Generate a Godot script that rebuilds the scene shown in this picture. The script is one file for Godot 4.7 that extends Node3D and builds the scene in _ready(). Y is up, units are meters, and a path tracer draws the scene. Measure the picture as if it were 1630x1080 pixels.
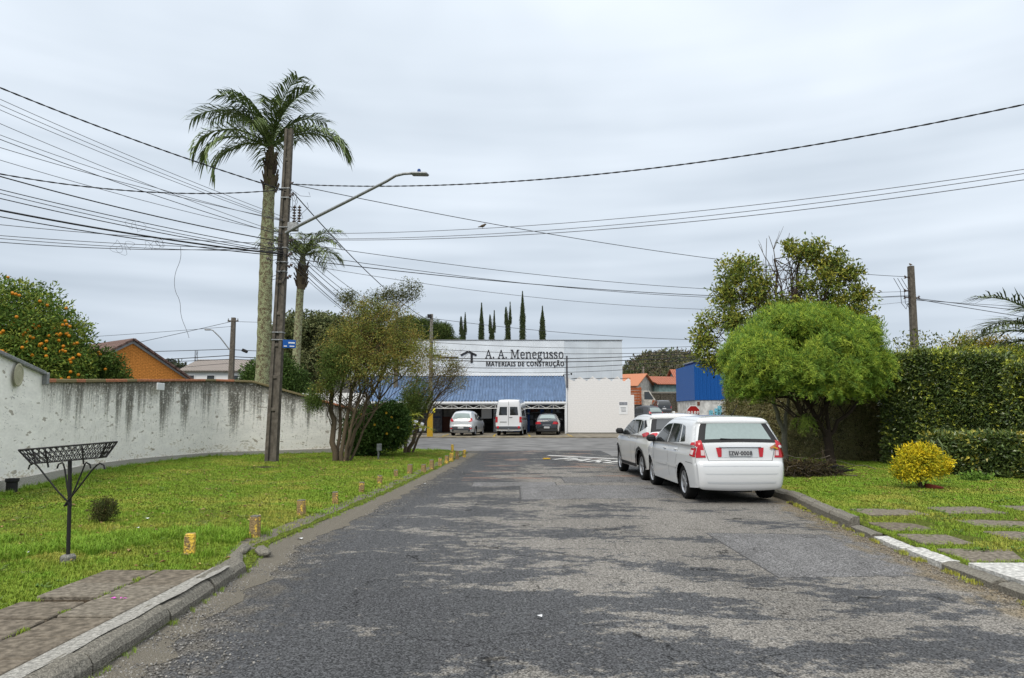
extends Node3D
# A quiet street that meets a cross street in front of a building-materials shop, under an even overcast sky.
# World: x to the right, y up, the street runs towards -z. V(x, y, d) takes the distance d down the street as a positive number.

var rng := RandomNumberGenerator.new()
var M := {}
var taken := {}
var T := {}


class MB:
	var v := PackedVector3Array()
	var n := PackedVector3Array()
	var c := PackedColorArray()
	var uv := PackedVector2Array()
	var uv2 := PackedVector2Array()
	var col := Color(1, 1, 1)
	var tinted := false

	func face(a: Vector3, b: Vector3, d: Vector3, na: Vector3, nb: Vector3, nd: Vector3) -> void:
		v.push_back(a); v.push_back(d); v.push_back(b)
		n.push_back(na); n.push_back(nd); n.push_back(nb)
		if tinted:
			c.push_back(col); c.push_back(col); c.push_back(col)

	func tri(a: Vector3, b: Vector3, d: Vector3) -> void:
		var m := (b - a).cross(d - a).normalized()
		face(a, b, d, m, m, m)

	func quad(a: Vector3, b: Vector3, d: Vector3, e: Vector3) -> void:
		var m := (d - a).cross(e - b).normalized()
		face(a, b, d, m, m, m)
		face(a, d, e, m, m, m)

	func quad_n(a: Vector3, b: Vector3, d: Vector3, e: Vector3, na: Vector3, nb: Vector3, nd: Vector3, ne: Vector3) -> void:
		face(a, b, d, na, nb, nd)
		face(a, d, e, na, nd, ne)

	func quad_uv(a: Vector3, b: Vector3, d: Vector3, e: Vector3, ua: Vector2, ub: Vector2, ud: Vector2, ue: Vector2) -> void:
		quad(a, b, d, e)
		uv.append_array(PackedVector2Array([ua, ud, ub, ua, ue, ud]))

	# a face of a convex solid around middle
	func outer(p: Array, middle: Vector3) -> void:
		var a: Vector3 = p[0]
		var m: Vector3 = (p[1] - a).cross(p[2] - a)
		var flip: bool = m.dot(a - middle) < 0.0
		for k in range(1, p.size() - 1):
			if flip:
				tri(a, p[k + 1], p[k])
			else:
				tri(a, p[k], p[k + 1])

	func box(t: Transform3D, size: Vector3, bevel := 0.0) -> void:
		var h := size * 0.5
		var mid := t.origin
		if bevel <= 0.0:
			for ax in 3:
				var j := (ax + 1) % 3
				var k := (ax + 2) % 3
				for s in [-1.0, 1.0]:
					var q := []
					for w in [[-1, -1], [1, -1], [1, 1], [-1, 1]]:
						var p := Vector3()
						p[ax] = h[ax] * s; p[j] = h[j] * w[0]; p[k] = h[k] * w[1]
						q.append(t * p)
					outer(q, mid)
			return
		var b: float = min(bevel, min(h.x, min(h.y, h.z)) * 0.95)
		for ax in 3:
			var j := (ax + 1) % 3
			var k := (ax + 2) % 3
			for s in [-1.0, 1.0]:
				var q := []
				for w in [[-1, -1], [1, -1], [1, 1], [-1, 1]]:
					var p := Vector3()
					p[ax] = h[ax] * s; p[j] = (h[j] - b) * w[0]; p[k] = (h[k] - b) * w[1]
					q.append(t * p)
				outer(q, mid)
				for s2 in [-1.0, 1.0]:
					var e := []
					for w in [[0, -1], [0, 1], [1, 1], [1, -1]]:
						var p := Vector3()
						p[ax] = (h[ax] - (b if w[0] else 0.0)) * s
						p[j] = (h[j] - (0.0 if w[0] else b)) * s2
						p[k] = (h[k] - b) * w[1]
						e.append(t * p)
					outer(e, mid)
		for sx in [-1.0, 1.0]:
			for sy in [-1.0, 1.0]:
				for sz in [-1.0, 1.0]:
					outer([t * Vector3(h.x * sx, (h.y - b) * sy, (h.z - b) * sz), t * Vector3((h.x - b) * sx, h.y * sy, (h.z - b) * sz), t * Vector3((h.x - b) * sx, (h.y - b) * sy, h.z * sz)], mid)

	func tube(pts: PackedVector3Array, rad: PackedFloat32Array, seg := 8, caps := true) -> void:
		var m := pts.size()
		if m < 2:
			return
		var d := (pts[1] - pts[0]).normalized()
		var side := d.cross(Vector3.UP)
		if side.length() < 0.05:
			side = d.cross(Vector3.RIGHT)
		side = side.normalized()
		var prev_p := PackedVector3Array()
		var prev_n := PackedVector3Array()
		for i in m:
			var dd := (pts[min(i + 1, m - 1)] - pts[max(i - 1, 0)]).normalized()
			side = (side - dd * side.dot(dd)).normalized()
			var up := side.cross(dd)
			var ring := PackedVector3Array()
			var rn := PackedVector3Array()
			for k in seg:
				var a := TAU * k / seg
				var o := side * cos(a) + up * sin(a)
				rn.push_back(o)
				ring.push_back(pts[i] + o * rad[min(i, rad.size() - 1)])
			if i > 0:
				for k in seg:
					var k2 := (k + 1) % seg
					quad_n(prev_p[k], ring[k], ring[k2], prev_p[k2], prev_n[k], rn[k], rn[k2], prev_n[k2])
			if caps and (i == 0 or i == m - 1):
				for k in range(1, seg - 1):
					if i == 0:
						tri(ring[0], ring[k], ring[k + 1])
					else:
						tri(ring[0], ring[k + 1], ring[k])
			prev_p = ring
			prev_n = rn

	func rod(a: Vector3, b: Vector3, r: float, seg := 6) -> void:
		tube(PackedVector3Array([a, b]), PackedFloat32Array([r, r]), seg)

	# profile of (radius, height) turned about the local y axis, listed upwards on the outside
	func lathe(profile: Array, seg: int, t := Transform3D()) -> void:
		for i in profile.size() - 1:
			var p: Vector2 = profile[i]
			var q: Vector2 = profile[i + 1]
			var d := (q - p).normalized()
			for k in seg:
				var a := TAU * k / seg
				var b := TAU * (k + 1) / seg
				var ra := Vector3(cos(a), 0, sin(a))
				var rb := Vector3(cos(b), 0, sin(b))
				var na := (t.basis * (ra * d.y - Vector3.UP * d.x)).normalized()
				var nb := (t.basis * (rb * d.y - Vector3.UP * d.x)).normalized()
				var up := Vector3.UP
				if p.x > 0.0001:
					face(t * (ra * p.x + up * p.y), t * (rb * q.x + up * q.y), t * (rb * p.x + up * p.y), na, nb, nb)
				if q.x > 0.0001:
					face(t * (ra * p.x + up * p.y), t * (ra * q.x + up * q.y), t * (rb * q.x + up * q.y), na, na, nb)

	# flat shape in the local xy plane, thick along z
	func prism(poly: PackedVector2Array, depth: float, t := Transform3D()) -> void:
		var ix := Geometry2D.triangulate_polygon(poly)
		var cw := Geometry2D.is_polygon_clockwise(poly)
		for k in range(0, ix.size(), 3):
			var a := poly[ix[k]]
			var b := poly[ix[k + 1]]
			var d := poly[ix[k + 2]]
			if (b - a).cross(d - a) < 0.0:
				var w := b
				b = d
				d = w
			tri(t * Vector3(a.x, a.y, depth / 2), t * Vector3(b.x, b.y, depth / 2), t * Vector3(d.x, d.y, depth / 2))
			tri(t * Vector3(a.x, a.y, -depth / 2), t * Vector3(d.x, d.y, -depth / 2), t * Vector3(b.x, b.y, -depth / 2))
		for k in poly.size():
			var a := poly[k]
			var b := poly[(k + 1) % poly.size()]
			var lo := -depth / 2
			var hi := depth / 2
			var q := [Vector3(a.x, a.y, lo), Vector3(b.x, b.y, lo), Vector3(b.x, b.y, hi), Vector3(a.x, a.y, hi)]
			if cw:
				quad(t * q[3], t * q[2], t * q[1], t * q[0])
			else:
				quad(t * q[0], t * q[1], t * q[2], t * q[3])

	func mesh() -> ArrayMesh:
		var a := []
		a.resize(Mesh.ARRAY_MAX)
		a[Mesh.ARRAY_VERTEX] = v
		a[Mesh.ARRAY_NORMAL] = n
		if tinted:
			a[Mesh.ARRAY_COLOR] = c
		if uv.size() == v.size():
			a[Mesh.ARRAY_TEX_UV] = uv
		if uv2.size() == v.size():
			a[Mesh.ARRAY_TEX_UV2] = uv2
		var m := ArrayMesh.new()
		m.add_surface_from_arrays(Mesh.PRIMITIVE_TRIANGLES, a)
		return m


class Scatter:
	var b := PackedFloat32Array()
	var count := 0

	func put(s: Basis, o: Vector3, c: Color) -> void:
		b.append_array(PackedFloat32Array([s.x.x, s.y.x, s.z.x, o.x, s.x.y, s.y.y, s.z.y, o.y, s.x.z, s.y.z, s.z.z, o.z, c.r, c.g, c.b, 1.0]))
		count += 1


func V(x: float, y: float, d: float) -> Vector3:
	return Vector3(x, y, -d)


func at(o: Vector3, turn := 0.0) -> Transform3D:
	return Transform3D(Basis(Vector3.UP, turn), o)


func numbered(called: String) -> String:
	taken[called] = taken.get(called, 0) + 1
	return called if taken[called] == 1 else "%s_%03d" % [called, taken[called] - 1]


func thing(called: String, label: String, category: String, o := Vector3.ZERO, turn := 0.0, group := "") -> Node3D:
	var t := Node3D.new()
	t.name = numbered(called)
	add_child(t)
	t.transform = at(o, turn)
	tag(t, label, category, group)
	return t


func tag(o: Node, label: String, category: String, group := "") -> void:
	o.set_meta("label", label)
	o.set_meta("category", category)
	if group != "":
		o.set_meta("group", group)


func put(mb: MB, called: String, m: Material, parent: Node = self) -> MeshInstance3D:
	return put_mesh(mb.mesh(), called, m, parent)


func put_mesh(mesh: Mesh, called: String, m: Material, parent: Node = self) -> MeshInstance3D:
	var o := MeshInstance3D.new()
	o.mesh = mesh
	o.material_override = m
	o.name = numbered(called) if parent == self else called
	parent.add_child(o, true)
	return o


func structure(mb: MB, called: String, m: Material) -> MeshInstance3D:
	var o := put(mb, called, m)
	o.set_meta("kind", "structure")
	return o


func swarm(s: Scatter, mesh: Mesh, called: String, m: Material, parent: Node = self) -> MultiMeshInstance3D:
	var mm := MultiMesh.new()
	mm.transform_format = MultiMesh.TRANSFORM_3D
	mm.use_colors = true
	mm.mesh = mesh
	mm.instance_count = s.count
	mm.buffer = s.b
	var o := MultiMeshInstance3D.new()
	o.multimesh = mm
	o.material_override = m
	o.name = numbered(called) if parent == self else called
	parent.add_child(o, true)
	o.set_meta("kind", "stuff")
	return o


func R(a: float, b: float) -> float:
	return rng.randf_range(a, b)


func spin() -> Basis:
	return Basis(Vector3(R(-1, 1), R(-1, 1), R(-1, 1) + 0.01).normalized(), R(0, TAU))


func vary(c: Color, d: float) -> Color:
	var k := 1.0 + R(-d, d)
	return Color(c.r * k * (1 + R(-d, d) * 0.4), c.g * k, c.b * k * (1 + R(-d, d) * 0.4))


# ---------- computed textures ----------
func noise(seed_: int, freq: float, oct := 4, kind := FastNoiseLite.TYPE_SIMPLEX_SMOOTH) -> FastNoiseLite:
	var f := FastNoiseLite.new()
	f.noise_type = kind
	f.seed = seed_
	f.frequency = freq
	f.fractal_octaves = oct
	return f


# a tiling picture, tones between lo and hi; a higher power makes dark spots rarer
func tone(size: int, freq: float, oct: int, lo: float, hi: float, seed_ := 1, power := 1.0, kind := FastNoiseLite.TYPE_SIMPLEX_SMOOTH) -> ImageTexture:
	var im := noise(seed_, freq, oct, kind).get_seamless_image(size, size)
	im.convert(Image.FORMAT_L8)
	var d := im.get_data()
	var lut := PackedByteArray()
	for k in 256:
		lut.push_back(int(clampf(lo + (hi - lo) * (1.0 - pow(1.0 - k / 255.0, power)), 0, 1) * 255))
	for k in d.size():
		d[k] = lut[d[k]]
	return ImageTexture.create_from_image(Image.create_from_data(size, size, false, Image.FORMAT_L8, d))


# colour given as linear reflectance
func mk(r: float, g: float, b: float, rough := 0.8, tex: Texture2D = null, per_m := 1.0, bump: Texture2D = null, cm := 0.5) -> StandardMaterial3D:
	var m := StandardMaterial3D.new()
	m.albedo_color = Color(r, g, b).linear_to_srgb()
	m.roughness = rough
	m.metallic_specular = 0.5 if rough < 0.45 else (0.32 if rough < 0.75 else 0.16)
	if tex != null or bump != null:
		m.uv1_triplanar = true
		m.uv1_world_triplanar = true
		m.uv1_scale = Vector3.ONE * per_m
		m.albedo_texture = tex
		if bump != null:
			m.heightmap_enabled = true
			m.heightmap_texture = bump
			m.heightmap_scale = cm
	return m


func foliage(back := 0.35, rough := 0.55) -> StandardMaterial3D:
	var m := StandardMaterial3D.new()
	m.vertex_color_use_as_albedo = true
	m.roughness = rough
	m.metallic_specular = 0.22
	m.cull_mode = BaseMaterial3D.CULL_DISABLED
	m.backlight_enabled = true
	m.backlight = Color(back, back, back)
	return m


# ---------- leaf shapes, shared by all copies ----------
func leaf_at(mb: MB, o: Vector3, along: Vector3, across: Vector3, length: float, width: float, fold := 0.25) -> void:
	var up := across.cross(along).normalized()
	var tip := o + along * length - up * length * 0.12
	var mid := o + along * length * 0.45
	var a := mid + across * width * 0.5 + up * width * fold
	var b := mid - across * width * 0.5 + up * width * fold
	mb.tri(o, a, tip)
	mb.tri(o, tip, b)


func leaf_ball(count: int, length: float, width: float, rad: float, shade := 0.18) -> ArrayMesh:
	var mb := MB.new()
	mb.tinted = true
	for i in count:
		var s := spin()
		var o := Vector3(R(-1, 1), R(-1, 1), R(-1, 1)) * rad
		var g := 1.0 + R(-shade, shade)
		mb.col = Color(g * (1 + R(-0.08, 0.08)), g, g)
		var k := R(0.7, 1.15)
		leaf_at(mb, o, (s.y + o.normalized() * 0.8).normalized(), s.x, length * k, width * k)
	return mb.mesh()


# a hanging stem with narrow leaflets on both sides
func spray(length: float, leaflets: int, leaf_l: float, leaf_w: float) -> ArrayMesh:
	var mb := MB.new()
	mb.tinted = true
	for i in leaflets:
		var t := float(i + 1) / leaflets
		var p := Vector3(sin(t * 1.5) * length * 0.35, -t * length * 0.9, R(-0.02, 0.02))
		for s in [-1.0, 1.0]:
			var g := 1.0 + R(-0.15, 0.15)
			mb.col = Color(g, g, g)
			var along := Vector3(R(-0.3, 0.5), R(-0.9, -0.2), s * R(0.6, 1.0)).normalized()
			leaf_at(mb, p, along, along.cross(Vector3(R(-1, 1), R(-1, 1), R(-1, 1))).normalized(), leaf_l * R(0.8, 1.2), leaf_w, 0.1)
	return mb.mesh()


func grass_tuft(blades: int, height: float, spread: float, width: float) -> ArrayMesh:
	var mb := MB.new()
	mb.tinted = true
	for i in blades:
		var a := R(0, TAU)
		var out := Vector3(cos(a), 0, sin(a))
		var side := Vector3(-sin(a), 0, cos(a)) * width * R(0.7, 1.2)
		var o := Vector3(R(-1, 1), 0, R(-1, 1)) * spread
		var h := height * R(0.55, 1.15)
		var lean := R(0.15, 0.85)
		var g := 1.0 + R(-0.2, 0.2)
		mb.col = Color(g * R(0.95, 1.15), g, g)
		var m := o + out * h * lean * 0.35 + Vector3.UP * h * 0.62
		var tip := o + out * h * lean + Vector3.UP * h * R(0.8, 1.0)
		mb.quad(o - side, o + side, m + side * 0.7, m - side * 0.7)
		mb.tri(m - side * 0.7, m + side * 0.7, tip)
	return mb.mesh()


# ---------- trees ----------
func limb(mb: MB, a: Vector3, b: Vector3, r0: float, r1: float, wobble := 0.06, steps := 6, seg := 7, sag := 0.0) -> PackedVector3Array:
	var pts := PackedVector3Array()
	var rad := PackedFloat32Array()
	var l := a.distance_to(b)
	for i in steps + 1:
		var t := float(i) / steps
		var p := a.lerp(b, t) + Vector3.DOWN * sag * l * sin(t * PI)
		if i > 0 and i < steps:
			p += Vector3(R(-1, 1), R(-1, 1), R(-1, 1)) * wobble * l
		pts.push_back(p)
		rad.push_back(lerpf(r0, r1, t))
	mb.tube(pts, rad, seg)
	return pts


# leaves spread through soft balls (centre, radii), thicker near their surface, with gaps
func crown(parent: Node, called: String, balls: Array, count: int, meshes: Array, m: Material, tints: Array, opts := {}) -> void:
	var gap: FastNoiseLite = noise(opts.get("seed", 7), opts.get("gap_freq", 0.9), 2)
	var cut: float = opts.get("cut", -0.15)
	var droop: bool = opts.get("droop", false)
	var lo: float = opts.get("lo", 0.7)
	var hi: float = opts.get("hi", 1.25)
	var inner: float = opts.get("inner", 0.4)
	var vol := PackedFloat32Array()
	var total := 0.0
	for q in balls:
		var r: Vector3 = q[1]
		total += pow(r.x * r.y * r.z, 0.75)
		vol.push_back(total)
	var sc := []
	for k in meshes:
		sc.append(Scatter.new())
	var made := 0
	var tries := 0
	while made < count and tries < count * 4:
		tries += 1
		var pick := R(0, total)
		var qi := 0
		while vol[qi] < pick:
			qi += 1
		var d := Vector3(rng.randfn(), rng.randfn(), rng.randfn()).normalized()
		var f := pow(rng.randf(), inner)
		if rng.randf() < 0.06:
			f *= R(1.0, 1.13)
		var p: Vector3 = balls[qi][0] + d * f * balls[qi][1]
		if gap.get_noise_3dv(p) < cut:
			continue
		if p.y < opts.get("floor", -99.0):
			continue
		var s: Basis
		if droop:
			s = Basis(Vector3.UP, atan2(-d.z, d.x) + R(-0.6, 0.6)) * Basis(Vector3.BACK, R(-0.35, 0.6))
		else:
			s = spin()
		var k := R(lo, hi)
		sc[rng.randi() % meshes.size()].put(s.scaled(Vector3.ONE * k), p, vary(tints[rng.randi() % tints.size()], 0.16))
		made += 1
	for k in meshes.size():
		if sc[k].count > 0:
			swarm(sc[k], meshes[k], called, m, parent)


func twigs(mb: MB, from: PackedVector3Array, balls: Array, count: int, r: float) -> void:
	for i in count:
		var a := from[rng.randi() % from.size()]
		var q = balls[rng.randi() % balls.size()]
		var d := Vector3(rng.randfn(), rng.randfn(), rng.randfn()).normalized()
		var b: Vector3 = q[0] + d * q[1] * R(0.4, 0.95)
		if b.distance_to(a) > 3.4:
			a = a.lerp(b, 0.4)
		limb(mb, a, b, r, r * 0.25, 0.05, 4, 4)


# one feather-shaped palm leaf: its own mesh, growing from the origin towards (cos, sin) of az
func frond(az: float, rise: float, length: float, droop: float, leaf_l: float, pairs: int, hang := 0.5) -> ArrayMesh:
	var mb := MB.new()
	mb.tinted = true
	var out := Vector3(cos(az), 0, sin(az))
	var side := Vector3(-sin(az), 0, cos(az))
	var pts := PackedVector3Array()
	var rad := PackedFloat32Array()
	var ang := rise
	var p := Vector3.ZERO
	var n := 16
	for i in n + 1:
		pts.push_back(p)
		rad.push_back(lerpf(0.045, 0.006, float(i) / n))
		p += (out * cos(ang) + Vector3.UP * sin(ang)) * length / n
		ang -= droop / n * (0.5 + 1.0 * i / n)
	mb.col = Color(1.15, 1.1, 0.9)
	mb.tube(pts, rad, 5)
	for i in pairs:
		var t := 0.10 + 0.9 * (i + 0.5) / pairs
		var f := t * n
		var k := mini(int(f), n - 1)
		var o := pts[k].lerp(pts[k + 1], f - k)
		var dir := (pts[k + 1] - pts[k]).normalized()
		for s in [-1.0, 1.0]:
			var g := 1.0 + R(-0.22, 0.22)
			mb.col = Color(g * R(0.95, 1.1), g, g * R(0.85, 1.05))
			var l := leaf_l * (0.55 + 0.9 * sin(clampf(t * 1.05, 0, 1) * PI * 0.86)) * R(0.8, 1.1)
			var a: Vector3 = (dir * R(0.5, 0.8) + side * s * R(0.55, 0.95) + Vector3.UP * R(-0.1, 0.35)).normalized()
			var m := o + a * l * 0.45
			var e: Vector3 = m + (a * (1.0 - hang) + Vector3.DOWN * hang * R(0.7, 1.5)).normalized() * l * 0.6
			var w: Vector3 = a.cross(Vector3.UP + side * R(-0.5, 0.5)).normalized() * 0.028 * (leaf_l / 0.8)
			mb.quad(o - w * 0.6, o + w * 0.6, m + w, m - w)
			mb.tri(m - w, m + w, e)
	return mb.mesh()


func words(text: String, font: String, bold: bool, size_m: float, depth: float) -> TextMesh:
	var f := SystemFont.new()
	f.font_names = PackedStringArray([font])
	f.font_weight = 700 if bold else 400
	var t := TextMesh.new()
	t.text = text
	t.font = f
	t.font_size = 64
	t.pixel_size = size_m / 64.0
	t.depth = depth
	t.curve_step = 2.0
	return t


# ---------- vehicles: a side outline (distance from the tail, height) with a width that follows the body ----------
class Shell:
	var up := PackedVector2Array()
	var poly := PackedVector2Array()
	var length := 4.2
	var half := 0.87
	var belt := 0.95
	var tumble := 0.33
	var rear_in := 0.10
	var front_in := 0.16
	var round := 0.11
	var bulge := 0.045

	func setup(points: Array, soft: int, axles: Array, wheel: float, sill: float) -> void:
		var p := PackedVector2Array(points)
		for k in soft:
			var q := PackedVector2Array([p[0]])
			for i in p.size() - 1:
				q.push_back(p[i].lerp(p[i + 1], 0.25))
				q.push_back(p[i].lerp(p[i + 1], 0.75))
			q.push_back(p[p.size() - 1])
			p = q
		up = p
		poly = p.duplicate()
		for k in [1, 0]:
			var ax: float = axles[k]
			var r := wheel + 0.045
			var dy := sill - wheel
			var a0 := asin(clampf(dy / r, -1, 1))
			poly.push_back(Vector2(ax + r * cos(a0), sill))
			for i in range(1, 12):
				var a := lerpf(a0, PI - a0, i / 12.0)
				poly.push_back(Vector2(ax + r * cos(a), wheel + r * sin(a)))
			poly.push_back(Vector2(ax - r * cos(a0), sill))

	func edge(s: float, y: float) -> float:
		var d := 9.0
		var p := Vector2(s, y)
		for i in up.size() - 1:
			var a := up[i]
			var ab := up[i + 1] - a
			var t := clampf((p - a).dot(ab) / ab.length_squared(), 0, 1)
			d = minf(d, p.distance_squared_to(a + ab * t))
		return sqrt(d)

	func flat(s: float, y: float) -> float:
		var w := half
		w -= rear_in * pow(clampf(1.0 - s / (length * 0.30), 0, 1), 2.0)
		w -= front_in * pow(clampf(1.0 - (length - s) / (length * 0.30), 0, 1), 2.0)
		if y > belt:
			w -= (y - belt) * tumble
		else:
			w -= 0.10 * pow((belt - y) / belt, 2.2)
			w -= 0.035 * smoothstep(belt - 0.16, belt, y)
		return w

	func wide(s: float, y: float) -> float:
		var d := edge(s, y)
		var w := flat(s, y)
		# the outline is the 45 degree line of a fillet: this side carries one half of it, strip() the other
		var e := round * 0.707 - d
		if e > 0.0:
			w -= round - sqrt(round * round - e * e)
		return w

	func side(s: float, y: float, sg: float, off := 0.0) -> Vector3:
		return Vector3((wide(s, y) + off) * sg, y, length * 0.5 - s)

	func side_normal(s: float, y: float, sg: float) -> Vector3:
		var e := 0.012
		var ds := (wide(s + e, y) - wide(s - e, y)) / (2 * e)
		var dy := (wide(s, y + e) - wide(s, y - e)) / (2 * e)
		var k := sqrt(ds * ds + dy * dy)
		if k > 1.6:
			ds *= 1.6 / k
			dy *= 1.6 / k
		return Vector3(sg, -dy, ds).normalized()

	func side_patch(mb: MB, shape: PackedVector2Array, sg: float, off := 0.0, cell := 0.07) -> void:
		var lo := shape[0]
		var hi := shape[0]
		for p in shape:
			lo = lo.min(p)
			hi = hi.max(p)
		var cache := {}
		var nx := maxi(1, int(ceil((hi.x - lo.x) / cell)))
		var ny := maxi(1, int(ceil((hi.y - lo.y) / cell)))
		for i in nx:
			for j in ny:
				var a := lo + Vector2((hi.x - lo.x) * i / nx, (hi.y - lo.y) * j / ny)
				var b := lo + Vector2((hi.x - lo.x) * (i + 1) / nx, (hi.y - lo.y) * (j + 1) / ny)
				var sq := PackedVector2Array([a, Vector2(b.x, a.y), b, Vector2(a.x, b.y)])
				for piece in Geometry2D.intersect_polygons(sq, shape):
					var ix := Geometry2D.triangulate_polygon(piece)
					for k in range(0, ix.size(), 3):
						var q := [piece[ix[k]], piece[ix[k + 1]], piece[ix[k + 2]]]
						if ((q[1] - q[0]).cross(q[2] - q[0]) > 0.0) == (sg > 0.0):
							q = [q[0], q[2], q[1]]
						var pp := []
						for w in q:
							var key := Vector2i(roundi(w.x * 2000), roundi(w.y * 2000))
							if not cache.has(key):
								cache[key] = [side(w.x, w.y, sg, off), side_normal(w.x, w.y, sg)]
							pp.append(cache[key])
						# seen from the +x side, the tail (s = 0) is at +z, so s runs towards the left
						mb.face(pp[0][0], pp[2][0], pp[1][0], pp[0][1], pp[2][1], pp[1][1])

	func rim_normal(i: int) -> Vector2:
		var d := up[mini(i + 1, up.size() - 1)] - up[maxi(i - 1, 0)]
		return Vector2(-d.y, d.x).normalized()

	func over(p: Vector2, nn: Vector2, w: float, q: float, off := 0.0) -> Array:
		var e := maxf(0.0, round * 0.707 - w * (1.0 - absf(q)))
		var o := p + nn * (bulge * (1.0 - q * q) + off + sqrt(round * round - e * e) - round * 0.707)
		var tilt := asin(e / round) * signf(q) + q * 0.10
		return [Vector3(w * q, o.y, length * 0.5 - o.x), Vector3(sin(tilt), nn.y * cos(tilt), -nn.x * cos(tilt)).normalized()]

	func strip(mb: MB) -> void:
		var qs := []
		for k in 25:
			qs.append(sin((k / 24.0 - 0.5) * PI))
		var before := []
		for i in up.size():
			var nn := rim_normal(i)
			var w := wide(up[i].x, up[i].y)
			var row := []
			for q in qs:
				row.append(over(up[i], nn, w, q))
			if i > 0:
				for k in qs.size() - 1:
					var a = before[k]
					var b = before[k + 1]
					var d = row[k + 1]
					var e = row[k]
					mb.quad_n(a[0], b[0], d[0], e[0], a[1], b[1], d[1], e[1])
			before = row

	# a point on the tail (or, from the front, on the nose) at height y and share q of the half width
	func tail(y: float, x: float, off: float, front := false) -> Array:
		var n := up.size()
		for k in n - 1:
			var i := k if not front else n - 2 - k
			var a := up[i]
			var b := up[i + 1]
			if (a.y - y) * (b.y - y) <= 0.0 and absf(b.y - a.y) > 1e-5:
				var t := (y - a.y) / (b.y - a.y)
				var p := a.lerp(b, t)
				var w := wide(p.x, p.y)
				return over(p, rim_normal(i).lerp(rim_normal(i + 1), t).normalized(), w, clampf(x / w, -1, 1), off)
		return [Vector3(x, y, 0), Vector3.BACK]

	func tail_patch(mb: MB, y0: float, y1: float, x0: Vector2, x1: Vector2, off := 0.004, nx := 6, ny := 5, front := false) -> void:
		for j in ny:
			for i in nx:
				var c := []
				for w in [[0, 0], [1, 0], [1, 1], [0, 1]]:
					var tj := float(j + w[1]) / ny
					var ti := float(i + w[0]) / nx
					c.append(tail(lerpf(y0, y1, tj), lerpf(lerpf(x0.x, x0.y, ti), lerpf(x1.x, x1.y, ti), tj), off, front))
				if front:
					mb.quad_n(c[3][0], c[2][0], c[1][0], c[0][0], c[3][1], c[2][1], c[1][1], c[0][1])
				else:
					mb.quad_n(c[0][0], c[1][0], c[2][0], c[3][0], c[0][1], c[1][1], c[2][1], c[3][1])


func seam(s: Shell, line: Array, sg: float, wide_m: float, mb: MB, off := 0.0015) -> void:
	for i in line.size() - 1:
		var a: Vector2 = line[i]
		var b: Vector2 = line[i + 1]
		var nn := (b - a).normalized().orthogonal() * wide_m * 0.5
		s.side_patch(mb, PackedVector2Array([a - nn, b - nn, b + nn, a + nn]), sg, off, 0.12)


func wheel_on(car: Node3D, o: Vector3, sg: float, r: float, w: float, spokes: int, rim_mat: Material) -> void:
	var root := Node3D.new()
	root.name = "wheel"
	car.add_child(root, true)
	root.position = o
	var turn := Transform3D(Basis(Vector3.BACK, -PI / 2 * sg), Vector3.ZERO)
	var ty := MB.new()
	var h := w * 0.5
	ty.lathe([Vector2(r * 0.66, -h), Vector2(r * 0.93, -h), Vector2(r * 0.99, -h * 0.75), Vector2(r, -h * 0.3), Vector2(r, h * 0.3), Vector2(r * 0.99, h * 0.75), Vector2(r * 0.93, h), Vector2(r * 0.70, h * 0.98), Vector2(r * 0.66, h * 0.8)], 28, turn)
	put(ty, "tyre", M.rubber, root)
	var rm := MB.new()
	rm.lathe([Vector2(r * 0.66, -h * 0.8), Vector2(r * 0.68, h * 0.8), Vector2(r * 0.66, h * 0.9), Vector2(r * 0.61, h * 0.72), Vector2(r * 0.60, h * 0.35)], 28, turn)
	rm.lathe([Vector2(r * 0.16, h * 0.3), Vector2(r * 0.15, h * 0.78), Vector2(0, h * 0.82)], 12, turn)
	for k in spokes:
		var b := Basis(Vector3.UP, TAU * k / spokes)
		rm.box(turn * Transform3D(b, b * Vector3(r * 0.38, h * 0.60, 0)), Vector3(r * 0.5, h * 0.3, r * 0.17), r * 0.02)
	put(rm, "rim", rim_mat, root)
	var hub := MB.new()
	hub.lathe([Vector2(r * 0.62, h * 0.1), Vector2(0, h * 0.12)], 20, turn)
	put(hub, "brake_disc", M.black_plastic, root)


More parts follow.
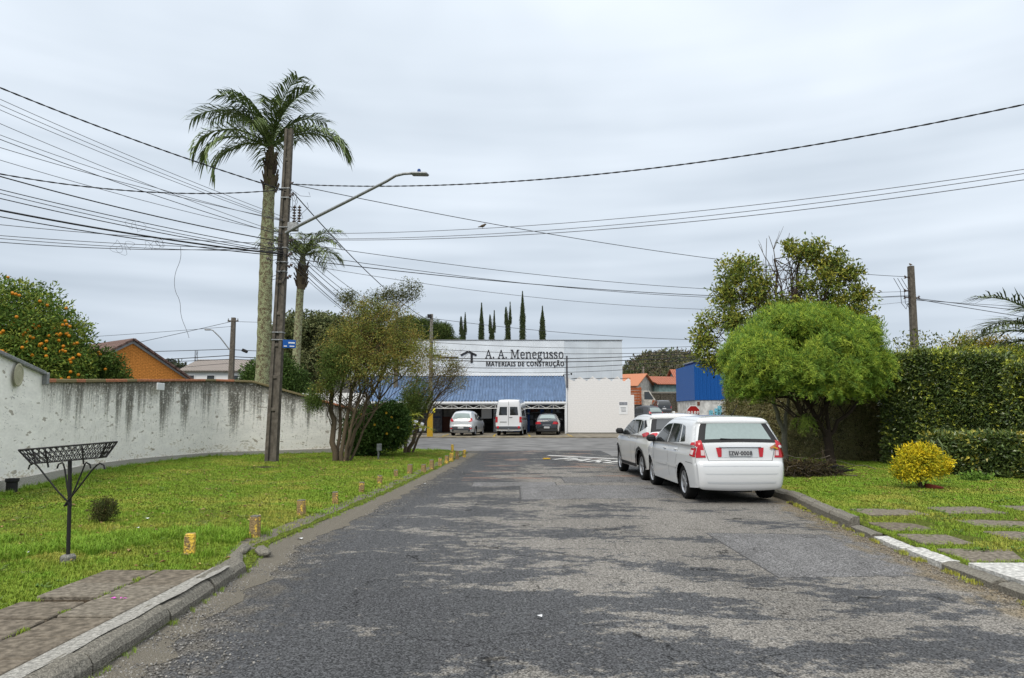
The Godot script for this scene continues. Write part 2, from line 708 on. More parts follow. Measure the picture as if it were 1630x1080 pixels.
func car(spec: Dictionary, label: String, category: String, called: String, o: Vector3, turn: float, group := "") -> Node3D:
	var t := thing(called, label, category, o, turn, group)
	var s := Shell.new()
	for k in ["length", "half", "belt", "tumble", "rear_in", "front_in", "round", "bulge"]:
		if spec.has(k):
			s.set(k, spec[k])
	s.setup(spec.outline, spec.get("soft", 2), spec.axles, spec.wheel, spec.sill)
	var body := MB.new()
	s.strip(body)
	for sg in [-1.0, 1.0]:
		s.side_patch(body, s.poly, sg, 0.0, spec.get("cell", 0.075))
	put(body, "body", spec.paint, t)
	# floor pan and wheel wells
	var pan := MB.new()
	var l: float = s.length
	pan.box(at(Vector3(0, spec.sill + 0.10, 0)), Vector3(s.half * 1.66, 0.16, l * 0.90), 0.03)
	for ax in spec.axles:
		pan.box(at(Vector3(0, spec.wheel + 0.20, l * 0.5 - ax)), Vector3(s.half * 1.2, 0.46, spec.wheel * 2.25), 0.05)
	put(pan, "underbody", M.black_plastic, t)
	for name_ in spec.get("side", {}):
		for w in spec.side[name_]:
			for sg in [-1.0, 1.0]:
				var g := MB.new()
				for piece in Geometry2D.intersect_polygons(PackedVector2Array(w[0]), s.poly):
					s.side_patch(g, piece, sg, w[2] if w.size() > 2 else 0.005, 0.05)
				put(g, name_, w[1], t)
	if spec.has("seams"):
		for sg in [-1.0, 1.0]:
			var g := MB.new()
			for line in spec.seams:
				seam(s, line, sg, 0.011, g)
			put(g, "door_gap", M.gap, t)
	for w in spec.get("tail", []):
		var g := MB.new()
		s.tail_patch(g, w[2], w[3], w[4], w[5], w[6] if w.size() > 6 else 0.006, 16, 8)
		put(g, w[0], w[1], t)
		if w.size() > 7 and w[7]:
			var g2 := MB.new()
			s.tail_patch(g2, w[2], w[3], Vector2(-w[4].y, -w[4].x), Vector2(-w[5].y, -w[5].x), w[6], 10, 6)
			put(g2, w[0], w[1], t)
	for w in spec.get("nose", []):
		var g := MB.new()
		s.tail_patch(g, w[2], w[3], w[4], w[5], 0.006, 10, 6, true)
		put(g, w[0], w[1], t)
	if spec.has("plate"):
		var pl = spec.plate
		var q := s.tail(pl[0], 0.0, 0.016)
		var root := MB.new()
		var tr := Transform3D(Basis(Vector3.RIGHT, -atan2(q[1].y, q[1].z)), q[0])
		root.box(tr, Vector3(0.40, 0.13, 0.012), 0.004)
		var plate := put(root, "number_plate", M.plate, t)
		if pl[1] != "":
			var tm := put_mesh(words(pl[1], "Droid Sans", true, 0.098, 0.004), "lettering", M.dark_print, plate)
			tm.transform = tr * Transform3D(Basis(), Vector3(0, -0.012, 0.009))
	for sg in [-1.0, 1.0]:
		if spec.has("mirror"):
			var mp: Vector2 = spec.mirror
			var mm := MB.new()
			var q := s.side(mp.x, mp.y, sg)
			mm.box(Transform3D(Basis(Vector3.UP, sg * 0.15), q + Vector3(sg * 0.11, 0.03, 0.0)), Vector3(0.20, 0.145, 0.10), 0.045)
			mm.box(at(q + Vector3(sg * 0.01, -0.02, 0)), Vector3(0.10, 0.05, 0.06), 0.015)
			put(mm, "wing_mirror", spec.get("mirror_mat", M.black_plastic), t)
		for hp in spec.get("handles", []):
			var hm := MB.new()
			hm.box(at(s.side(hp.x, hp.y, sg, 0.012)), Vector3(0.025, 0.03, 0.17), 0.010)
			put(hm, "door_handle", spec.paint, t)
		for k in 2:
			var ax: float = spec.axles[k]
			wheel_on(t, Vector3(sg * (s.flat(ax, spec.wheel) - 0.115), spec.wheel, l * 0.5 - ax), sg, spec.wheel, 0.205, spec.get("spokes", 6), spec.get("rim", M.alloy))
	for w in spec.get("boxes", []):
		var g := MB.new()
		g.box(Transform3D(Basis.from_euler(w[4] if w.size() > 4 else Vector3.ZERO), Vector3(w[2].x, w[2].y, l * 0.5 - w[2].z)), w[3], minf(0.012, w[3].y * 0.4))
		put(g, w[0], w[1], t)
	for w in spec.get("rods", []):
		var g := MB.new()
		g.rod(Vector3(w[2].x, w[2].y, l * 0.5 - w[2].z), Vector3(w[3].x, w[3].y, l * 0.5 - w[3].z), w[4], 6)
		put(g, w[0], w[1], t)
	return t


func _ready() -> void:
	rng.seed = 20240611
	# --- camera: eye height 1.55 m, tilted up about six degrees ---
	var cam := Camera3D.new()
	cam.position = Vector3(0, 1.55, 0)
	cam.rotation = Vector3(atan(120.0 / 1130.0), 0, 0)
	cam.fov = rad_to_deg(2.0 * atan(540.0 / 1130.0))
	cam.near = 0.05
	cam.far = 1500.0
	add_child(cam)
	cam.current = true
	# --- overcast sky ---
	var env := Environment.new()
	env.background_mode = Environment.BG_SKY
	var sky := Sky.new()
	var pano := PanoramaSkyMaterial.new()
	pano.panorama = overcast()
	pano.energy_multiplier = 1.0
	sky.sky_material = pano
	env.sky = sky
	env.background_energy_multiplier = 1.0
	env.tonemap_mode = Environment.TONE_MAPPER_LINEAR
	env.tonemap_exposure = 1.45
	env.sdfgi_enabled = true
	env.ssao_enabled = true
	env.ssil_enabled = true
	var we := WorldEnvironment.new()
	we.environment = env
	add_child(we)
	# --- the sun behind the cloud: weak and very soft, from high up over the left shoulder ---
	var sun := DirectionalLight3D.new()
	sun.light_energy = 0.5
	sun.light_angular_distance = 25.0
	sun.light_color = Color(1.0, 0.97, 0.92)
	sun.shadow_enabled = true
	sun.rotation_degrees = Vector3(-48, -25, 0)
	add_child(sun)

	materials()
	print("materials ", Time.get_ticks_msec())
	ground()
	road()
	left_verge()
	right_verge()
	print("ground ", Time.get_ticks_msec())
	shop()
	far_right()
	far_left()
	print("buildings ", Time.get_ticks_msec())
	garden_wall()
	vehicles()
	print("vehicles ", Time.get_ticks_msec())
	palms()
	left_trees()
	orange_tree()
	right_trees()
	hedges()
	cypresses()
	print("trees ", Time.get_ticks_msec())
	poles()
	street_things()
	grass()
	print("done ", Time.get_ticks_msec())


# cloud sheet as linear light: an overcast sky is dimmest over the horizon and about twice as bright overhead;
# layered blue-grey bands low down, a pale strip right over the horizon
func overcast() -> ImageTexture:
	var w := 2048
	var h := 1024
	var n1 := noise(3, 1.0, 5)
	var n2 := noise(9, 1.0, 4)
	var data := PackedFloat32Array()
	data.resize(w * h * 3)
	var k := 0
	for j in h:
		var el := (0.5 - (j + 0.5) / h) * 180.0
		var up := sin(deg_to_rad(maxf(el, 0.0)))
		var base := 0.490 + 0.22 * up + 0.05 * smoothstep(0.1, 0.5, up) + 0.74 * smoothstep(0.50, 1.0, up)
		var low := smoothstep(34.0, 5.0, el)
		var pale := smoothstep(4.6, 1.4, el)
		for i in w:
			var c := Vector3(0.16, 0.17, 0.15)
			if el > -0.4:
				var az := ((i + 0.5) / w - 0.5) * 360.0
				# thin layers that soften with height, and broad soft billows
				var a := n1.get_noise_3d(sin(deg_to_rad(az)) * 1.5, el * 0.40, cos(deg_to_rad(az)) * 1.5)
				var b := n2.get_noise_3d(sin(deg_to_rad(az)) * 1.8, el * 0.06, cos(deg_to_rad(az)) * 1.8)
				# the sheet is thicker to the right of the street
				var side := smoothstep(-25.0, 38.0, az) * smoothstep(170.0, 70.0, az)
				var g := base * (1.0 - 0.30 * low * side)
				g *= 1.0 + a * 0.22 * low + b * 0.15
				g = lerpf(g, 0.64 - 0.15 * side, pale * clampf(0.75 + a * 0.9, 0, 1))
				var blue := clampf(0.11 + 0.22 * (0.66 - g), 0.05, 0.19)
				c = Vector3(g * (1.0 - blue * 1.05), g * (1.0 - blue * 0.26), g * (1.0 + blue * 0.66))
			data[k] = c.x
			data[k + 1] = c.y
			data[k + 2] = c.z
			k += 3
	return ImageTexture.create_from_image(Image.create_from_data(w, h, false, Image.FORMAT_RGBF, data.to_byte_array()))


func materials() -> void:
	T.fine = tone(512, 0.06, 3, 0.62, 1.0, 4)
	T.blotch = tone(512, 0.012, 5, 0.70, 1.0, 5)
	T.speck = tone(512, 0.11, 2, 0.45, 1.0, 6, 1.6)
	T.rough = tone(512, 0.05, 4, 0.0, 1.0, 8)
	T.pits = tone(512, 0.09, 3, 0.0, 1.0, 12, 2.5)
	T.stain = tone(512, 0.035, 6, 0.58, 1.0, 17)
	T.soft = tone(512, 0.012, 4, 0.92, 1.0, 15)
	T.leaf_litter = tone(512, 0.05, 5, 0.35, 1.0, 14)
	M.white_wall = mk(0.70, 0.69, 0.66, 0.9, T.blotch, 0.35, T.rough, 0.6)
	M.plinth = mk(0.60, 0.57, 0.51, 0.92, T.speck, 0.9, T.rough, 0.8)
	M.concrete = mk(0.30, 0.29, 0.26, 0.92, T.speck, 1.1, T.rough, 0.5)
	M.slab = mk(0.28, 0.245, 0.195, 0.92, T.stain, 0.8, T.pits, 0.8)
	M.slab2 = mk(0.235, 0.20, 0.155, 0.92, T.stain, 0.65, T.pits, 0.8)
	M.mortar = mk(0.52, 0.50, 0.45, 0.92, T.stain, 1.3, T.pits, 1.4)
	M.kerb = mk(0.36, 0.335, 0.28, 0.92, T.stain, 1.7, T.pits, 1.8)
	M.kerb_white = mk(0.76, 0.745, 0.70, 0.88, T.stain, 0.8, T.pits, 1.0)
	M.terracotta = mk(0.60, 0.26, 0.15, 0.85, T.blotch, 2.0, T.rough, 0.4)
	M.terracotta_mossy = mk(0.38, 0.31, 0.17, 0.9, T.speck, 2.0, T.rough, 0.4)
	M.soil = mk(0.115, 0.085, 0.055, 0.95, T.leaf_litter, 1.2, T.rough, 1.5)
	M.lawn = mk(0.16, 0.20, 0.035, 0.95, T.leaf_litter, 0.8, T.rough, 1.0)
	M.verge = mk(0.26, 0.235, 0.19, 0.95, T.speck, 1.8, T.pits, 1.2)
	M.field = mk(0.09, 0.11, 0.035, 0.95, T.leaf_litter, 0.1)
	M.pole = mk(0.17, 0.15, 0.125, 0.9, T.blotch, 0.7, T.rough, 0.4)
	M.pole_grey = mk(0.30, 0.28, 0.25, 0.9, T.blotch, 0.7, T.rough, 0.4)
	M.yellow_paint = mk(0.72, 0.44, 0.035, 0.7, T.speck, 0.9)
	M.post_yellow = worn_paint(0.55, 6.5)
	M.post_worn = worn_paint(0.30, 6.5)
	M.post_wood = worn_paint(0.16, 6.5)
	M.iron = mk(0.035, 0.033, 0.034, 0.55, T.speck, 6.0)
	M.galv = mk(0.42, 0.43, 0.43, 0.5, T.blotch, 2.0)
	M.galv.metallic = 0.6
	M.wire = mk(0.03, 0.03, 0.032, 0.6)
	M.wire_grey = mk(0.10, 0.10, 0.11, 0.6)
	M.ceramic = mk(0.07, 0.045, 0.035, 0.3)
	M.sign_blue = mk(0.02, 0.14, 0.55, 0.45, T.fine, 4.0)
	M.sign_white = mk(0.75, 0.76, 0.77, 0.5)
	M.sign_red = mk(0.55, 0.03, 0.03, 0.45, T.fine, 3.0)
	M.bark = mk(0.20, 0.155, 0.105, 0.95, T.speck, 1.4, T.rough, 1.2)
	M.bark_dark = mk(0.11, 0.083, 0.064, 0.95, T.speck, 1.4, T.rough, 1.4)
	M.bark_pale = mk(0.42, 0.39, 0.31, 0.9, T.speck, 1.1, T.rough, 0.8)
	M.lichen_bark = lichen()
	M.dead_wood = mk(0.13, 0.11, 0.09, 0.95)
	M.leaf = foliage(0.35, 0.5)
	M.leaf_dull = foliage(0.25, 0.7)
	M.leaf_gloss = foliage(0.25, 0.35)
	M.leaf_gloss.metallic_specular = 0.5
	M.blade = foliage(0.4, 0.6)
	M.fruit = mk(0.82, 0.31, 0.015, 0.45, T.speck, 9.0)
	M.paint_white = mk(0.62, 0.63, 0.64, 0.22)
	M.paint_pearl = mk(0.58, 0.58, 0.565, 0.22)
	M.paint_silver = mk(0.50, 0.52, 0.54, 0.25)
	M.paint_black = mk(0.012, 0.013, 0.016, 0.18)
	for k in ["paint_white", "paint_pearl", "paint_silver", "paint_black"]:
		M[k].clearcoat_enabled = true
		M[k].clearcoat = 0.8
		M[k].clearcoat_roughness = 0.08
	M.glass = mk(0.018, 0.021, 0.022, 0.04)
	M.glass.metallic_specular = 0.62
	M.glass_reflect_tint = mk(0.22, 0.28, 0.27, 0.10, T.soft, 2.0)  # pale green reflection of trees and sky put into the glass colour
	M.glass_reflect_tint.metallic_specular = 0.62
	M.rubber = mk(0.018, 0.018, 0.018, 0.85)
	M.black_plastic = mk(0.02, 0.02, 0.021, 0.6)
	M.grey_plastic = mk(0.07, 0.075, 0.085, 0.5)
	M.gap = mk(0.10, 0.10, 0.10, 0.7)
	M.alloy = mk(0.45, 0.46, 0.48, 0.35)
	M.alloy.metallic = 0.8
	M.lamp_red = mk(0.42, 0.012, 0.02, 0.12)
	M.lamp_clear = mk(0.62, 0.50, 0.50, 0.12)
	M.plate = mk(0.42, 0.43, 0.44, 0.5)
	M.dark_print = mk(0.025, 0.025, 0.03, 0.6)
	M.shop_white = mk(0.70, 0.74, 0.78, 0.6, T.soft, 0.12)
	M.shop_grey = mk(0.58, 0.63, 0.68, 0.6, T.soft, 0.12)
	M.brick_white = mk(0.80, 0.785, 0.77, 0.9, painted_brick(), 0.42)
	M.awning = mk(0.145, 0.225, 0.37, 0.5, T.blotch, 0.25)
	M.truss = mk(0.62, 0.62, 0.60, 0.6)
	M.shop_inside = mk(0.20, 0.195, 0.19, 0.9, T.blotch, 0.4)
	M.blue_dark = mk(0.03, 0.07, 0.22, 0.7)
	M.blue_panel = mk(0.012, 0.125, 0.46, 0.5, T.fine, 0.6)
	M.counter = mk(0.13, 0.05, 0.03, 0.6)
	M.grey_door = mk(0.34, 0.36, 0.40, 0.6, T.blotch, 0.6)
	M.apron = mk(0.27, 0.24, 0.19, 0.92, T.blotch, 0.25, T.rough, 0.4)
	M.mark_white = mk(0.72, 0.71, 0.68, 0.8, T.speck, 2.3)
	M.mark_yellow = mk(0.60, 0.40, 0.06, 0.8, T.speck, 2.3)
	M.brick_orange = mk(0.80, 0.32, 0.075, 0.85, brick_rows(), 0.7)
	M.roof_red = mk(0.44, 0.17, 0.11, 0.85, tile_rows(), 0.5)
	M.roof_brown = mk(0.20, 0.13, 0.11, 0.85, tile_rows(), 0.5)
	M.teal_wall = mk(0.25, 0.36, 0.35, 0.85, T.blotch, 0.3)
	M.cream_wall = mk(0.60, 0.58, 0.53, 0.85, T.blotch, 0.3)
	M.old_concrete = mk(0.17, 0.155, 0.125, 0.95, T.leaf_litter, 0.22, T.rough, 0.8)
	M.orange_paint = mk(0.42, 0.12, 0.045, 0.5, T.blotch, 0.5)


func lichen() -> StandardMaterial3D:
	# grey palm bark with grey-green lichen patches
	var a := noise(31, 0.02, 5).get_seamless_image(512, 512)
	var b := noise(32, 0.09, 3).get_seamless_image(512, 512)
	a.convert(Image.FORMAT_L8)
	b.convert(Image.FORMAT_L8)
	var da := a.get_data()
	var db := b.get_data()
	var o := PackedByteArray()
	o.resize(512 * 512 * 3)
	for k in 512 * 512:
		var s := smoothstep(0.40, 0.56, da[k] / 255.0 + (db[k] / 255.0 - 0.5) * 0.7)
		var g := 0.62 + 0.9 * (db[k] / 255.0 - 0.25)
		o[k * 3] = int(clampf(lerpf(0.46, 0.66, s) * g, 0, 1) * 255)
		o[k * 3 + 1] = int(clampf(lerpf(0.41, 0.68, s) * g, 0, 1) * 255)
		o[k * 3 + 2] = int(clampf(lerpf(0.33, 0.53, s) * g, 0, 1) * 255)
	var m := mk(1, 1, 1, 0.95, ImageTexture.create_from_image(Image.create_from_data(512, 512, false, Image.FORMAT_RGB8, o)), 0.55, T.rough, 2.0)
	return m


# yellow paint flaking off grey-brown wood
func worn_paint(share: float, per_m: float) -> StandardMaterial3D:
	var a := noise(131, 0.016, 5).get_seamless_image(256, 256)
	var b := noise(132, 0.08, 3).get_seamless_image(256, 256)
	a.convert(Image.FORMAT_L8)
	b.convert(Image.FORMAT_L8)
	var da := a.get_data()
	var db := b.get_data()
	var o := PackedByteArray()
	o.resize(256 * 256 * 3)
	for k in 256 * 256:
		var f := db[k] / 255.0 - 0.5
		var s := smoothstep(1.0 - share - 0.10, 1.0 - share + 0.10, da[k] / 255.0 + f * 0.55)
		var g := 1.0 + f * 0.5
		o[k * 3] = int(clampf(lerpf(0.56, 0.86, s) * g, 0, 1) * 255)
		o[k * 3 + 1] = int(clampf(lerpf(0.48, 0.72, s) * g, 0, 1) * 255)
		o[k * 3 + 2] = int(clampf(lerpf(0.35, 0.31, s) * g, 0, 1) * 255)
	return mk(1, 1, 1, 0.9, ImageTexture.create_from_image(Image.create_from_data(256, 256, false, Image.FORMAT_RGB8, o)), per_m * 0.25, T.rough, 1.0)


# whitewashed masonry far off: rough coat with faint courses
func painted_brick() -> ImageTexture:
	var b := noise(52, 0.035, 5).get_seamless_image(512, 512)
	b.convert(Image.FORMAT_L8)
	var d := b.get_data()
	for j in 512:
		var course := 1.0 if j % 34 > 4 else 0.975
		for i in 512:
			var k := j * 512 + i
			d[k] = int(clampf((0.96 + 0.07 * (d[k] / 255.0 - 0.5)) * course, 0, 1) * 255)
	return ImageTexture.create_from_image(Image.create_from_data(512, 512, false, Image.FORMAT_L8, d))


func brick_rows() -> ImageTexture:
	var b := noise(53, 0.05, 3).get_seamless_image(256, 256)
	b.convert(Image.FORMAT_L8)
	var d := b.get_data()
	for j in 256:
		for i in 256:
			var k := j * 256 + i
			var joint: bool = j % 16 < 2 or (i + (16 if (j / 16) % 2 else 0)) % 32 < 2
			d[k] = int(clampf((0.55 if joint else 0.88) + 0.3 * (d[k] / 255.0 - 0.5), 0, 1) * 255)
	return ImageTexture.create_from_image(Image.create_from_data(256, 256, false, Image.FORMAT_L8, d))


func tile_rows() -> ImageTexture:
	var b := noise(54, 0.05, 3).get_seamless_image(256, 256)
	b.convert(Image.FORMAT_L8)
	var d := b.get_data()
	for j in 256:
		for i in 256:
			var k := j * 256 + i
			d[k] = int(clampf((0.62 if i % 32 < 9 or j % 43 < 5 else 0.92) + 0.35 * (d[k] / 255.0 - 0.5), 0, 1) * 255)
	return ImageTexture.create_from_image(Image.create_from_data(256, 256, false, Image.FORMAT_L8, d))


# ---------- edges of the street ----------
func along(line: Array, d: float) -> float:
	for i in line.size() - 1:
		if d <= line[i + 1].y or i == line.size() - 2:
			var t: float = (d - line[i].y) / (line[i + 1].y - line[i].y)
			return lerpf(line[i].x, line[i + 1].x, clampf(t, 0, 1))
	return 0.0

var LEFT_EDGE := [Vector2(-2.44, 2.0), Vector2(-2.46, 4.4), Vector2(-2.52, 5.6), Vector2(-2.60, 7.2), Vector2(-2.86, 8.6), Vector2(-2.70, 10.6), Vector2(-2.43, 14.3), Vector2(-2.10, 21.0), Vector2(-1.74, 28.4)]
var RIGHT_EDGE := [Vector2(4.30, 2.0), Vector2(4.36, 6.2), Vector2(4.46, 8.0), Vector2(4.72, 10.5), Vector2(5.05, 13.0), Vector2(5.08, 15.0), Vector2(4.95, 18.0), Vector2(4.75, 21.5), Vector2(4.9, 25.0), Vector2(5.6, 27.5)]


func lawn_height(x: float, d: float) -> float:
	if x < 0:
		var e := along(LEFT_EDGE, minf(d, 28.4)) - x
		return 0.035 + 0.06 * smoothstep(0.0, 1.2, e) + 0.06 * smoothstep(2.0, 8.0, e)
	var r := x - along(RIGHT_EDGE, minf(d, 27.5))
	return 0.028 + 0.047 * smoothstep(9.8, 10.8, d) + 0.05 * smoothstep(0.3, 4.0, r) + 0.03 * smoothstep(0.1, 1.2, r)


# how far back the lawn tip reaches on the left, and its rounded corner
func lawn_end(x: float) -> float:
	return 28.6 + 1.9 * sqrt(clampf((-1.74 - x) / 3.5, 0, 1)) + 0.02 * maxf(0, -5.2 - x)


func ground() -> void:
	var g := MB.new()
	for i in 20:
		for j in 20:
			var x0 := -400.0 + i * 40.0
			var z0 := -90.0 + j * 40.0
			g.quad(V(x0, -0.06, z0), V(x0 + 40, -0.06, z0), V(x0 + 40, -0.06, z0 + 40), V(x0, -0.06, z0 + 40))
	structure(g, "ground", M.field)
	# lawns on both sides
	var lw := MB.new()
	var rows := 60
	for j in rows:
		var d0 := lerpf(2.0, 28.4, float(j) / rows)
		var d1 := lerpf(2.0, 28.4, float(j + 1) / rows)
		for i in 24:
			var t0 := pow(i / 24.0, 1.5) * 16.0
			var t1 := pow((i + 1) / 24.0, 1.5) * 16.0
			var p := []
			for w in [[t0, d0], [t1, d0], [t1, d1], [t0, d1]]:
				var x: float = along(LEFT_EDGE, w[1]) - w[0]
				p.append(V(x, lawn_height(x, w[1]) + 0.012 * sin(x * 2.1 + w[1]) * smoothstep(0.5, 2.0, w[0]), w[1]))
			lw.quad(p[1], p[0], p[3], p[2])
	for i in 30:
		var x0 := -1.74 - 14.5 * pow(i / 30.0, 1.6)
		var x1 := -1.74 - 14.5 * pow((i + 1) / 30.0, 1.6)
		var y := 0.035
		lw.quad(V(x1, lawn_height(x1, 28.4), 28.4), V(x0, lawn_height(x0, 28.4), 28.4), V(x0, y, lawn_end(x0)), V(x1, y, lawn_end(x1)))
	var ll := structure(lw, "lawn", M.lawn)
	ll.set_meta("label", "mown green lawn between the street and the stained white wall")
	var rw := MB.new()
	for j in rows:
		var d0 := lerpf(2.0, 30.0, float(j) / rows)
		var d1 := lerpf(2.0, 30.0, float(j + 1) / rows)
		for i in 20:
			var t0 := pow(i / 20.0, 1.4) * 18.0
			var t1 := pow((i + 1) / 20.0, 1.4) * 18.0
			var p := []
			for w in [[t0, d0], [t1, d0], [t1, d1], [t0, d1]]:
				var x: float = along(RIGHT_EDGE, minf(w[1], 27.5)) + 0.16 + w[0]
				p.append(V(x, lawn_height(x, w[1]), w[1]))
			rw.quad(p[0], p[1], p[2], p[3])
	var rl := structure(rw, "lawn", M.lawn)
	rl.set_meta("label", "green lawn in front of the clipped hedges")


# the main street: old pale asphalt showing through a worn dark coat, with patches and cracks
func street_map() -> ImageTexture:
	var w := 1024
	var h := 2048
	var x0 := -4.0
	var x1 := 7.0
	var d0 := 2.0
	var d1 := 31.0
	var big := noise(61, 0.42, 5)
	var mid := noise(62, 2.2, 4)
	var streak := noise(63, 1.0, 3)
	var crack := noise(64, 0.5, 3)
	var speck := noise(66, 7.0, 3)
	var fine := noise(65, 0.35, 2).get_image(w, h)
	fine.convert(Image.FORMAT_L8)
	var fd := fine.get_data()
	var out := PackedByteArray()
	out.resize(w * h * 3)
	# rectangular repairs: x range, distance range, tone
	var patch := [
		[0.15, 3.2, 13.2, 15.9, 0.56], [2.55, 4.6, 7.0, 9.6, 0.54], [1.2, 3.4, 16.4, 17.9, 0.52], [-0.9, 1.0, 15.6, 16.6, 0.57]]
	for j in h:
		var d := lerpf(d1, d0, (j + 0.5) / h)
		for i in w:
			var k := j * w + i
			var x := lerpf(x0, x1, (i + 0.5) / w)
			var f := fd[k] / 255.0 - 0.5
			# the dark coat is kept on the left and in tongues across the right
			var keep := big.get_noise_2d(x * 1.1, d * 1.9) * 1.1 + mid.get_noise_2d(x, d * 2.0) * 0.55
			keep += 0.62 - 0.36 * smoothstep(-1.6, 1.0, x) - 0.22 * smoothstep(0.2, 2.2, x)
			keep -= 0.30 * smoothstep(8.0, 5.0, absf(d - 13.5)) * smoothstep(-2.2, -0.4, x)
			keep += 0.25 * smoothstep(20.0, 24.0, d)
			keep += speck.get_noise_2d(x, d * 1.3) * 0.34
			var dark := smoothstep(0.00, 0.15, keep + f * 0.55)
			var r := lerpf(0.580, 0.385, dark)
			var g := lerpf(0.563, 0.388, dark)
			var b := lerpf(0.537, 0.394, dark)
			for q in patch:
				if x > q[0] and x < q[1]:
					var wob: float = 0.06 * mid.get_noise_1d(x * 3.0)
					if d > q[2] + wob + 0.12 * (x - q[0]) and d < q[3] + wob:
						var e: float = minf(minf(x - q[0], q[1] - x), minf(d - q[2] - wob - 0.12 * (x - q[0]), q[3] + wob - d))
						var tn: float = (q[4] + f * 0.10 + mid.get_noise_2d(x * 1.3, d) * 0.05) * (0.97 if e > 0.025 else 0.72)
						r = tn; g = tn * 0.99; b = tn * 0.985
			# reddish clay showing in worn spots near the junction
			if d > 17.0 and x > -1.2 and x < 3.4:
				var red := smoothstep(0.28, 0.42, big.get_noise_2d(x * 0.8 + 40.0, d * 2.2))
				r = lerpf(r, 0.63, red * 0.8); g = lerpf(g, 0.52, red * 0.8); b = lerpf(b, 0.47, red * 0.8)
			var ck := absf(crack.get_noise_2d(x + 0.15 * mid.get_noise_2d(x * 2.0, d), d * 0.8))
			if ck < 0.006:
				r *= 0.6; g *= 0.6; b *= 0.6
			var s := 1.0 + f * 0.30 + streak.get_noise_2d(x * 0.5, d * 0.12) * 0.10
			# brown grit gathered along the right-hand gutter
			var grit := smoothstep(0.55, 0.05, along(RIGHT_EDGE, d) - x + mid.get_noise_2d(x * 1.5, d) * 0.4)
			r = lerpf(r * s, 0.58 * s, grit * 0.75); g = lerpf(g * s, 0.52 * s, grit * 0.75); b = lerpf(b * s, 0.42 * s, grit * 0.75)
			# and dust with crumbs along the broken left edge
			var dust := smoothstep(0.75, 0.10, x - along(LEFT_EDGE, minf(d, 28.4)) + mid.get_noise_2d(x * 1.8, d * 1.5) * 0.5 + f * 0.5)
			r = lerpf(r, 0.52 * s, dust * 0.6); g = lerpf(g, 0.49 * s, dust * 0.6); b = lerpf(b, 0.44 * s, dust * 0.6)
			out[k * 3] = int(clampf(r, 0, 1) * 255)
			out[k * 3 + 1] = int(clampf(g, 0, 1) * 255)
			out[k * 3 + 2] = int(clampf(b, 0, 1) * 255)
	return ImageTexture.create_from_image(Image.create_from_data(w, h, false, Image.FORMAT_RGB8, out))


# small stones of the asphalt, each with a tone of its own
func aggregate() -> ImageTexture:
	var f := noise(71, 0.115, 1, FastNoiseLite.TYPE_CELLULAR)
	f.fractal_type = FastNoiseLite.FRACTAL_NONE
	f.cellular_return_type = FastNoiseLite.RETURN_CELL_VALUE
	var im := f.get_seamless_image(1024, 1024)
	im.convert(Image.FORMAT_L8)
	var d := im.get_data()
	var lut := PackedByteArray()
	for k in 256:
		lut.push_back(int((0.50 + 0.50 * pow(k / 255.0, 0.9)) * 255))
	for k in d.size():
		d[k] = lut[d[k]]
	return ImageTexture.create_from_image(Image.create_from_data(1024, 1024, false, Image.FORMAT_L8, d))


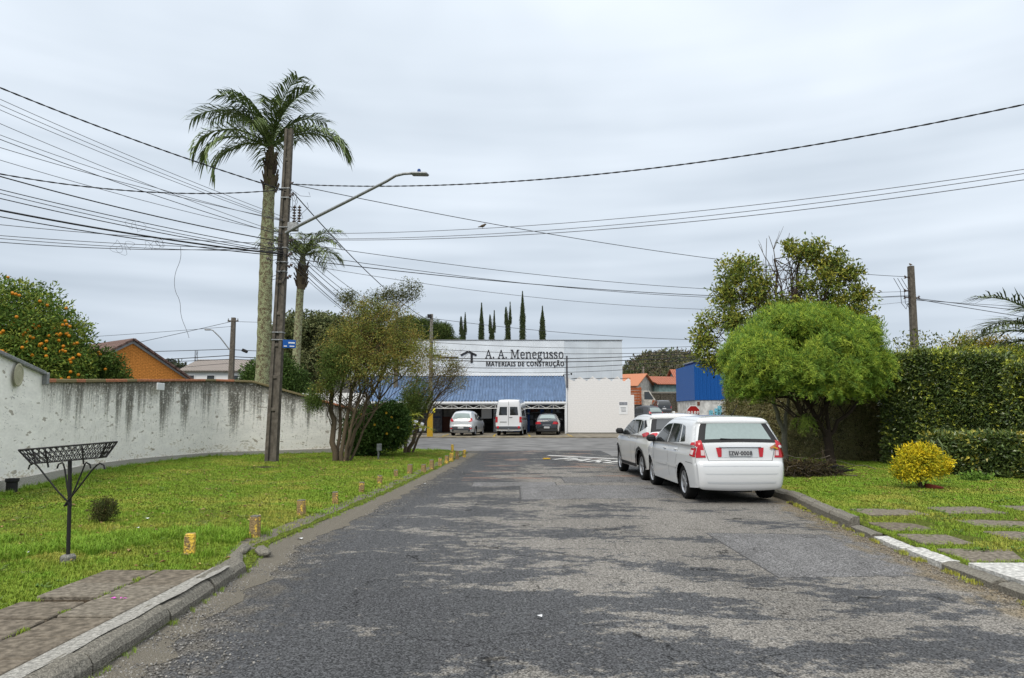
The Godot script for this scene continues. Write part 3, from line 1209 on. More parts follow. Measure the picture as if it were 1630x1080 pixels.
func road() -> void:
	var grain := aggregate()
	var m := mk(1, 1, 1, 0.9, grain, 0.85, grain, 0.35)
	m.detail_enabled = true
	m.detail_blend_mode = BaseMaterial3D.BLEND_MODE_MUL
	m.detail_uv_layer = BaseMaterial3D.DETAIL_UV_2
	m.detail_albedo = street_map()
	var rd := MB.new()
	for j in 58:
		var d0 := 2.0 + 0.5 * j
		var d1 := d0 + 0.5
		for i in 8:
			var q := [[i, d0], [i + 1, d0], [i + 1, d1], [i, d1]]
			var p := []
			for w in q:
				var a := along(LEFT_EDGE, minf(w[1], 28.4)) - 0.55
				var b := along(RIGHT_EDGE, minf(w[1], 27.5)) + 0.05
				var x := lerpf(a, b, w[0] / 8.0)
				# crown of the street: falls a little towards the gutters
				p.append(V(x, 0.0 - 0.04 * pow(absf(w[0] / 4.0 - 1.0), 2.0) + (0.03 if x < 0 else 0.0) * pow(absf(w[0] / 4.0 - 1.0), 2.0), w[1]))
			rd.quad(p[0], p[1], p[2], p[3])
			for k in [0, 2, 1, 0, 3, 2]:
				rd.uv2.push_back(Vector2((p[k].x + 4.0) / 11.0, (31.0 + p[k].z) / 29.0))
	structure(rd, "road", m)
	var cm := mk(0.215, 0.212, 0.208, 0.88, tone(512, 0.012, 5, 0.72, 1.0, 72), 0.11, T.pits, 0.6)
	var cr := MB.new()
	for i in 40:
		for j in 10:
			var xa := -60.0 + i * 3.0
			var da := 27.2 + j * 2.05
			cr.quad(V(xa, -0.012, da), V(xa + 3, -0.012, da), V(xa + 3, -0.012, da + 2.05), V(xa, -0.012, da + 2.05))
	structure(cr, "cross_street", cm)
	# rising side street to the right of the shop
	var up := MB.new()
	for j in 30:
		var da := 47.0 + j * 2.4
		var db := da + 2.4
		up.quad(V(9.0, rise(da), da), V(40, rise(da), da), V(40, rise(db), db), V(9.0, rise(db), db))
	structure(up, "side_street", mk(0.30, 0.25, 0.19, 0.95, T.blotch, 0.2, T.rough, 0.6))
	var ap := MB.new()
	ap.box(Transform3D(Basis(), V(-9.0, 0.02, 54.2)), Vector3(37.0, 0.10, 13.2), 0.02)
	structure(ap, "forecourt", M.apron)
	# painted markings
	var line := MB.new()
	line.quad(V(1.30, 0.002, 27.15), V(4.3, 0.002, 24.2), V(4.5, 0.002, 24.5), V(1.45, 0.002, 27.5))
	var st := put(line, "stop_line", M.mark_white)
	tag(st, "worn white stop line painted across the lane at the junction", "road marking")
	var word := words("PARE", "Droid Sans", true, 1.0, 0.003)
	var pr := put_mesh(word, "road_lettering", M.mark_white)
	tag(pr, "white PARE lettering painted on the asphalt before the stop line", "road marking")
	var dirx := Vector3(0.66, 0, 0.75)
	var diry := Vector3(0.55, 0, -0.83)
	pr.transform = Transform3D(Basis(dirx * 1.22, diry * 1.75, Vector3.UP), V(2.62, 0.004, 24.3))
	var yl := MB.new()
	yl.quad(V(-12, 0.076, 47.9), V(4.2, 0.076, 47.9), V(4.2, 0.076, 48.05), V(-12, 0.076, 48.05))
	for x in [-4.75, -1.3, 1.15, 4.0]:
		yl.quad(V(x, 0.076, 48.06), V(x + 0.12, 0.076, 48.06), V(x + 0.12, 0.076, 53), V(x, 0.076, 53))
	var ylo := put(yl, "parking_lines", M.mark_yellow)
	tag(ylo, "faded yellow parking bay lines on the shop forecourt", "road marking")
	var stud := MB.new()
	stud.box(at(V(1.20, 0.02, 24.9), 0.5), Vector3(0.24, 0.05, 0.16), 0.02)
	var so := put(stud, "road_stud", M.yellow_paint)
	tag(so, "yellow road stud on the street near the painted lettering", "road stud")


func rise(d: float) -> float:
	return -0.004 + 1.40 * clampf((d - 50.0) / 30.0, 0, 2.2)


func left_verge() -> void:
	# pavement: two columns of slabs between the lawn and a mortar strip
	var base := MB.new()
	base.quad(V(-3.72, 0.105, 1.8), V(-2.58, 0.105, 1.8), V(-2.64, 0.105, 6.78), V(-3.72, 0.105, 6.78))
	base.quad(V(-3.72, -0.05, 6.78), V(-2.58, -0.05, 6.78), V(-2.58, 0.105, 6.78), V(-3.72, 0.105, 6.78))
	var walk := structure(base, "pavement", M.soil)
	var cuts := [2.55, 3.00, 3.45, 3.88, 4.30, 4.72, 5.16, 5.62, 6.10, 6.72]
	for i in cuts.size() - 1:
		for side in 2:
			var sh: float = 0.0 if side == 0 else 0.10 * sin(i * 2.0)
			var a: float = cuts[i] + 0.012 + (sh if i > 0 else 0.0)
			var b: float = cuts[i + 1] - 0.012 + (sh if i < cuts.size() - 2 else 0.0)
			var xm := -3.22
			var xa: float = xm + 0.014 if side == 0 else -3.70 - R(0, 0.03)
			var xb: float = -2.79 if side == 0 else xm - 0.014
			var mb := MB.new()
			mb.box(Transform3D(Basis.from_euler(Vector3(R(-0.008, 0.008), R(-0.008, 0.008), R(-0.008, 0.008))), V((xa + xb) / 2, 0.105 + R(-0.006, 0.008), (a + b) / 2)), Vector3(xb - xa, 0.06, b - a), 0.008)
			put(mb, "paving_slab", M.slab if rng.randf() < 0.5 else M.slab2, walk)
	# mortar strip and kerb stones
	var ms := MB.new()
	for i in 30:
		var a := 2.2 + i * 0.152
		var b := a + 0.152
		var xa := -2.775
		var ja := 0.02 * sin(a * 9.0)
		var jb := 0.02 * sin(b * 9.0)
		ms.quad(V(xa, 0.140, a), V(-2.595 + ja * 0.5, 0.160, a), V(-2.595 + jb * 0.5, 0.160, b), V(xa, 0.140, b))
	put(ms, "mortar_strip", M.mortar, walk)
	var stones := [2.3, 3.35, 4.35, 5.42, 6.28, 7.12]
	for i in stones.size() - 1:
		put(kerb_stone(stones[i] + 0.012, stones[i + 1] - 0.012, LEFT_EDGE, -1.0, 0.15, 0.165), "kerb_stone", M.kerb, walk)
	# broken kerb pieces lying further on
	for q in [[-2.86, 7.55, 0.5, 0.35], [-2.98, 8.05, 0.42, 0.22], [-2.72, 7.95, 0.33, 0.5]]:
		var mb := MB.new()
		mb.box(Transform3D(Basis.from_euler(Vector3(R(-0.06, 0.06), q[3], R(-0.1, 0.1))), V(q[0], 0.06, q[1])), Vector3(0.13, 0.09, q[2]), 0.035)
		var o := put(mb, "broken_kerb_piece", M.kerb)
		tag(o, ["long broken kerb piece nearest the last kerb stone", "short broken kerb piece half sunk in the grass edge", "small broken kerb piece lying by the asphalt edge"][[7.55, 8.05, 7.95].find(q[1])], "rubble", "broken kerb pieces")
	# bare earth and grit along the asphalt edge, with a ragged outline
	var vg := MB.new()
	var f := noise(81, 1.3, 4)
	var n := 260
	for i in n:
		var a := lerpf(3.0, 28.6, float(i) / n)
		var b := lerpf(3.0, 28.6, float(i + 1) / n)
		var wa := 0.26 + 0.16 * f.get_noise_1d(a * 1.4) + 0.10 * smoothstep(7.0, 9.0, a)
		var wb := 0.26 + 0.16 * f.get_noise_1d(b * 1.4) + 0.10 * smoothstep(7.0, 9.0, b)
		var la := along(LEFT_EDGE, a)
		var lb := along(LEFT_EDGE, b)
		vg.quad(V(la - 0.35, 0.055, a), V(la + maxf(0.03, wa), -0.003, a), V(lb + maxf(0.03, wb), -0.003, b), V(lb - 0.35, 0.055, b))
	structure(vg, "verge", M.verge)
	var gr := Scatter.new()
	for i in 9500:
		var d := 3.4 + 24.0 * pow(rng.randf(), 1.9)
		var x := along(LEFT_EDGE, d) - 0.05 + absf(rng.randfn()) * 0.24 * (1.0 + 0.6 * sin(d * 1.7))
		var g := R(0.08, 0.32)
		gr.put(spin().scaled(Vector3.ONE * R(0.003, 0.009)), V(x, maxf(0.001, 0.020 - 0.09 * clampf(x - along(LEFT_EDGE, d), -0.3, 0.3)), d), Color(g, g * 0.95, g * 0.87))
	for i in 1500:
		var d := R(4.0, 12.0)
		var x := along(RIGHT_EDGE, d) - absf(rng.randfn()) * 0.16
		var g := R(0.10, 0.30)
		gr.put(spin().scaled(Vector3.ONE * R(0.004, 0.010)), V(x, -0.03, d), Color(g, g * 0.9, g * 0.75))
	var pebble := MB.new()
	pebble.tinted = true
	pebble.lathe([Vector2(0, -0.6), Vector2(0.8, -0.4), Vector2(1.0, 0.1), Vector2(0.6, 0.6), Vector2(0, 0.7)], 6)
	var go := swarm(gr, pebble.mesh(), "gravel", foliage(0.0, 0.9))
	tag(go, "loose grey gravel scattered along the asphalt edge", "gravel")


func kerb_stone(a: float, b: float, line: Array, out: float, height: float, wide_m: float) -> MB:
	var mb := MB.new()
	var steps := 7
	var prof := [Vector2(0.0, -0.08), Vector2(0.0, height * 0.55), Vector2(0.03, height * 0.86), Vector2(0.07, height), Vector2(wide_m, height), Vector2(wide_m, -0.08)]
	var before := []
	var jit := R(-0.012, 0.012)
	var lift := R(-0.010, 0.010)
	for i in steps + 1:
		var d := lerpf(a, b, float(i) / steps)
		var x := along(line, d)
		var ring := []
		for q in prof:
			ring.append(V(x + out * (q.x + jit + R(-0.004, 0.004)), q.y + lift + R(-0.004, 0.004), d))
		if i > 0:
			for k in prof.size() - 1:
				if out < 0:
					mb.quad(before[k + 1], before[k], ring[k], ring[k + 1])
				else:
					mb.quad(before[k], before[k + 1], ring[k + 1], ring[k])
		if i == 0 or i == steps:
			var mid: Vector3 = (ring[0] + ring[4]) * 0.5 + V(0, 0, 0.2 if i == 0 else -0.2)
			mb.outer(ring, mid)
		before = ring
	return mb


var stepping := []
func right_verge() -> void:
	var base := MB.new()
	base.box(Transform3D(Basis(), V(6.6, 0.0, 4.6)), Vector3(3.6, 0.08, 5.2), 0.01)
	# pale concrete drive cast in bays
	var walk := structure(base, "driveway", M.soil)
	for i in 4:
		for j in 3:
			var mb := MB.new()
			var a := 2.05 + i * 1.31
			mb.box(Transform3D(Basis(), V(5.22 + j * 1.36, 0.050 + R(-0.003, 0.003), a + 0.65)), Vector3(1.34, 0.06, 1.29), 0.006)
			put(mb, "concrete_bay", M.kerb_white, walk)
	var pv := MB.new()
	pv.quad(V(4.75, 0.0, 7.3), V(9, 0.0, 7.3), V(9, 0.0, 11.3), V(4.95, 0.0, 11.3))
	var stones := structure(pv, "stepping_pavement", M.soil)
	for j in 4:
		for i in 5:
			var x := 5.08 + i * 1.16 + j * 0.17 + R(-0.05, 0.05)
			var d := 7.85 + j * 0.98 + R(-0.06, 0.06)
			if x - 0.45 < along(RIGHT_EDGE, d) + 0.25:
				x = along(RIGHT_EDGE, d) + 0.72
			var h := lawn_height(x, d)
			var mb := MB.new()
			mb.box(Transform3D(Basis.from_euler(Vector3(R(-0.01, 0.01), R(-0.05, 0.05), R(-0.01, 0.01))), V(x, h - 0.026, d)), Vector3(0.86, 0.07, 0.66), 0.01)
			put(mb, "paving_slab", M.slab2 if rng.randf() < 0.6 else M.slab, stones)
			stepping.append(Vector2(x, d))
	var kr := MB.new()
	kr.quad(V(4.3, -0.025, 2.0), V(4.75, -0.025, 2.0), V(5.35, -0.025, 13), V(4.95, -0.025, 13))
	var kerb := structure(kr, "kerb", M.soil)
	var d := 2.1
	var k := 0
	while d < 27.0:
		var l := R(0.78, 0.98)
		# sunk flush with the road past the lawn, as at a drive
		var white: bool = d > 7.2 and d < 9.4 and k % 3 != 2
		put(kerb_stone(d + 0.012, d + l - (0.012 if d > 10.0 else R(0.02, 0.09)), RIGHT_EDGE, 1.0, 0.135 if d > 10.0 else (0.02 + R(0, 0.012) if d > 7.0 else 0.045), 0.15 if not white else R(0.19, 0.24)), "kerb_stone", M.kerb_white if white else M.kerb, kerb)
		d += l
		k += 1


func bar(mb: MB, a: Vector3, b: Vector3, w: float, h: float) -> void:
	var d := b - a
	var z := d.normalized()
	var x := z.cross(Vector3.UP)
	if x.length() < 0.01:
		x = Vector3.RIGHT
	x = x.normalized()
	mb.box(Transform3D(Basis(x, z.cross(x), z), (a + b) * 0.5), Vector3(w, h, d.length()), minf(w, h) * 0.12)


func slab(parent: Node, called: String, m: Material, x0: float, x1: float, y0: float, y1: float, d0: float, d1: float, bevel := 0.0) -> MeshInstance3D:
	var mb := MB.new()
	mb.box(Transform3D(Basis(), V((x0 + x1) / 2, (y0 + y1) / 2, (d0 + d1) / 2)), Vector3(absf(x1 - x0), absf(y1 - y0), absf(d1 - d0)), bevel)
	return put(mb, called, m, parent)


func shop() -> void:
	var t := thing("shop_building", "long white building supplies shop with blue metal awning and dark lettering", "shop")
	slab(t, "wall", M.shop_white, -16.0, 4.45, 4.74, 7.80, 60.0, 60.25)
	slab(t, "side_panel", M.shop_grey, 4.45, 9.35, 4.0, 7.80, 60.03, 60.28)
	slab(t, "wall", M.shop_white, 9.12, 9.35, 0.05, 7.6, 60.29, 82.0)
	slab(t, "wall", M.shop_white, -16.0, -15.75, 0.05, 7.7, 60.27, 82.0)
	slab(t, "roof", M.galv, -15.74, 9.1, 7.2, 7.3, 60.3, 82.0)
	slab(t, "parapet_cap", M.galv, -16.03, 9.4, 7.81, 7.86, 59.95, 60.32)
	# sheet joints of the cladding
	for i in 4:
		slab(t, "sheet_joint", M.shop_white, 5.35 + i * 1.05, 5.38 + i * 1.05, 4.3, 7.6, 60.005, 60.04)
	# shop front under the awning
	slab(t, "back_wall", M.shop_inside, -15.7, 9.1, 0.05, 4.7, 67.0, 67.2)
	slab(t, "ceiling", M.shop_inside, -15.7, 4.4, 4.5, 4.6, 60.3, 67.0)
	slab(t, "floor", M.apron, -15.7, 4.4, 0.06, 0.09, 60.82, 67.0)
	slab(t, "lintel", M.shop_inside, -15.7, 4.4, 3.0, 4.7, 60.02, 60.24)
	slab(t, "front_wall", M.cream_wall, -15.7, -8.3, 0.07, 3.0, 60.0, 60.2)
	var door := slab(t, "sliding_door", M.grey_door, -8.25, -6.0, 0.1, 2.62, 59.9, 59.98)
	for i in 13:
		slab(door, "door_rib", M.grey_door, -8.2 + i * 0.175, -8.15 + i * 0.175, 0.12, 2.6, 59.87, 59.9)
	slab(door, "door_rail", M.blue_dark, -8.25, -6.0, 1.28, 1.36, 59.85, 59.87)
	slab(t, "notice", M.sign_white, -7.35, -6.95, 2.2, 2.45, 59.84, 59.86)
	slab(t, "counter", M.counter, -5.9, -4.9, 0.1, 1.35, 60.4, 61.2, 0.02)
	slab(t, "pillar", M.grey_door, -5.98, -5.88, 0.1, 3.0, 59.95, 60.0)
	slab(t, "pillar", M.grey_door, -4.75, -4.6, 0.1, 3.0, 60.0, 60.15)
	slab(t, "cream_panel", M.cream_wall, -5.87, -4.8, 1.36, 3.0, 61.3, 61.4)
	# white glazed doors with bars
	slab(t, "cabinet", M.sign_white, -2.55, -1.7, 1.2, 2.5, 59.4, 59.95, 0.02)
	for x in [-1.55, -0.72]:
		var f := slab(t, "glazed_door", M.glass, x + 0.05, x + 0.75, 1.1, 2.6, 60.0, 60.02)
		slab(f, "door_panel", M.sign_white, x, x + 0.8, 0.1, 1.1, 59.97, 60.02)
		for k in 5:
			slab(f, "glazing_bar", M.sign_white, x, x + 0.8, 1.1 + k * 0.36, 1.16 + k * 0.36, 59.965, 59.995)
		for k in 2:
			slab(f, "door_frame", M.sign_white, x + k * 0.75, x + k * 0.75 + 0.06, 1.1, 2.6, 59.96, 59.99)
	for q in [[0.15, 0.75], [1.3, 1.5], [2.4, 2.5], [3.3, 3.4]]:
		slab(t, "blue_post", M.blue_panel if q[0] < 1 else M.blue_dark, q[0], q[1], 0.1, 3.0, 59.9, 60.0)
	for k in 4:
		var sh := slab(t, "shelf", M.grey_door, 1.5, 4.3, 0.6 + k * 0.55, 0.64 + k * 0.55, 62.0, 62.6)
		for i in 6:
			var x := 1.6 + i * 0.45 + R(-0.05, 0.05)
			slab(sh, "packet", [M.blue_dark, M.counter, M.grey_door, M.shop_inside][rng.randi() % 4], x, x + R(0.2, 0.38), 0.65 + k * 0.55, 0.65 + k * 0.55 + R(0.2, 0.42), 62.1, 62.45)
	# blue awning of ribbed sheet
	var aw := MB.new()
	var x := -12.6
	var top := Vector2(4.76, 59.98)
	var low := Vector2(2.52, 55.55)
	var pitch := 0.25
	while x < 4.26:
		var prof := [[0.0, 0.0], [0.12, 0.0], [0.155, 0.11], [0.215, 0.11], [0.25, 0.0]]
		for k in 4:
			var a = prof[k]
			var b = prof[k + 1]
			aw.quad(V(x + a[0], low.x + a[1], low.y), V(x + b[0], low.x + b[1], low.y), V(x + b[0], top.x + b[1], top.y), V(x + a[0], top.x + a[1], top.y))
		x += pitch
	put(aw, "awning", M.awning, t)
	slab(t, "flashing", M.sign_white, -12.6, 4.4, 4.78, 4.92, 59.86, 59.96)
	slab(t, "gutter", M.sign_white, -12.7, 4.3, 2.37, 2.53, 55.36, 55.54, 0.02)
	var tr := MB.new()
	bar(tr, V(-12.7, 2.32, 55.5), V(4.28, 2.32, 55.5), 0.06, 0.07)
	bar(tr, V(-12.7, 2.02, 55.5), V(4.28, 2.02, 55.5), 0.06, 0.06)
	var truss := put(tr, "truss", M.truss, t)
	for i in 15:
		var xa := -12.6 + i * 1.13
		var w := MB.new()
		bar(w, V(xa, 2.04, 55.5), V(xa, 2.30, 55.5), 0.05, 0.05)
		bar(w, V(xa + 0.03, 2.30, 55.5), V(xa + 0.55, 2.04, 55.5), 0.045, 0.045)
		bar(w, V(xa + 0.57, 2.04, 55.5), V(xa + 1.10, 2.30, 55.5), 0.045, 0.045)
		put(w, "truss_web", M.truss, truss)
	for px in [-12.6, 4.10]:
		slab(t, "awning_post", M.sign_white, px, px + 0.12, 0.06, 2.36, 55.42, 55.54)
	# fascia lettering
	var a1 := put_mesh(words("A. A. Menegusso", "Droid Serif", false, 1.02, 0.03), "lettering", M.dark_print, t)
	a1.transform = Transform3D(Basis().scaled(Vector3(0.86, 1.0, 1.0)), V(1.05, 6.62, 59.97))
	var a2 := put_mesh(words("MATERIAIS DE CONSTRUÇÃO", "Droid Sans", true, 0.56, 0.03), "lettering", M.dark_print, t)
	a2.transform = Transform3D(Basis().scaled(Vector3(0.86, 1.0, 1.0)), V(1.10, 5.80, 59.97))
	fit_width(a1, 6.65)
	fit_width(a2, 6.60)
	var lg := MB.new()
	bar(lg, V(-4.35, 6.52, 59.97), V(-3.72, 6.85, 59.97), 0.05, 0.17)
	bar(lg, V(-3.68, 6.85, 59.97), V(-3.02, 6.52, 59.97), 0.05, 0.17)
	lg.box(at(V(-3.42, 6.28, 59.97)), Vector3(0.19, 0.78, 0.05))
	lg.box(at(V(-5.4, 6.36, 59.97)), Vector3(1.7, 0.12, 0.05))
	lg.box(at(V(-6.6, 6.50, 59.97)), Vector3(1.2, 0.16, 0.05))
	put(lg, "roof_emblem", M.dark_print, t)

	# whitewashed annex with a toothed roof edge
	var an := thing("white_annex", "whitewashed rough brick annex with zigzag roof edge beside the awning", "annex")
	var pts := PackedVector2Array([Vector2(4.32, 0.0), Vector2(9.5, 0.0), Vector2(9.5, 3.02), Vector2(9.24, 3.02), Vector2(9.24, 4.18)])
	for i in 5:
		var xa := 9.24 - i * 0.98
		pts.push_back(Vector2(xa - 0.16, 4.34 + R(-0.05, 0.05)))
		pts.push_back(Vector2(xa - 0.46, 4.08 + R(-0.04, 0.04)))
		pts.push_back(Vector2(xa - 0.78, 4.26 + R(-0.05, 0.06)))
		pts.push_back(Vector2(xa - 0.97, 4.42 + R(-0.04, 0.05)))
	pts.push_back(Vector2(4.32, 4.3))
	var wl := MB.new()
	wl.prism(pts, 0.22, Transform3D(Basis(), V(0, 0.04, 55.5)))
	put(wl, "wall", M.brick_white, an)
	slab(an, "side_wall", M.brick_white, 9.28, 9.49, 0.0, 3.0, 55.62, 66.0)
	for i in 5:
		var rf := MB.new()
		var xm := 9.24 - i * 0.98
		bar(rf, V(xm - 0.14, 4.36, 55.38), V(xm - 0.14, 4.55, 59.9), 0.34, 0.03)
		put(rf, "roof_sheet", M.old_concrete, an)
	slab(an, "base_course", M.concrete, 4.3, 9.6, -0.05, 0.16, 55.2, 55.385, 0.02)
	var nb := thing("wall_notice", "small pale notice with a grey heading on the white annex wall", "notice", V(8.65, 2.1, 55.37))
	slab(nb, "board", M.sign_white, -0.33, 0.33, -0.55, 0.42, 0.0, 0.02)
	slab(nb, "heading", M.grey_door, -0.31, 0.31, 0.16, 0.40, -0.006, -0.001)
	for k in 4:
		slab(nb, "text_row", M.grey_door, -0.22 + 0.02 * k, 0.2, -0.05 - k * 0.1, -0.01 - k * 0.1, -0.006, -0.001)
	var dp := thing("drain_pipe", "thin white pipe down the left edge of the annex", "pipe")
	var pp := MB.new()
	pp.rod(V(4.24, 0.1, 55.32), V(4.24, 4.35, 55.32), 0.045, 8)
	put(pp, "pipe", M.sign_white, dp)
	var mast := thing("service_mast", "short black service mast with bracket above the annex roof edge", "mast")
	var mm := MB.new()
	mm.rod(V(4.28, 3.6, 55.30), V(4.28, 6.10, 55.30), 0.075, 8)
	put(mm, "mast_tube", M.wire_grey, mast)
	var mk2 := MB.new()
	mk2.rod(V(3.98, 4.62, 55.28), V(4.5, 4.62, 55.28), 0.025)
	mk2.box(at(V(4.62, 4.68, 55.28)), Vector3(0.12, 0.16, 0.1), 0.02)
	mk2.box(at(V(4.02, 4.55, 55.28)), Vector3(0.08, 0.14, 0.08), 0.02)
	put(mk2, "bracket", M.iron, mast)


func fit_width(o: MeshInstance3D, w: float) -> void:
	var b := o.mesh.get_aabb().size.x
	if b > 0.01:
		var t := o.transform
		o.transform = Transform3D(Basis().scaled(Vector3(w / b, 1, 1)), t.origin)


# a plain house: walls, pitched roof, windows; ridge along x (or along the view with turn)
func house(called: String, label: String, o: Vector3, turn: float, w: float, dep: float, eave: float, ridge: float, wall_m: Material, roof_m: Material, windows := [], over := 0.35) -> Node3D:
	var t := thing(called, label, "house", o, turn)
	var mb := MB.new()
	var prof := PackedVector2Array([Vector2(-dep / 2, -0.5), Vector2(dep / 2, -0.5), Vector2(dep / 2, eave), Vector2(0, ridge), Vector2(-dep / 2, eave)])
	mb.prism(prof, w, Transform3D(Basis(Vector3.UP, PI / 2), Vector3.ZERO))
	put(mb, "wall", wall_m, t)
	var sl := (ridge - eave) / (dep / 2)
	for s in [-1.0, 1.0]:
		var r := MB.new()
		var ez: float = dep / 2 + over
		var a := Vector3(0, ridge + 0.09, 0)
		var b := Vector3(0, eave - sl * over + 0.09, s * ez)
		bar(r, a, b, w + 2 * over, 0.12)
		put(r, "roof", roof_m, t)
	for q in windows:
		var g := MB.new()
		g.box(at(Vector3(q[0], q[1], dep / 2 + 0.02)), Vector3(q[2], q[3], 0.05))
		var pane := put(g, "window", M.glass, t)
		var f := MB.new()
		for k in [-1.0, 1.0]:
			f.box(at(Vector3(q[0] + k * (q[2] / 2 + 0.03), q[1], dep / 2 + 0.03)), Vector3(0.06, q[3] + 0.12, 0.08))
			f.box(at(Vector3(q[0], q[1] + k * (q[3] / 2 + 0.03), dep / 2 + 0.03)), Vector3(q[2], 0.06, 0.08))
		put(f, "window_frame", M.sign_white, pane)
	return t


func far_right() -> void:
	# blue-clad building at the corner of the rising side street
	var t := thing("blue_building", "white building with a blue ribbed metal upper band behind the feathery tree", "building")
	slab(t, "wall", M.white_wall, 11.62, 17.2, 0.0, 2.44, 45.0, 50.0)
	slab(t, "upper_wall", M.blue_panel, 11.55, 17.3, 2.45, 4.72, 44.95, 50.0)
	for i in 24:
		slab(t, "cladding_rib", M.blue_panel, 11.6 + i * 0.24, 11.66 + i * 0.24, 2.46, 4.70, 44.91, 44.95)
	slab(t, "roof_slab", M.blue_dark, 11.95, 16.0, 4.80, 4.95, 44.6, 49.0)
	slab(t, "roof_edge", M.galv, 11.85, 16.0, 4.95, 5.03, 44.5, 49.1)
	slab(t, "small_notice", M.counter, 11.70, 11.86, 2.12, 2.34, 44.96, 44.99)
	slab(t, "door_opening", M.shop_inside, 14.35, 14.75, 0.0, 2.2, 44.94, 45.0)
	slab(t, "pale_pillar", M.sign_white, 14.78, 15.05, 0.0, 2.4, 44.9, 45.0)
	for q in [[12.9, 0.62], [13.1, 0.78], [12.55, 0.5]]:
		slab(t, "blue_mural_spot", mk(0.16, 0.42, 0.52, 0.8), q[0] - 0.12, q[0] + 0.12, 1.3, 1.3 + q[1], 44.97, 44.995)
	var g := thing("gate_post", "cream gate post at the end of the tall brown hedge", "gate post", V(10.2, 0, 30.0), 0.0, "gate posts behind the parked car")
	slab(g, "post", M.cream_wall, -0.12, 0.12, 0, 2.3, -0.12, 0.12, 0.01)
	slab(g, "cap", M.concrete, -0.15, 0.15, 2.31, 2.38, -0.15, 0.15, 0.01)
	var g2 := thing("gate_post", "pale grey gate post nearest the white forked trunk", "gate post", V(10.9, 0, 29.2), 0.0, "gate posts behind the parked car")
	slab(g2, "post", M.shop_grey, -0.2, 0.2, 0, 2.1, -0.2, 0.2, 0.01)
	slab(g2, "cap", M.concrete, -0.23, 0.23, 2.11, 2.18, -0.23, 0.23, 0.01)
	# wall along the side street
	var w := thing("boundary_wall", "old dark concrete boundary wall behind the black parked car", "wall")
	slab(w, "wall", M.old_concrete, 16.9, 26.0, 0.5, 4.15, 90.0, 90.3)
	slab(w, "coping", M.concrete, 16.8, 26.0, 4.16, 4.4, 89.9, 90.4, 0.03)
	for i in 5:
		slab(w, "pillar", M.old_concrete, 16.9 + i * 1.9, 17.15 + i * 1.9, 0.5, 4.14, 89.85, 89.99)
	house("house", "teal house with a red tiled roof behind the boundary wall", V(20.6, 0.5, 96.0), 0.30, 6.0, 8.0, 4.9, 6.0, M.teal_wall, M.roof_red)
	house("house", "small house with weathered red tiles beside the blue cladding", V(25.6, 0.5, 98.0), 0.05, 7.0, 7.0, 5.0, 7.1, M.teal_wall, M.roof_red)
	house("house", "house with a bright orange hip roof just right of the annex", V(14.6, 0.5, 92.0), -0.55, 5.5, 6.0, 4.6, 6.1, M.cream_wall, M.terracotta)
	var pole := thing("utility_pole", "thin far wooden pole among the houses behind the annex", "utility pole", V(17.8, 0.6, 96.0))
	var pm := MB.new()
	pm.tube(PackedVector3Array([Vector3(0, 0, 0), Vector3(0, 7.4, 0)]), PackedFloat32Array([0.16, 0.11]), 8)
	put(pm, "shaft", M.pole_grey, pole)
	# wooded hill
	var hp := [Vector2(20, 2), Vector2(36, 9), Vector2(40, 15), Vector2(46, 19.5), Vector2(54, 21.5), Vector2(62, 20.5), Vector2(70, 17.5), Vector2(84, 15), Vector2(110, 13), Vector2(150, 10), Vector2(190, 3)]
	var hill := MB.new()
	for i in hp.size() - 1:
		for j in 6:
			var q := []
			for e in [[i, j], [i + 1, j], [i + 1, j + 1], [i, j + 1]]:
				var k := sin(e[1] / 6.0 * PI * 0.5)
				q.append(V(hp[e[0]].x, hp[e[0]].y * k - 0.5, 205.0 + e[1] * 9.0))
			hill.quad(q[0], q[1], q[2], q[3])
	structure(hill, "hill", mk(0.075, 0.07, 0.04, 0.95, T.leaf_litter, 0.05))
	var sc := Scatter.new()
	for i in 5200:
		var x := R(24, 130)
		var u := rng.randf()
		var top := 0.0
		for k in hp.size() - 1:
			if x >= hp[k].x and x < hp[k + 1].x:
				top = lerpf(hp[k].y, hp[k + 1].y, (x - hp[k].x) / (hp[k + 1].x - hp[k].x))
		var kk := sin(u * PI * 0.5)
		var c: Color = [Color(0.09, 0.105, 0.05), Color(0.14, 0.125, 0.085), Color(0.16, 0.14, 0.10), Color(0.075, 0.095, 0.045), Color(0.13, 0.125, 0.055)][rng.randi() % 5]
		sc.put(spin().scaled(Vector3.ONE * R(0.8, 1.7)), V(x, top * kk + R(0.2, 2.4), 205 + u * 54.0), vary(c, 0.25))
	var wd := swarm(sc, leaf_ball(26, 0.75, 0.42, 0.95), "hill_wood", M.leaf_dull)
	tag(wd, "brownish green wood covering the far hill", "wood")
	# round tree among the houses
	var rt := thing("round_tree", "round light green tree behind the red roofs below the hill", "tree", V(31.5, 0, 150.0))
	var tm := MB.new()
	limb(tm, Vector3(0, -0.2, 0), Vector3(0.2, 4.0, 0), 0.35, 0.2)
	put(tm, "trunk", M.bark_dark, rt)
	crown(rt, "crown", [[Vector3(0, 6.2, 0), Vector3(4.2, 2.6, 3.5)], [Vector3(-2.6, 5.6, 0), Vector3(2.5, 1.8, 2.5)], [Vector3(2.8, 5.4, 0.5), Vector3(2.6, 1.9, 2.5)]], 900, [leaf_ball(24, 0.5, 0.28, 0.5)], M.leaf, [Color(0.11, 0.15, 0.045), Color(0.08, 0.12, 0.035)])
	var rt2 := thing("dark_tree", "low dark green trees right behind the annex roof", "tree", V(20.5, 0, 130.0))
	var tm2 := MB.new()
	limb(tm2, Vector3(0, -0.2, 0), Vector3(0.2, 4.0, 0), 0.35, 0.2)
	put(tm2, "trunk", M.bark_dark, rt2)
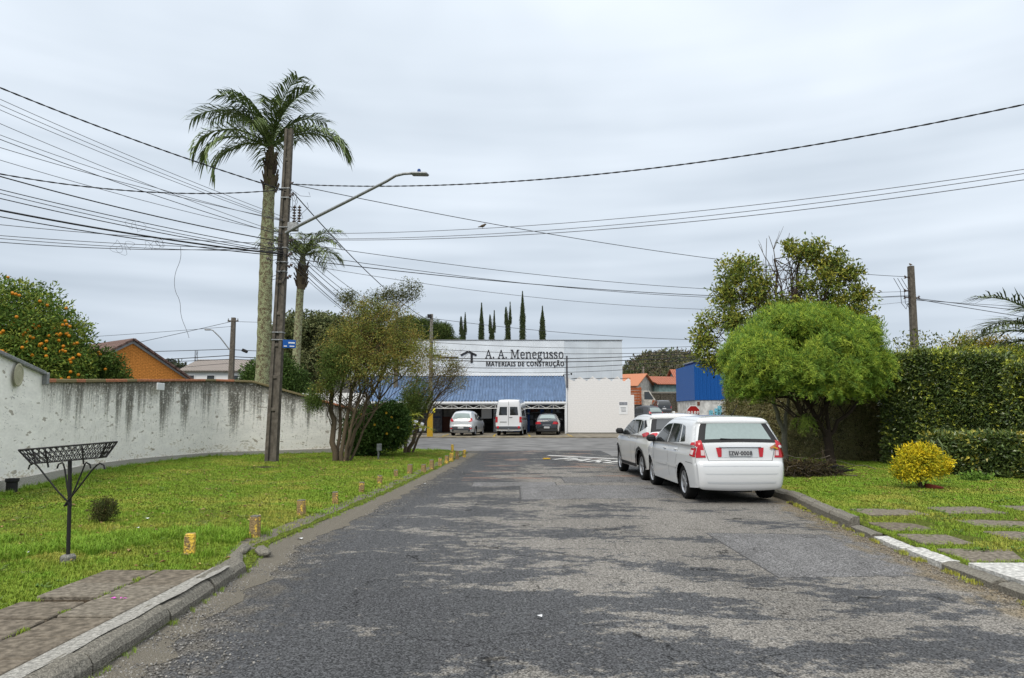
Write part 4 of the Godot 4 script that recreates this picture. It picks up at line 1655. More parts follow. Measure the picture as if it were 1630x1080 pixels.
	crown(rt2, "crown", [[Vector3(0, 5.8, 0), Vector3(3.0, 3.4, 3.0)], [Vector3(3.6, 4.6, 0), Vector3(3.2, 2.6, 2.5)], [Vector3(7.2, 4.2, 0.5), Vector3(3.4, 2.2, 2.5)]], 1300, [leaf_ball(24, 0.5, 0.28, 0.5)], M.leaf, [Color(0.05, 0.075, 0.022), Color(0.075, 0.085, 0.03)])
	# haul of an orange truck standing behind the annex
	var tk := thing("orange_truck", "orange truck with a slatted wooden load bed behind the annex corner", "truck", V(14.3, rise(85), 86.0))
	slab(tk, "load_bed_floor", M.iron, -1.9, 1.0, 0.9, 1.05, -2, 2)
	for k in 6:
		slab(tk, "side_board", M.orange_paint, -1.9, 1.0, 1.08 + k * 0.34, 1.36 + k * 0.34, -2.02, -1.94, 0.01)
	for k in 3:
		slab(tk, "stake", M.orange_paint, -1.9 + k * 1.35, -1.78 + k * 1.35, 1.0, 3.15, -1.93, -1.84)
	slab(tk, "side_board", M.orange_paint, -1.9, -1.82, 1.06, 3.1, -1.9, 2.0)
	var cab := MB.new()
	cab.prism(PackedVector2Array([Vector2(1.1, 0.7), Vector2(3.3, 0.7), Vector2(3.3, 1.45), Vector2(2.85, 1.6), Vector2(2.1, 2.75), Vector2(1.1, 2.75)]), 2.1, at(Vector3.ZERO))
	put(cab, "cab", M.cream_wall, tk)
	var fend := MB.new()
	fend.prism(PackedVector2Array([Vector2(2.35, 0.72), Vector2(3.36, 0.72), Vector2(3.36, 1.5), Vector2(2.45, 1.62)]), 2.2, at(Vector3.ZERO))
	put(fend, "mudguard", M.orange_paint, tk)
	var ws := MB.new()
	ws.prism(PackedVector2Array([Vector2(1.5, 1.7), Vector2(2.62, 1.7), Vector2(2.05, 2.6), Vector2(1.5, 2.6)]), 2.14, at(Vector3.ZERO))
	put(ws, "cab_window", M.glass, tk)
	for q in [[-1.2, -0.9], [2.6, -0.95], [-1.2, 0.9], [2.6, 0.95]]:
		var wm := MB.new()
		wm.lathe([Vector2(0.2, -0.14), Vector2(0.48, -0.14), Vector2(0.5, 0), Vector2(0.48, 0.14), Vector2(0, 0.14)], 16, Transform3D(Basis(Vector3.RIGHT, PI / 2), Vector3(q[0], 0.5, -q[1])))
		put(wm, "wheel", M.rubber, tk)


func far_left() -> void:
	var br := house("brick_house", "house with an orange brick gable behind the orange tree", V(-25.2, 0.0, 43.0), -0.66, 9.0, 8.6, 3.1, 5.72, M.brick_orange, M.roof_brown, [], 0.25)
	# pale verge boards on the gable that faces the street
	for s in [-1.0, 1.0]:
		var vb := MB.new()
		bar(vb, Vector3(4.55, 5.68, 0), Vector3(4.55, 3.0, s * 4.55), 0.1, 0.2)
		put(vb, "verge_board", M.galv, br)
	house("white_house", "white house with a grey tiled roof and dark windows beyond the wall", V(-27.4, 0.0, 70.0), 0.0, 6.6, 8.0, 5.55, 6.8, M.sign_white, mk(0.33, 0.29, 0.26, 0.9, tile_rows(), 0.5), [[-2.5, 4.7, 0.7, 0.9], [-0.6, 4.7, 0.7, 0.9], [1.6, 4.7, 0.7, 0.9]])
	house("distant_house", "small distant house with a white gable between the roofs", V(-50.0, 0.0, 110.0), PI / 2, 9.0, 7.0, 5.0, 7.6, M.cream_wall, M.roof_brown)
	house("distant_house", "distant house with a pale roof furthest from the street", V(-66.0, 0.0, 140.0), 0.4, 11.0, 8.0, 7.0, 9.4, M.sign_white, M.roof_red)
	for q in [[-58.0, 165.0, 9.0, "low dark tree on the skyline between distant roofs"], [-72.0, 150.0, 9.4, "dark skyline tree right of the brick gable"], [-42.0, 150.0, 7.2, "broad dark tree behind the white house roof"]]:
		var tt := thing("skyline_tree", q[3], "tree", V(q[0], 0, q[1]), 0.0, "trees on the skyline")
		var m := MB.new()
		limb(m, Vector3(0, -0.1, 0), Vector3(0, 5, 0), 0.4, 0.2)
		put(m, "trunk", M.bark_dark, tt)
		crown(tt, "crown", [[Vector3(0, q[2], 0), Vector3(5.0, 3.0, 4)], [Vector3(4, q[2] - 1.5, 0), Vector3(4.0, 2.4, 4)], [Vector3(-4, q[2] - 1.6, 0), Vector3(4.0, 2.2, 4)]], 700, [leaf_ball(20, 0.8, 0.45, 0.7)], M.leaf_dull, [Color(0.05, 0.065, 0.04), Color(0.06, 0.07, 0.045)])
	var ht := thing("hedge_row", "low green bushes along the right slope of the brick gable", "bush", V(-26.4, 0, 54.0))
	crown(ht, "leaves", [[Vector3(0.4, 2.9, 0), Vector3(1.6, 1.0, 1.5)], [Vector3(-1.5, 3.6, 0), Vector3(1.4, 1.1, 1.5)]], 900, [leaf_ball(16, 0.2, 0.1, 0.25)], M.leaf, [Color(0.07, 0.10, 0.03)])
	var hs := MB.new()
	limb(hs, Vector3(0, -0.1, 0), Vector3(0, 3, 0), 0.1, 0.05)
	put(hs, "stem", M.bark_dark, ht)
	var ant := thing("antenna_mast", "thin lattice antenna mast on the left skyline", "mast", V(-67.0, 0, 150.0))
	var am := MB.new()
	for k in 3:
		var o := Vector3(cos(k * TAU / 3), 0, sin(k * TAU / 3)) * 0.28
		am.rod(o, o + Vector3.UP * 15.0, 0.06, 5)
	put(am, "mast_legs", M.wire_grey, ant)
	for k in 18:
		var br2 := MB.new()
		var o := Vector3(cos(k * TAU / 3), 0, sin(k * TAU / 3)) * 0.28
		var o2 := Vector3(cos((k + 1) * TAU / 3), 0, sin((k + 1) * TAU / 3)) * 0.28
		br2.rod(o + Vector3.UP * k * 0.82, o2 + Vector3.UP * (k + 1) * 0.82, 0.035, 4)
		put(br2, "brace", M.wire_grey, ant)


# picture of the old white wall: rendered coat with dark mould runs hanging from the coping, cracks and scabs
func wall_map() -> ImageTexture:
	var w := 2048
	var h := 512
	var run := noise(91, 0.10, 4)
	var reach := noise(92, 0.012, 3)
	var grain := noise(93, 0.07, 4)
	var patchy := noise(94, 0.010, 4)
	var crack := noise(95, 0.012, 4)
	var out := PackedByteArray()
	out.resize(w * h * 3)
	for i in w:
		var u := float(i) / w
		var far := smoothstep(0.20, 0.38, u)
		var rr := run.get_noise_1d(i * 1.0)
		var len_ := 0.06 + 0.42 * far * clampf(0.40 + reach.get_noise_1d(i * 1.0) * 1.6, 0, 1) + 0.16 * rr
		if u < 0.2225:
			len_ = -0.2
		for j in h:
			var v := float(j) / h
			var k := j * w + i
			var g := grain.get_noise_2d(i * 1.0, j * 1.0)
			var g2 := grain.get_noise_2d(i * 1.7 + 500, j * 0.22)
			var p := patchy.get_noise_2d(i * 1.0, j * 1.6)
			var r := 0.955 + 0.05 * p + 0.04 * g
			var c := Vector3(r, r * 0.985, r * 0.955)
			# mould runs
			var m := smoothstep(0.22, -0.16, v - len_ + g * 0.16 + g2 * 0.20)
			m *= clampf(0.50 + 1.1 * g2 + 0.9 * g + 0.45 * far + 0.4 * rr, 0, 1)
			c = c.lerp(Vector3(0.29, 0.28, 0.25), m * 0.80)
			# a thin mouldy band right under the coping
			var band := smoothstep(0.13, 0.02, v + g * 0.10 + rr * 0.05) * far * clampf(0.7 + g * 1.2, 0, 1)
			c = c.lerp(Vector3(0.33, 0.31, 0.26), band * 0.75)
			# thin grey streaks further down
			var s := smoothstep(0.30, 0.62, g2 + 0.25 * rr) * smoothstep(1.0, 0.45, v) * 0.45 * far
			c = c.lerp(Vector3(0.52, 0.49, 0.42), s)
			# flaked spots and cracks
			var sc := smoothstep(0.50, 0.58, grain.get_noise_2d(i * 0.35 + 900, j * 0.45) + p * 0.55 - 0.03)
			c = c.lerp(Vector3(0.50, 0.46, 0.40), sc * 0.6)
			if absf(crack.get_noise_2d(i * 1.0 + g * 14.0, j * 0.6)) < 0.0035:
				c *= 0.55
			# earth splash along the foot
			var e := smoothstep(0.80, 1.0, v + g * 0.25 + p * 0.2)
			c = c.lerp(Vector3(0.60, 0.55, 0.45), e * 0.5)
			out[k * 3] = int(clampf(c.x, 0, 1) * 255)
			out[k * 3 + 1] = int(clampf(c.y, 0, 1) * 255)
			out[k * 3 + 2] = int(clampf(c.z, 0, 1) * 255)
	return ImageTexture.create_from_image(Image.create_from_data(w, h, false, Image.FORMAT_RGB8, out))


func garden_wall() -> void:
	var t := thing("garden_wall", "old white rendered garden wall streaked with black mould behind the lawn", "wall")
	var m := StandardMaterial3D.new()
	m.albedo_texture = wall_map()
	m.roughness = 0.92
	# plan points: x, distance, top height
	var pl := [Vector3(-8.6, 9.6, 3.1), Vector3(-9.0, 11.5, 2.80), Vector3(-9.40, 14.2, 2.34), Vector3(-9.42, 14.22, 2.19), Vector3(-10.30, 17.4, 2.34), Vector3(-10.62, 20.0, 2.47), Vector3(-10.52, 21.8, 2.56), Vector3(-10.05, 24.0, 2.67), Vector3(-9.10, 24.9, 2.66), Vector3(-6.70, 26.9, 1.90), Vector3(-5.2, 28.2, 1.45)]
	var mb := MB.new()
	var u := 0.0
	var total := 0.0
	for i in pl.size() - 1:
		total += Vector2(pl[i].x, pl[i].y).distance_to(Vector2(pl[i + 1].x, pl[i + 1].y))
	for i in pl.size() - 1:
		var a: Vector3 = pl[i]
		var b: Vector3 = pl[i + 1]
		var l := Vector2(a.x, a.y).distance_to(Vector2(b.x, b.y))
		var u1 := u + l / total
		var back := V(-(b.y - a.y), 0, b.x - a.x).normalized() * 0.2
		var a0 := V(a.x, -0.05, a.y)
		var b0 := V(b.x, -0.05, b.y)
		var a1 := V(a.x, a.z, a.y)
		var b1 := V(b.x, b.z, b.y)
		if l > 0.1:
			mb.quad_uv(a0, b0, b1, a1, Vector2(u, 1), Vector2(u1, 1), Vector2(u1, 0), Vector2(u, 0))
			mb.quad_uv(b0 + back, a0 + back, a1 + back, b1 + back, Vector2(u1, 1), Vector2(u, 1), Vector2(u, 0), Vector2(u1, 0))
			mb.quad_uv(a1, b1, b1 + back, a1 + back, Vector2(u, 0), Vector2(u1, 0), Vector2(u1, 0.01), Vector2(u, 0.01))
		u = u1
	put(mb, "wall", m, t)
	# plinth
	var pm := MB.new()
	for i in pl.size() - 1:
		var a: Vector3 = pl[i]
		var b: Vector3 = pl[i + 1]
		if Vector2(a.x, a.y).distance_to(Vector2(b.x, b.y)) < 0.1:
			continue
		var f := V(b.y - a.y, 0, -(b.x - a.x)).normalized() * 0.035
		var h0 := 0.36 - 0.08 * smoothstep(14.0, 24.0, a.y)
		var h1 := 0.36 - 0.08 * smoothstep(14.0, 24.0, b.y)
		var a0 := V(a.x, -0.05, a.y) + f
		var b0 := V(b.x, -0.05, b.y) + f
		var a1 := V(a.x, h0, a.y) + f
		var b1 := V(b.x, h1, b.y) + f
		pm.quad(a0, b0, b1, a1)
		pm.quad(a1, b1, b1 - f, a1 - f)
	put(pm, "plinth", M.plinth, t)
	# grey capping on the raised end, terracotta coping pieces on the rest
	for i in range(0, 2):
		var cp := MB.new()
		bar(cp, V(pl[i].x - 0.08, pl[i].z + 0.03, pl[i].y), V(pl[i + 1].x - 0.08, pl[i + 1].z + 0.03, pl[i + 1].y), 0.30, 0.07)
		put(cp, "capping", M.galv, t)
	var ec := MB.new()
	ec.box(at(V(-9.44, 2.26, 14.24), -0.2), Vector3(0.34, 0.24, 0.06), 0.01)
	put(ec, "capping", M.galv, t)
	for i in range(3, pl.size() - 1):
		var a: Vector3 = pl[i]
		var b: Vector3 = pl[i + 1]
		var l := Vector2(a.x, a.y).distance_to(Vector2(b.x, b.y))
		var n := maxi(1, int(l / 0.55))
		var back := V(-(b.y - a.y), 0, b.x - a.x).normalized() * 0.09
		for k in n:
			var p := a.lerp(b, (k + 0.02) / n)
			var q := a.lerp(b, (k + 0.98) / n)
			var cp := MB.new()
			bar(cp, V(p.x, p.z + 0.03, p.y) + back, V(q.x, q.z + 0.03 + R(-0.004, 0.004), q.y) + back, 0.30, 0.075)
			put(cp, "coping_tile", M.terracotta_mossy if rng.randf() < (0.25 if i < 7 else 0.7) else M.terracotta, t)
	# oval plaster relief on the raised end and a small pale plate on the coping
	var ov := MB.new()
	var across := Vector3(-0.146, 0, -0.989)
	var facing := Vector3(0.989, 0, -0.146)
	ov.lathe([Vector2(0.22, 0.0), Vector2(0.21, 0.010), Vector2(0.18, 0.012), Vector2(0.17, 0.004), Vector2(0.10, 0.006), Vector2(0.06, 0.012), Vector2(0.0, 0.008)], 24, Transform3D(Basis(across * 0.75, facing, Vector3.UP * -1.0), V(-9.20, 2.28, 13.22) + facing * 0.004))
	put(ov, "oval_relief", mk(0.62, 0.59, 0.42, 0.9, T.speck, 5.0), t)
	var sp := thing("number_plate_tile", "small pale tile fixed under the terracotta coping", "tile", V(-10.46, 2.42, 21.0), -PI / 2)
	slab(sp, "tile", M.sign_white, -0.22, 0.22, -0.16, 0.05, 0.06, 0.09, 0.01)
	slab(sp, "print", M.grey_door, -0.12, 0.1, -0.10, -0.04, 0.052, 0.058)
	var pot := thing("floor_pipe", "short black pipe end at the foot of the white wall", "pipe", V(-8.95, 0.08, 12.9))
	var pe := MB.new()
	pe.lathe([Vector2(0.06, 0), Vector2(0.09, 0.02), Vector2(0.09, 0.26), Vector2(0.11, 0.28), Vector2(0.11, 0.33), Vector2(0.07, 0.33), Vector2(0.06, 0.2)], 12)
	put(pe, "pipe", M.iron, pot)


func P(a: Array) -> PackedVector2Array:
	var o := PackedVector2Array()
	for i in range(0, a.size(), 2):
		o.push_back(Vector2(a[i], a[i + 1]))
	return o


func PA(a: Array) -> Array:
	return Array(P(a))


func vehicles() -> void:
	# --- white hatchback nearest the camera ---
	var near := {
		"length": 4.25, "half": 0.878, "belt": 0.98, "tumble": 0.36, "rear_in": 0.06, "front_in": 0.18, "round": 0.13, "bulge": 0.035,
		"outline": PA([0.06, 0.27, 0.03, 0.30, 0.0, 0.42, 0.0, 0.60, 0.015, 0.68, 0.06, 0.72, 0.085, 1.00, 0.13, 1.06, 0.38, 1.38, 0.34, 1.43, 0.46, 1.455, 1.0, 1.475, 1.6, 1.48, 2.15, 1.445, 2.55, 1.28, 3.0, 1.04, 3.35, 0.97, 3.95, 0.82, 4.17, 0.68, 4.25, 0.50, 4.23, 0.32, 4.15, 0.24]),
		"soft": 2, "cell": 0.045, "axles": [0.78, 3.38], "wheel": 0.312, "sill": 0.24, "paint": M.paint_white, "spokes": 6,
		"side": {
			"side_window": [[P([0.56, 1.07, 0.80, 1.05, 0.96, 1.37, 0.80, 1.34]), M.glass], [P([0.88, 1.045, 1.66, 1.01, 1.66, 1.39, 1.04, 1.38]), M.glass], [P([1.74, 1.01, 2.86, 0.985, 2.30, 1.30, 2.05, 1.375, 1.74, 1.392]), M.glass]],
			"rub_strip": [[P([1.05, 0.56, 1.72, 0.555, 1.72, 0.62, 1.05, 0.62]), M.paint_white, 0.014], [P([1.78, 0.555, 2.85, 0.55, 2.85, 0.61, 1.78, 0.62]), M.paint_white, 0.014]],
			"reverse_lamp": [[P([0.11, 0.84, 0.225, 0.85, 0.215, 0.93, 0.11, 0.92]), M.lamp_clear, 0.014]],
			"tail_lamp": [[P([0.00, 0.79, 0.25, 0.83, 0.21, 1.06, 0.00, 1.07]), M.lamp_red, 0.009]],
		},
		"seams": [PA([1.70, 1.40, 1.70, 0.36]), PA([0.86, 1.04, 1.02, 0.80, 1.16, 0.62, 1.16, 0.36]), PA([2.90, 0.98, 2.92, 0.40]), PA([0.16, 0.69, 0.50, 0.70])],
		"tail": [
			["window_frame", M.black_plastic, 1.03, 1.40, Vector2(-0.74, 0.74), Vector2(-0.60, 0.60), 0.010],
			["rear_window", M.glass_reflect_tint, 1.075, 1.365, Vector2(-0.60, 0.60), Vector2(-0.50, 0.50), 0.015],
			["tail_lamp", M.lamp_red, 0.79, 1.07, Vector2(-0.80, -0.615), Vector2(-0.80, -0.67), 0.009, true],
			["reverse_lamp", M.lamp_clear, 0.83, 0.92, Vector2(-0.70, -0.635), Vector2(-0.70, -0.645), 0.014, true],
			["garnish_lamp", M.lamp_red, 0.80, 0.96, Vector2(-0.40, -0.34), Vector2(-0.43, -0.33), 0.012, true],
			["plate_recess", M.paint_silver, 0.79, 0.97, Vector2(-0.33, 0.33), Vector2(-0.33, 0.33), 0.005],
			["bumper_groove", M.paint_silver, 0.505, 0.525, Vector2(-0.62, 0.62), Vector2(-0.66, 0.66), 0.003],  # soft shadows along the bumper creases, drawn as flat grey strips
			["bumper_groove", M.paint_silver, 0.635, 0.645, Vector2(-0.68, 0.68), Vector2(-0.68, 0.68), 0.003],
			["lower_valance", M.paint_silver, 0.36, 0.39, Vector2(-0.60, 0.60), Vector2(-0.62, 0.62), 0.003],
			["tailgate_gap", M.gap, 0.73, 1.02, Vector2(-0.575, -0.565), Vector2(-0.655, -0.645), 0.003, true],
			["tailgate_gap", M.gap, 0.722, 0.732, Vector2(-0.57, 0.57), Vector2(-0.57, 0.57), 0.003],
		],
		"plate": [0.875, "IZW·0008"], "mirror": Vector2(2.68, 1.03), "handles": [Vector2(1.12, 0.90), Vector2(1.90, 0.89)],
		"boxes": [
			["rear_wiper", M.black_plastic, Vector3(-0.08, 1.115, 0.07), Vector3(0.50, 0.022, 0.02), Vector3(0, 0, -0.05)],
			["plate_lamp_strip", M.alloy, Vector3(0.0, 0.985, -0.005), Vector3(0.76, 0.02, 0.02)],
			["badge", M.terracotta, Vector3(0.60, 0.99, 0.005), Vector3(0.12, 0.045, 0.01), Vector3(0, 0, 0.5)],
			["badge", M.yellow_paint, Vector3(0.64, 0.965, 0.000), Vector3(0.09, 0.03, 0.012), Vector3(0, 0, -0.4)],
			["exhaust_pipe", M.alloy, Vector3(-0.46, 0.27, 0.12), Vector3(0.10, 0.045, 0.22)],
			["silencer", M.black_plastic, Vector3(0.12, 0.24, 0.5), Vector3(0.34, 0.14, 0.5)],
		],
		"rods": [["aerial", M.black_plastic, Vector3(0.06, 1.50, 0.62), Vector3(0.12, 1.73, 0.42), 0.007]],
	}
	car(near, "white hatchback with plain grey number plate parked nearest by the right kerb", "car", "parked_car", V(3.98, -0.012, 14.87), 0.035, "cars parked along the right kerb")

	# --- white crossover in front of it ---
	var suv := {
		"length": 4.30, "half": 0.885, "belt": 1.02, "tumble": 0.40, "rear_in": 0.07, "front_in": 0.18, "round": 0.13, "bulge": 0.035,
		"outline": PA([0.12, 0.30, 0.05, 0.36, 0.0, 0.50, 0.0, 0.66, 0.10, 0.78, 0.06, 0.98, 0.16, 1.08, 0.60, 1.44, 0.50, 1.49, 0.75, 1.515, 1.4, 1.53, 2.1, 1.49, 2.5, 1.34, 2.95, 1.12, 3.4, 1.04, 4.0, 0.92, 4.22, 0.75, 4.30, 0.55, 4.25, 0.35, 4.15, 0.27]),
		"soft": 2, "cell": 0.045, "axles": [0.83, 3.45], "wheel": 0.335, "sill": 0.27, "paint": M.paint_pearl, "spokes": 5,
		"side": {
			"side_window": [[P([0.62, 1.22, 0.92, 1.14, 1.02, 1.42, 0.86, 1.40]), M.glass], [P([0.98, 1.12, 1.72, 1.05, 1.72, 1.435, 1.08, 1.425]), M.glass], [P([1.78, 1.05, 2.84, 1.03, 2.35, 1.32, 2.05, 1.42, 1.78, 1.435]), M.glass]],
			"roof_pillar": [[P([0.46, 1.28, 0.58, 1.22, 0.82, 1.41, 0.70, 1.43]), M.black_plastic, 0.006]],
			"wheel_arch_trim": [[P([0.36, 0.30, 0.42, 0.30, 0.47, 0.50, 0.60, 0.66, 0.83, 0.735, 1.06, 0.66, 1.19, 0.50, 1.24, 0.30, 1.31, 0.30, 1.25, 0.54, 1.10, 0.72, 0.83, 0.80, 0.56, 0.72, 0.41, 0.54]), M.black_plastic, 0.012], [P([2.98, 0.30, 3.04, 0.30, 3.09, 0.50, 3.22, 0.66, 3.45, 0.735, 3.68, 0.66, 3.81, 0.50, 3.86, 0.30, 3.93, 0.30, 3.87, 0.54, 3.72, 0.72, 3.45, 0.80, 3.18, 0.72, 3.03, 0.54]), M.black_plastic, 0.012]],
			"sill_trim": [[P([1.28, 0.28, 3.0, 0.28, 3.0, 0.36, 1.28, 0.36]), M.black_plastic, 0.010]],
			"tail_lamp": [[P([0.0, 0.95, 0.36, 1.00, 0.62, 1.10, 0.30, 1.15, 0.0, 1.09]), M.lamp_red, 0.010]],
		},
		"seams": [PA([1.75, 1.49, 1.75, 0.40]), PA([0.94, 1.12, 1.16, 0.85, 1.30, 0.68, 1.30, 0.40]), PA([2.92, 1.03, 2.95, 0.45])],
		"tail": [
			["window_frame", M.black_plastic, 1.12, 1.46, Vector2(-0.74, 0.74), Vector2(-0.60, 0.60), 0.010],
			["rear_window", M.glass, 1.16, 1.42, Vector2(-0.60, 0.60), Vector2(-0.50, 0.50), 0.016],
			["tail_lamp", M.lamp_red, 0.95, 1.09, Vector2(-0.82, -0.50), Vector2(-0.82, -0.60), 0.010, true],
			["reverse_lamp", M.lamp_clear, 0.965, 1.0, Vector2(-0.66, -0.50), Vector2(-0.66, -0.52), 0.015, true],
			["lower_bumper", M.black_plastic, 0.33, 0.50, Vector2(-0.80, 0.80), Vector2(-0.80, 0.80), 0.006],
			["bumper_insert", M.paint_pearl, 0.40, 0.56, Vector2(-0.74, -0.46), Vector2(-0.60, -0.52), 0.012, true],
			["reflector", M.lamp_red, 0.47, 0.50, Vector2(-0.70, -0.54), Vector2(-0.70, -0.54), 0.016, true],
			["tailgate_gap", M.gap, 0.60, 0.62, Vector2(-0.5, 0.5), Vector2(-0.5, 0.5), 0.003],
		],
		"plate": [0.80, ""], "mirror": Vector2(2.66, 1.10), "handles": [Vector2(1.22, 1.0), Vector2(1.98, 0.98)],
		"rods": [["roof_rail", M.black_plastic, Vector3(-0.58, 1.56, 0.75), Vector3(-0.58, 1.56, 2.0), 0.014], ["roof_rail", M.black_plastic, Vector3(0.58, 1.56, 0.75), Vector3(0.58, 1.56, 2.0), 0.014]],
		"boxes": [["roof_fin", M.paint_pearl, Vector3(0, 1.60, 0.85), Vector3(0.04, 0.07, 0.14)]],
	}
	car(suv, "pearl white crossover with black arch trims parked ahead of the white hatchback", "car", "parked_car", V(3.86, -0.012, 18.62), 0.05, "cars parked along the right kerb")

	# --- vehicles at the shop ---
	var mpv := {
		"length": 4.36, "half": 0.92, "belt": 1.02, "tumble": 0.42, "rear_in": 0.09, "round": 0.15, "bulge": 0.07, "cell": 0.12,
		"outline": PA([0.10, 0.28, 0.0, 0.42, 0.0, 0.62, 0.08, 0.75, 0.10, 1.05, 0.45, 1.52, 0.6, 1.60, 1.3, 1.65, 2.0, 1.60, 2.9, 1.12, 3.6, 0.98, 4.2, 0.8, 4.36, 0.55, 4.3, 0.3]),
		"axles": [0.82, 3.44], "wheel": 0.33, "sill": 0.25, "paint": M.paint_silver,
		"side": {"side_window": [[P([0.75, 1.12, 1.7, 1.05, 1.7, 1.48, 1.0, 1.5]), M.glass], [P([1.76, 1.05, 2.8, 1.04, 2.1, 1.47, 1.76, 1.49]), M.glass]]},
		"tail": [
			["rear_window", M.glass_reflect_tint, 1.14, 1.48, Vector2(-0.66, 0.66), Vector2(-0.50, 0.50), 0.008],
			["tail_lamp", M.lamp_red, 0.96, 1.22, Vector2(-0.83, -0.52), Vector2(-0.78, -0.70), 0.012, true],
			["bumper", M.grey_plastic, 0.34, 0.62, Vector2(-0.86, 0.86), Vector2(-0.86, 0.86), 0.006],
			["reflector", M.lamp_red, 0.48, 0.55, Vector2(-0.78, -0.60), Vector2(-0.78, -0.60), 0.014, true],
			["skid_plate", M.alloy, 0.33, 0.42, Vector2(-0.50, 0.50), Vector2(-0.50, 0.50), 0.014],
			["badge", M.alloy, 0.92, 0.99, Vector2(-0.05, 0.05), Vector2(-0.05, 0.05), 0.012],
		],
		"plate": [0.56, ""], "mirror": Vector2(2.62, 1.12),
	}
	car(mpv, "silver white hatchback parked left of the van at the shop", "car", "parked_car", V(-3.18, 0.066, 51.6), -0.16, "vehicles parked at the shop")
	var van := {
		"length": 5.4, "half": 0.965, "belt": 1.15, "tumble": 0.13, "rear_in": 0.03, "front_in": 0.22, "round": 0.13, "bulge": 0.03, "cell": 0.14,
		"outline": PA([0.03, 0.36, 0.0, 0.45, 0.0, 0.62, 0.03, 0.66, 0.06, 1.2, 0.10, 2.34, 0.25, 2.46, 1.5, 2.50, 3.4, 2.46, 3.9, 2.28, 4.5, 1.45, 4.8, 1.22, 5.25, 1.05, 5.4, 0.75, 5.4, 0.4]),
		"soft": 1, "axles": [1.05, 4.30], "wheel": 0.33, "sill": 0.38, "paint": M.paint_white, "rim": M.paint_silver,
		"side": {"side_window": [[P([0.35, 1.38, 1.05, 1.38, 1.05, 1.98, 0.35, 1.98]), M.glass], [P([1.25, 1.38, 2.3, 1.38, 2.3, 1.98, 1.25, 1.98]), M.glass], [P([3.3, 1.30, 4.35, 1.30, 3.85, 1.95, 3.3, 1.98]), M.glass]],
			"tail_lamp": [[P([0.04, 0.92, 0.12, 0.92, 0.12, 1.32, 0.06, 1.32]), M.lamp_red, 0.01]]},
		"seams": [PA([1.15, 2.2, 1.15, 0.7]), PA([2.4, 2.2, 2.4, 0.5]), PA([3.2, 2.2, 3.2, 0.5])],
		"tail": [
			["rear_window", M.glass, 1.42, 2.00, Vector2(-0.68, -0.10), Vector2(-0.62, -0.10), 0.006, true],
			["door_gap", M.gap, 0.70, 2.36, Vector2(-0.012, 0.012), Vector2(-0.012, 0.012), 0.004],
			["tail_lamp", M.lamp_red, 0.92, 1.32, Vector2(-0.90, -0.76), Vector2(-0.90, -0.76), 0.010, true],
			["bumper", M.grey_plastic, 0.46, 0.63, Vector2(-0.92, 0.92), Vector2(-0.92, 0.92), 0.03],
			["reflector", M.lamp_red, 0.52, 0.66, Vector2(-0.80, -0.66), Vector2(-0.80, -0.66), 0.04, true],
			["plate_recess", M.gap, 0.92, 0.97, Vector2(-0.60, -0.12), Vector2(-0.60, -0.12), 0.012],
			["door_handle", M.black_plastic, 1.24, 1.28, Vector2(0.05, 0.28), Vector2(0.05, 0.28), 0.02],
		],
		"mirror": Vector2(4.25, 1.5),
		"boxes": [["number_plate", M.plate, Vector3(-0.36, 0.85, 0.02), Vector3(0.40, 0.13, 0.02)],
			["roof_vent", M.grey_plastic, Vector3(-0.84, 2.18, 0.5), Vector3(0.03, 0.16, 0.05)], ["roof_vent", M.grey_plastic, Vector3(-0.84, 2.18, 1.1), Vector3(0.03, 0.16, 0.05)], ["roof_vent", M.grey_plastic, Vector3(-0.84, 2.18, 1.7), Vector3(0.03, 0.16, 0.05)],
			["tow_bar", M.alloy, Vector3(0.02, 0.44, -0.1), Vector3(0.08, 0.08, 0.2)]],
	}
	car(van, "white high-roof van with two dark rear windows backed out from the shop", "van", "parked_van", V(0.05, 0.066, 52.4), -0.11, "vehicles parked at the shop")
	var sedan := {
		"length": 4.6, "half": 0.90, "belt": 0.95, "tumble": 0.50, "rear_in": 0.10, "round": 0.12, "bulge": 0.06, "cell": 0.12,
		"outline": PA([0.1, 0.28, 0.0, 0.4, 0.0, 0.62, 0.05, 0.98, 0.1, 1.02, 0.55, 1.06, 1.3, 1.42, 1.9, 1.46, 2.4, 1.43, 3.3, 1.0, 4.2, 0.84, 4.55, 0.65, 4.6, 0.4]),
		"axles": [1.0, 3.65], "wheel": 0.32, "sill": 0.24, "paint": M.paint_black,
		"side": {"side_window": [[P([0.95, 1.06, 1.85, 1.02, 1.85, 1.36, 1.4, 1.34]), M.glass], [P([1.92, 1.02, 3.0, 1.0, 2.4, 1.33, 1.92, 1.36]), M.glass]],
			"tail_lamp": [[P([0.05, 0.78, 0.25, 0.80, 0.2, 0.95, 0.06, 0.95]), M.lamp_red, 0.01]]},
		"tail": [
			["rear_window", M.glass_reflect_tint, 1.10, 1.37, Vector2(-0.58, 0.58), Vector2(-0.48, 0.48), 0.008],
			["tail_lamp", M.lamp_red, 0.78, 0.95, Vector2(-0.83, -0.40), Vector2(-0.83, -0.50), 0.012, true],
			["chrome_strip", M.alloy, 0.70, 0.73, Vector2(-0.3, 0.3), Vector2(-0.3, 0.3), 0.012],
			["bumper_lip", M.grey_plastic, 0.34, 0.42, Vector2(-0.7, 0.7), Vector2(-0.7, 0.7), 0.006],
		],
		"plate": [0.55, ""], "mirror": Vector2(2.75, 1.05),
	}
	car(sedan, "black saloon car parked right of the white van at the shop", "car", "parked_car", V(2.72, 0.066, 53.4), -0.10, "vehicles parked at the shop")
	var hidden := mpv.duplicate()
	hidden.paint = M.paint_white
	car(hidden, "white car half hidden behind the leaning tree trunks at the shop", "car", "parked_car", V(-8.6, 0.066, 52.3), -1.15, "vehicles parked at the shop")
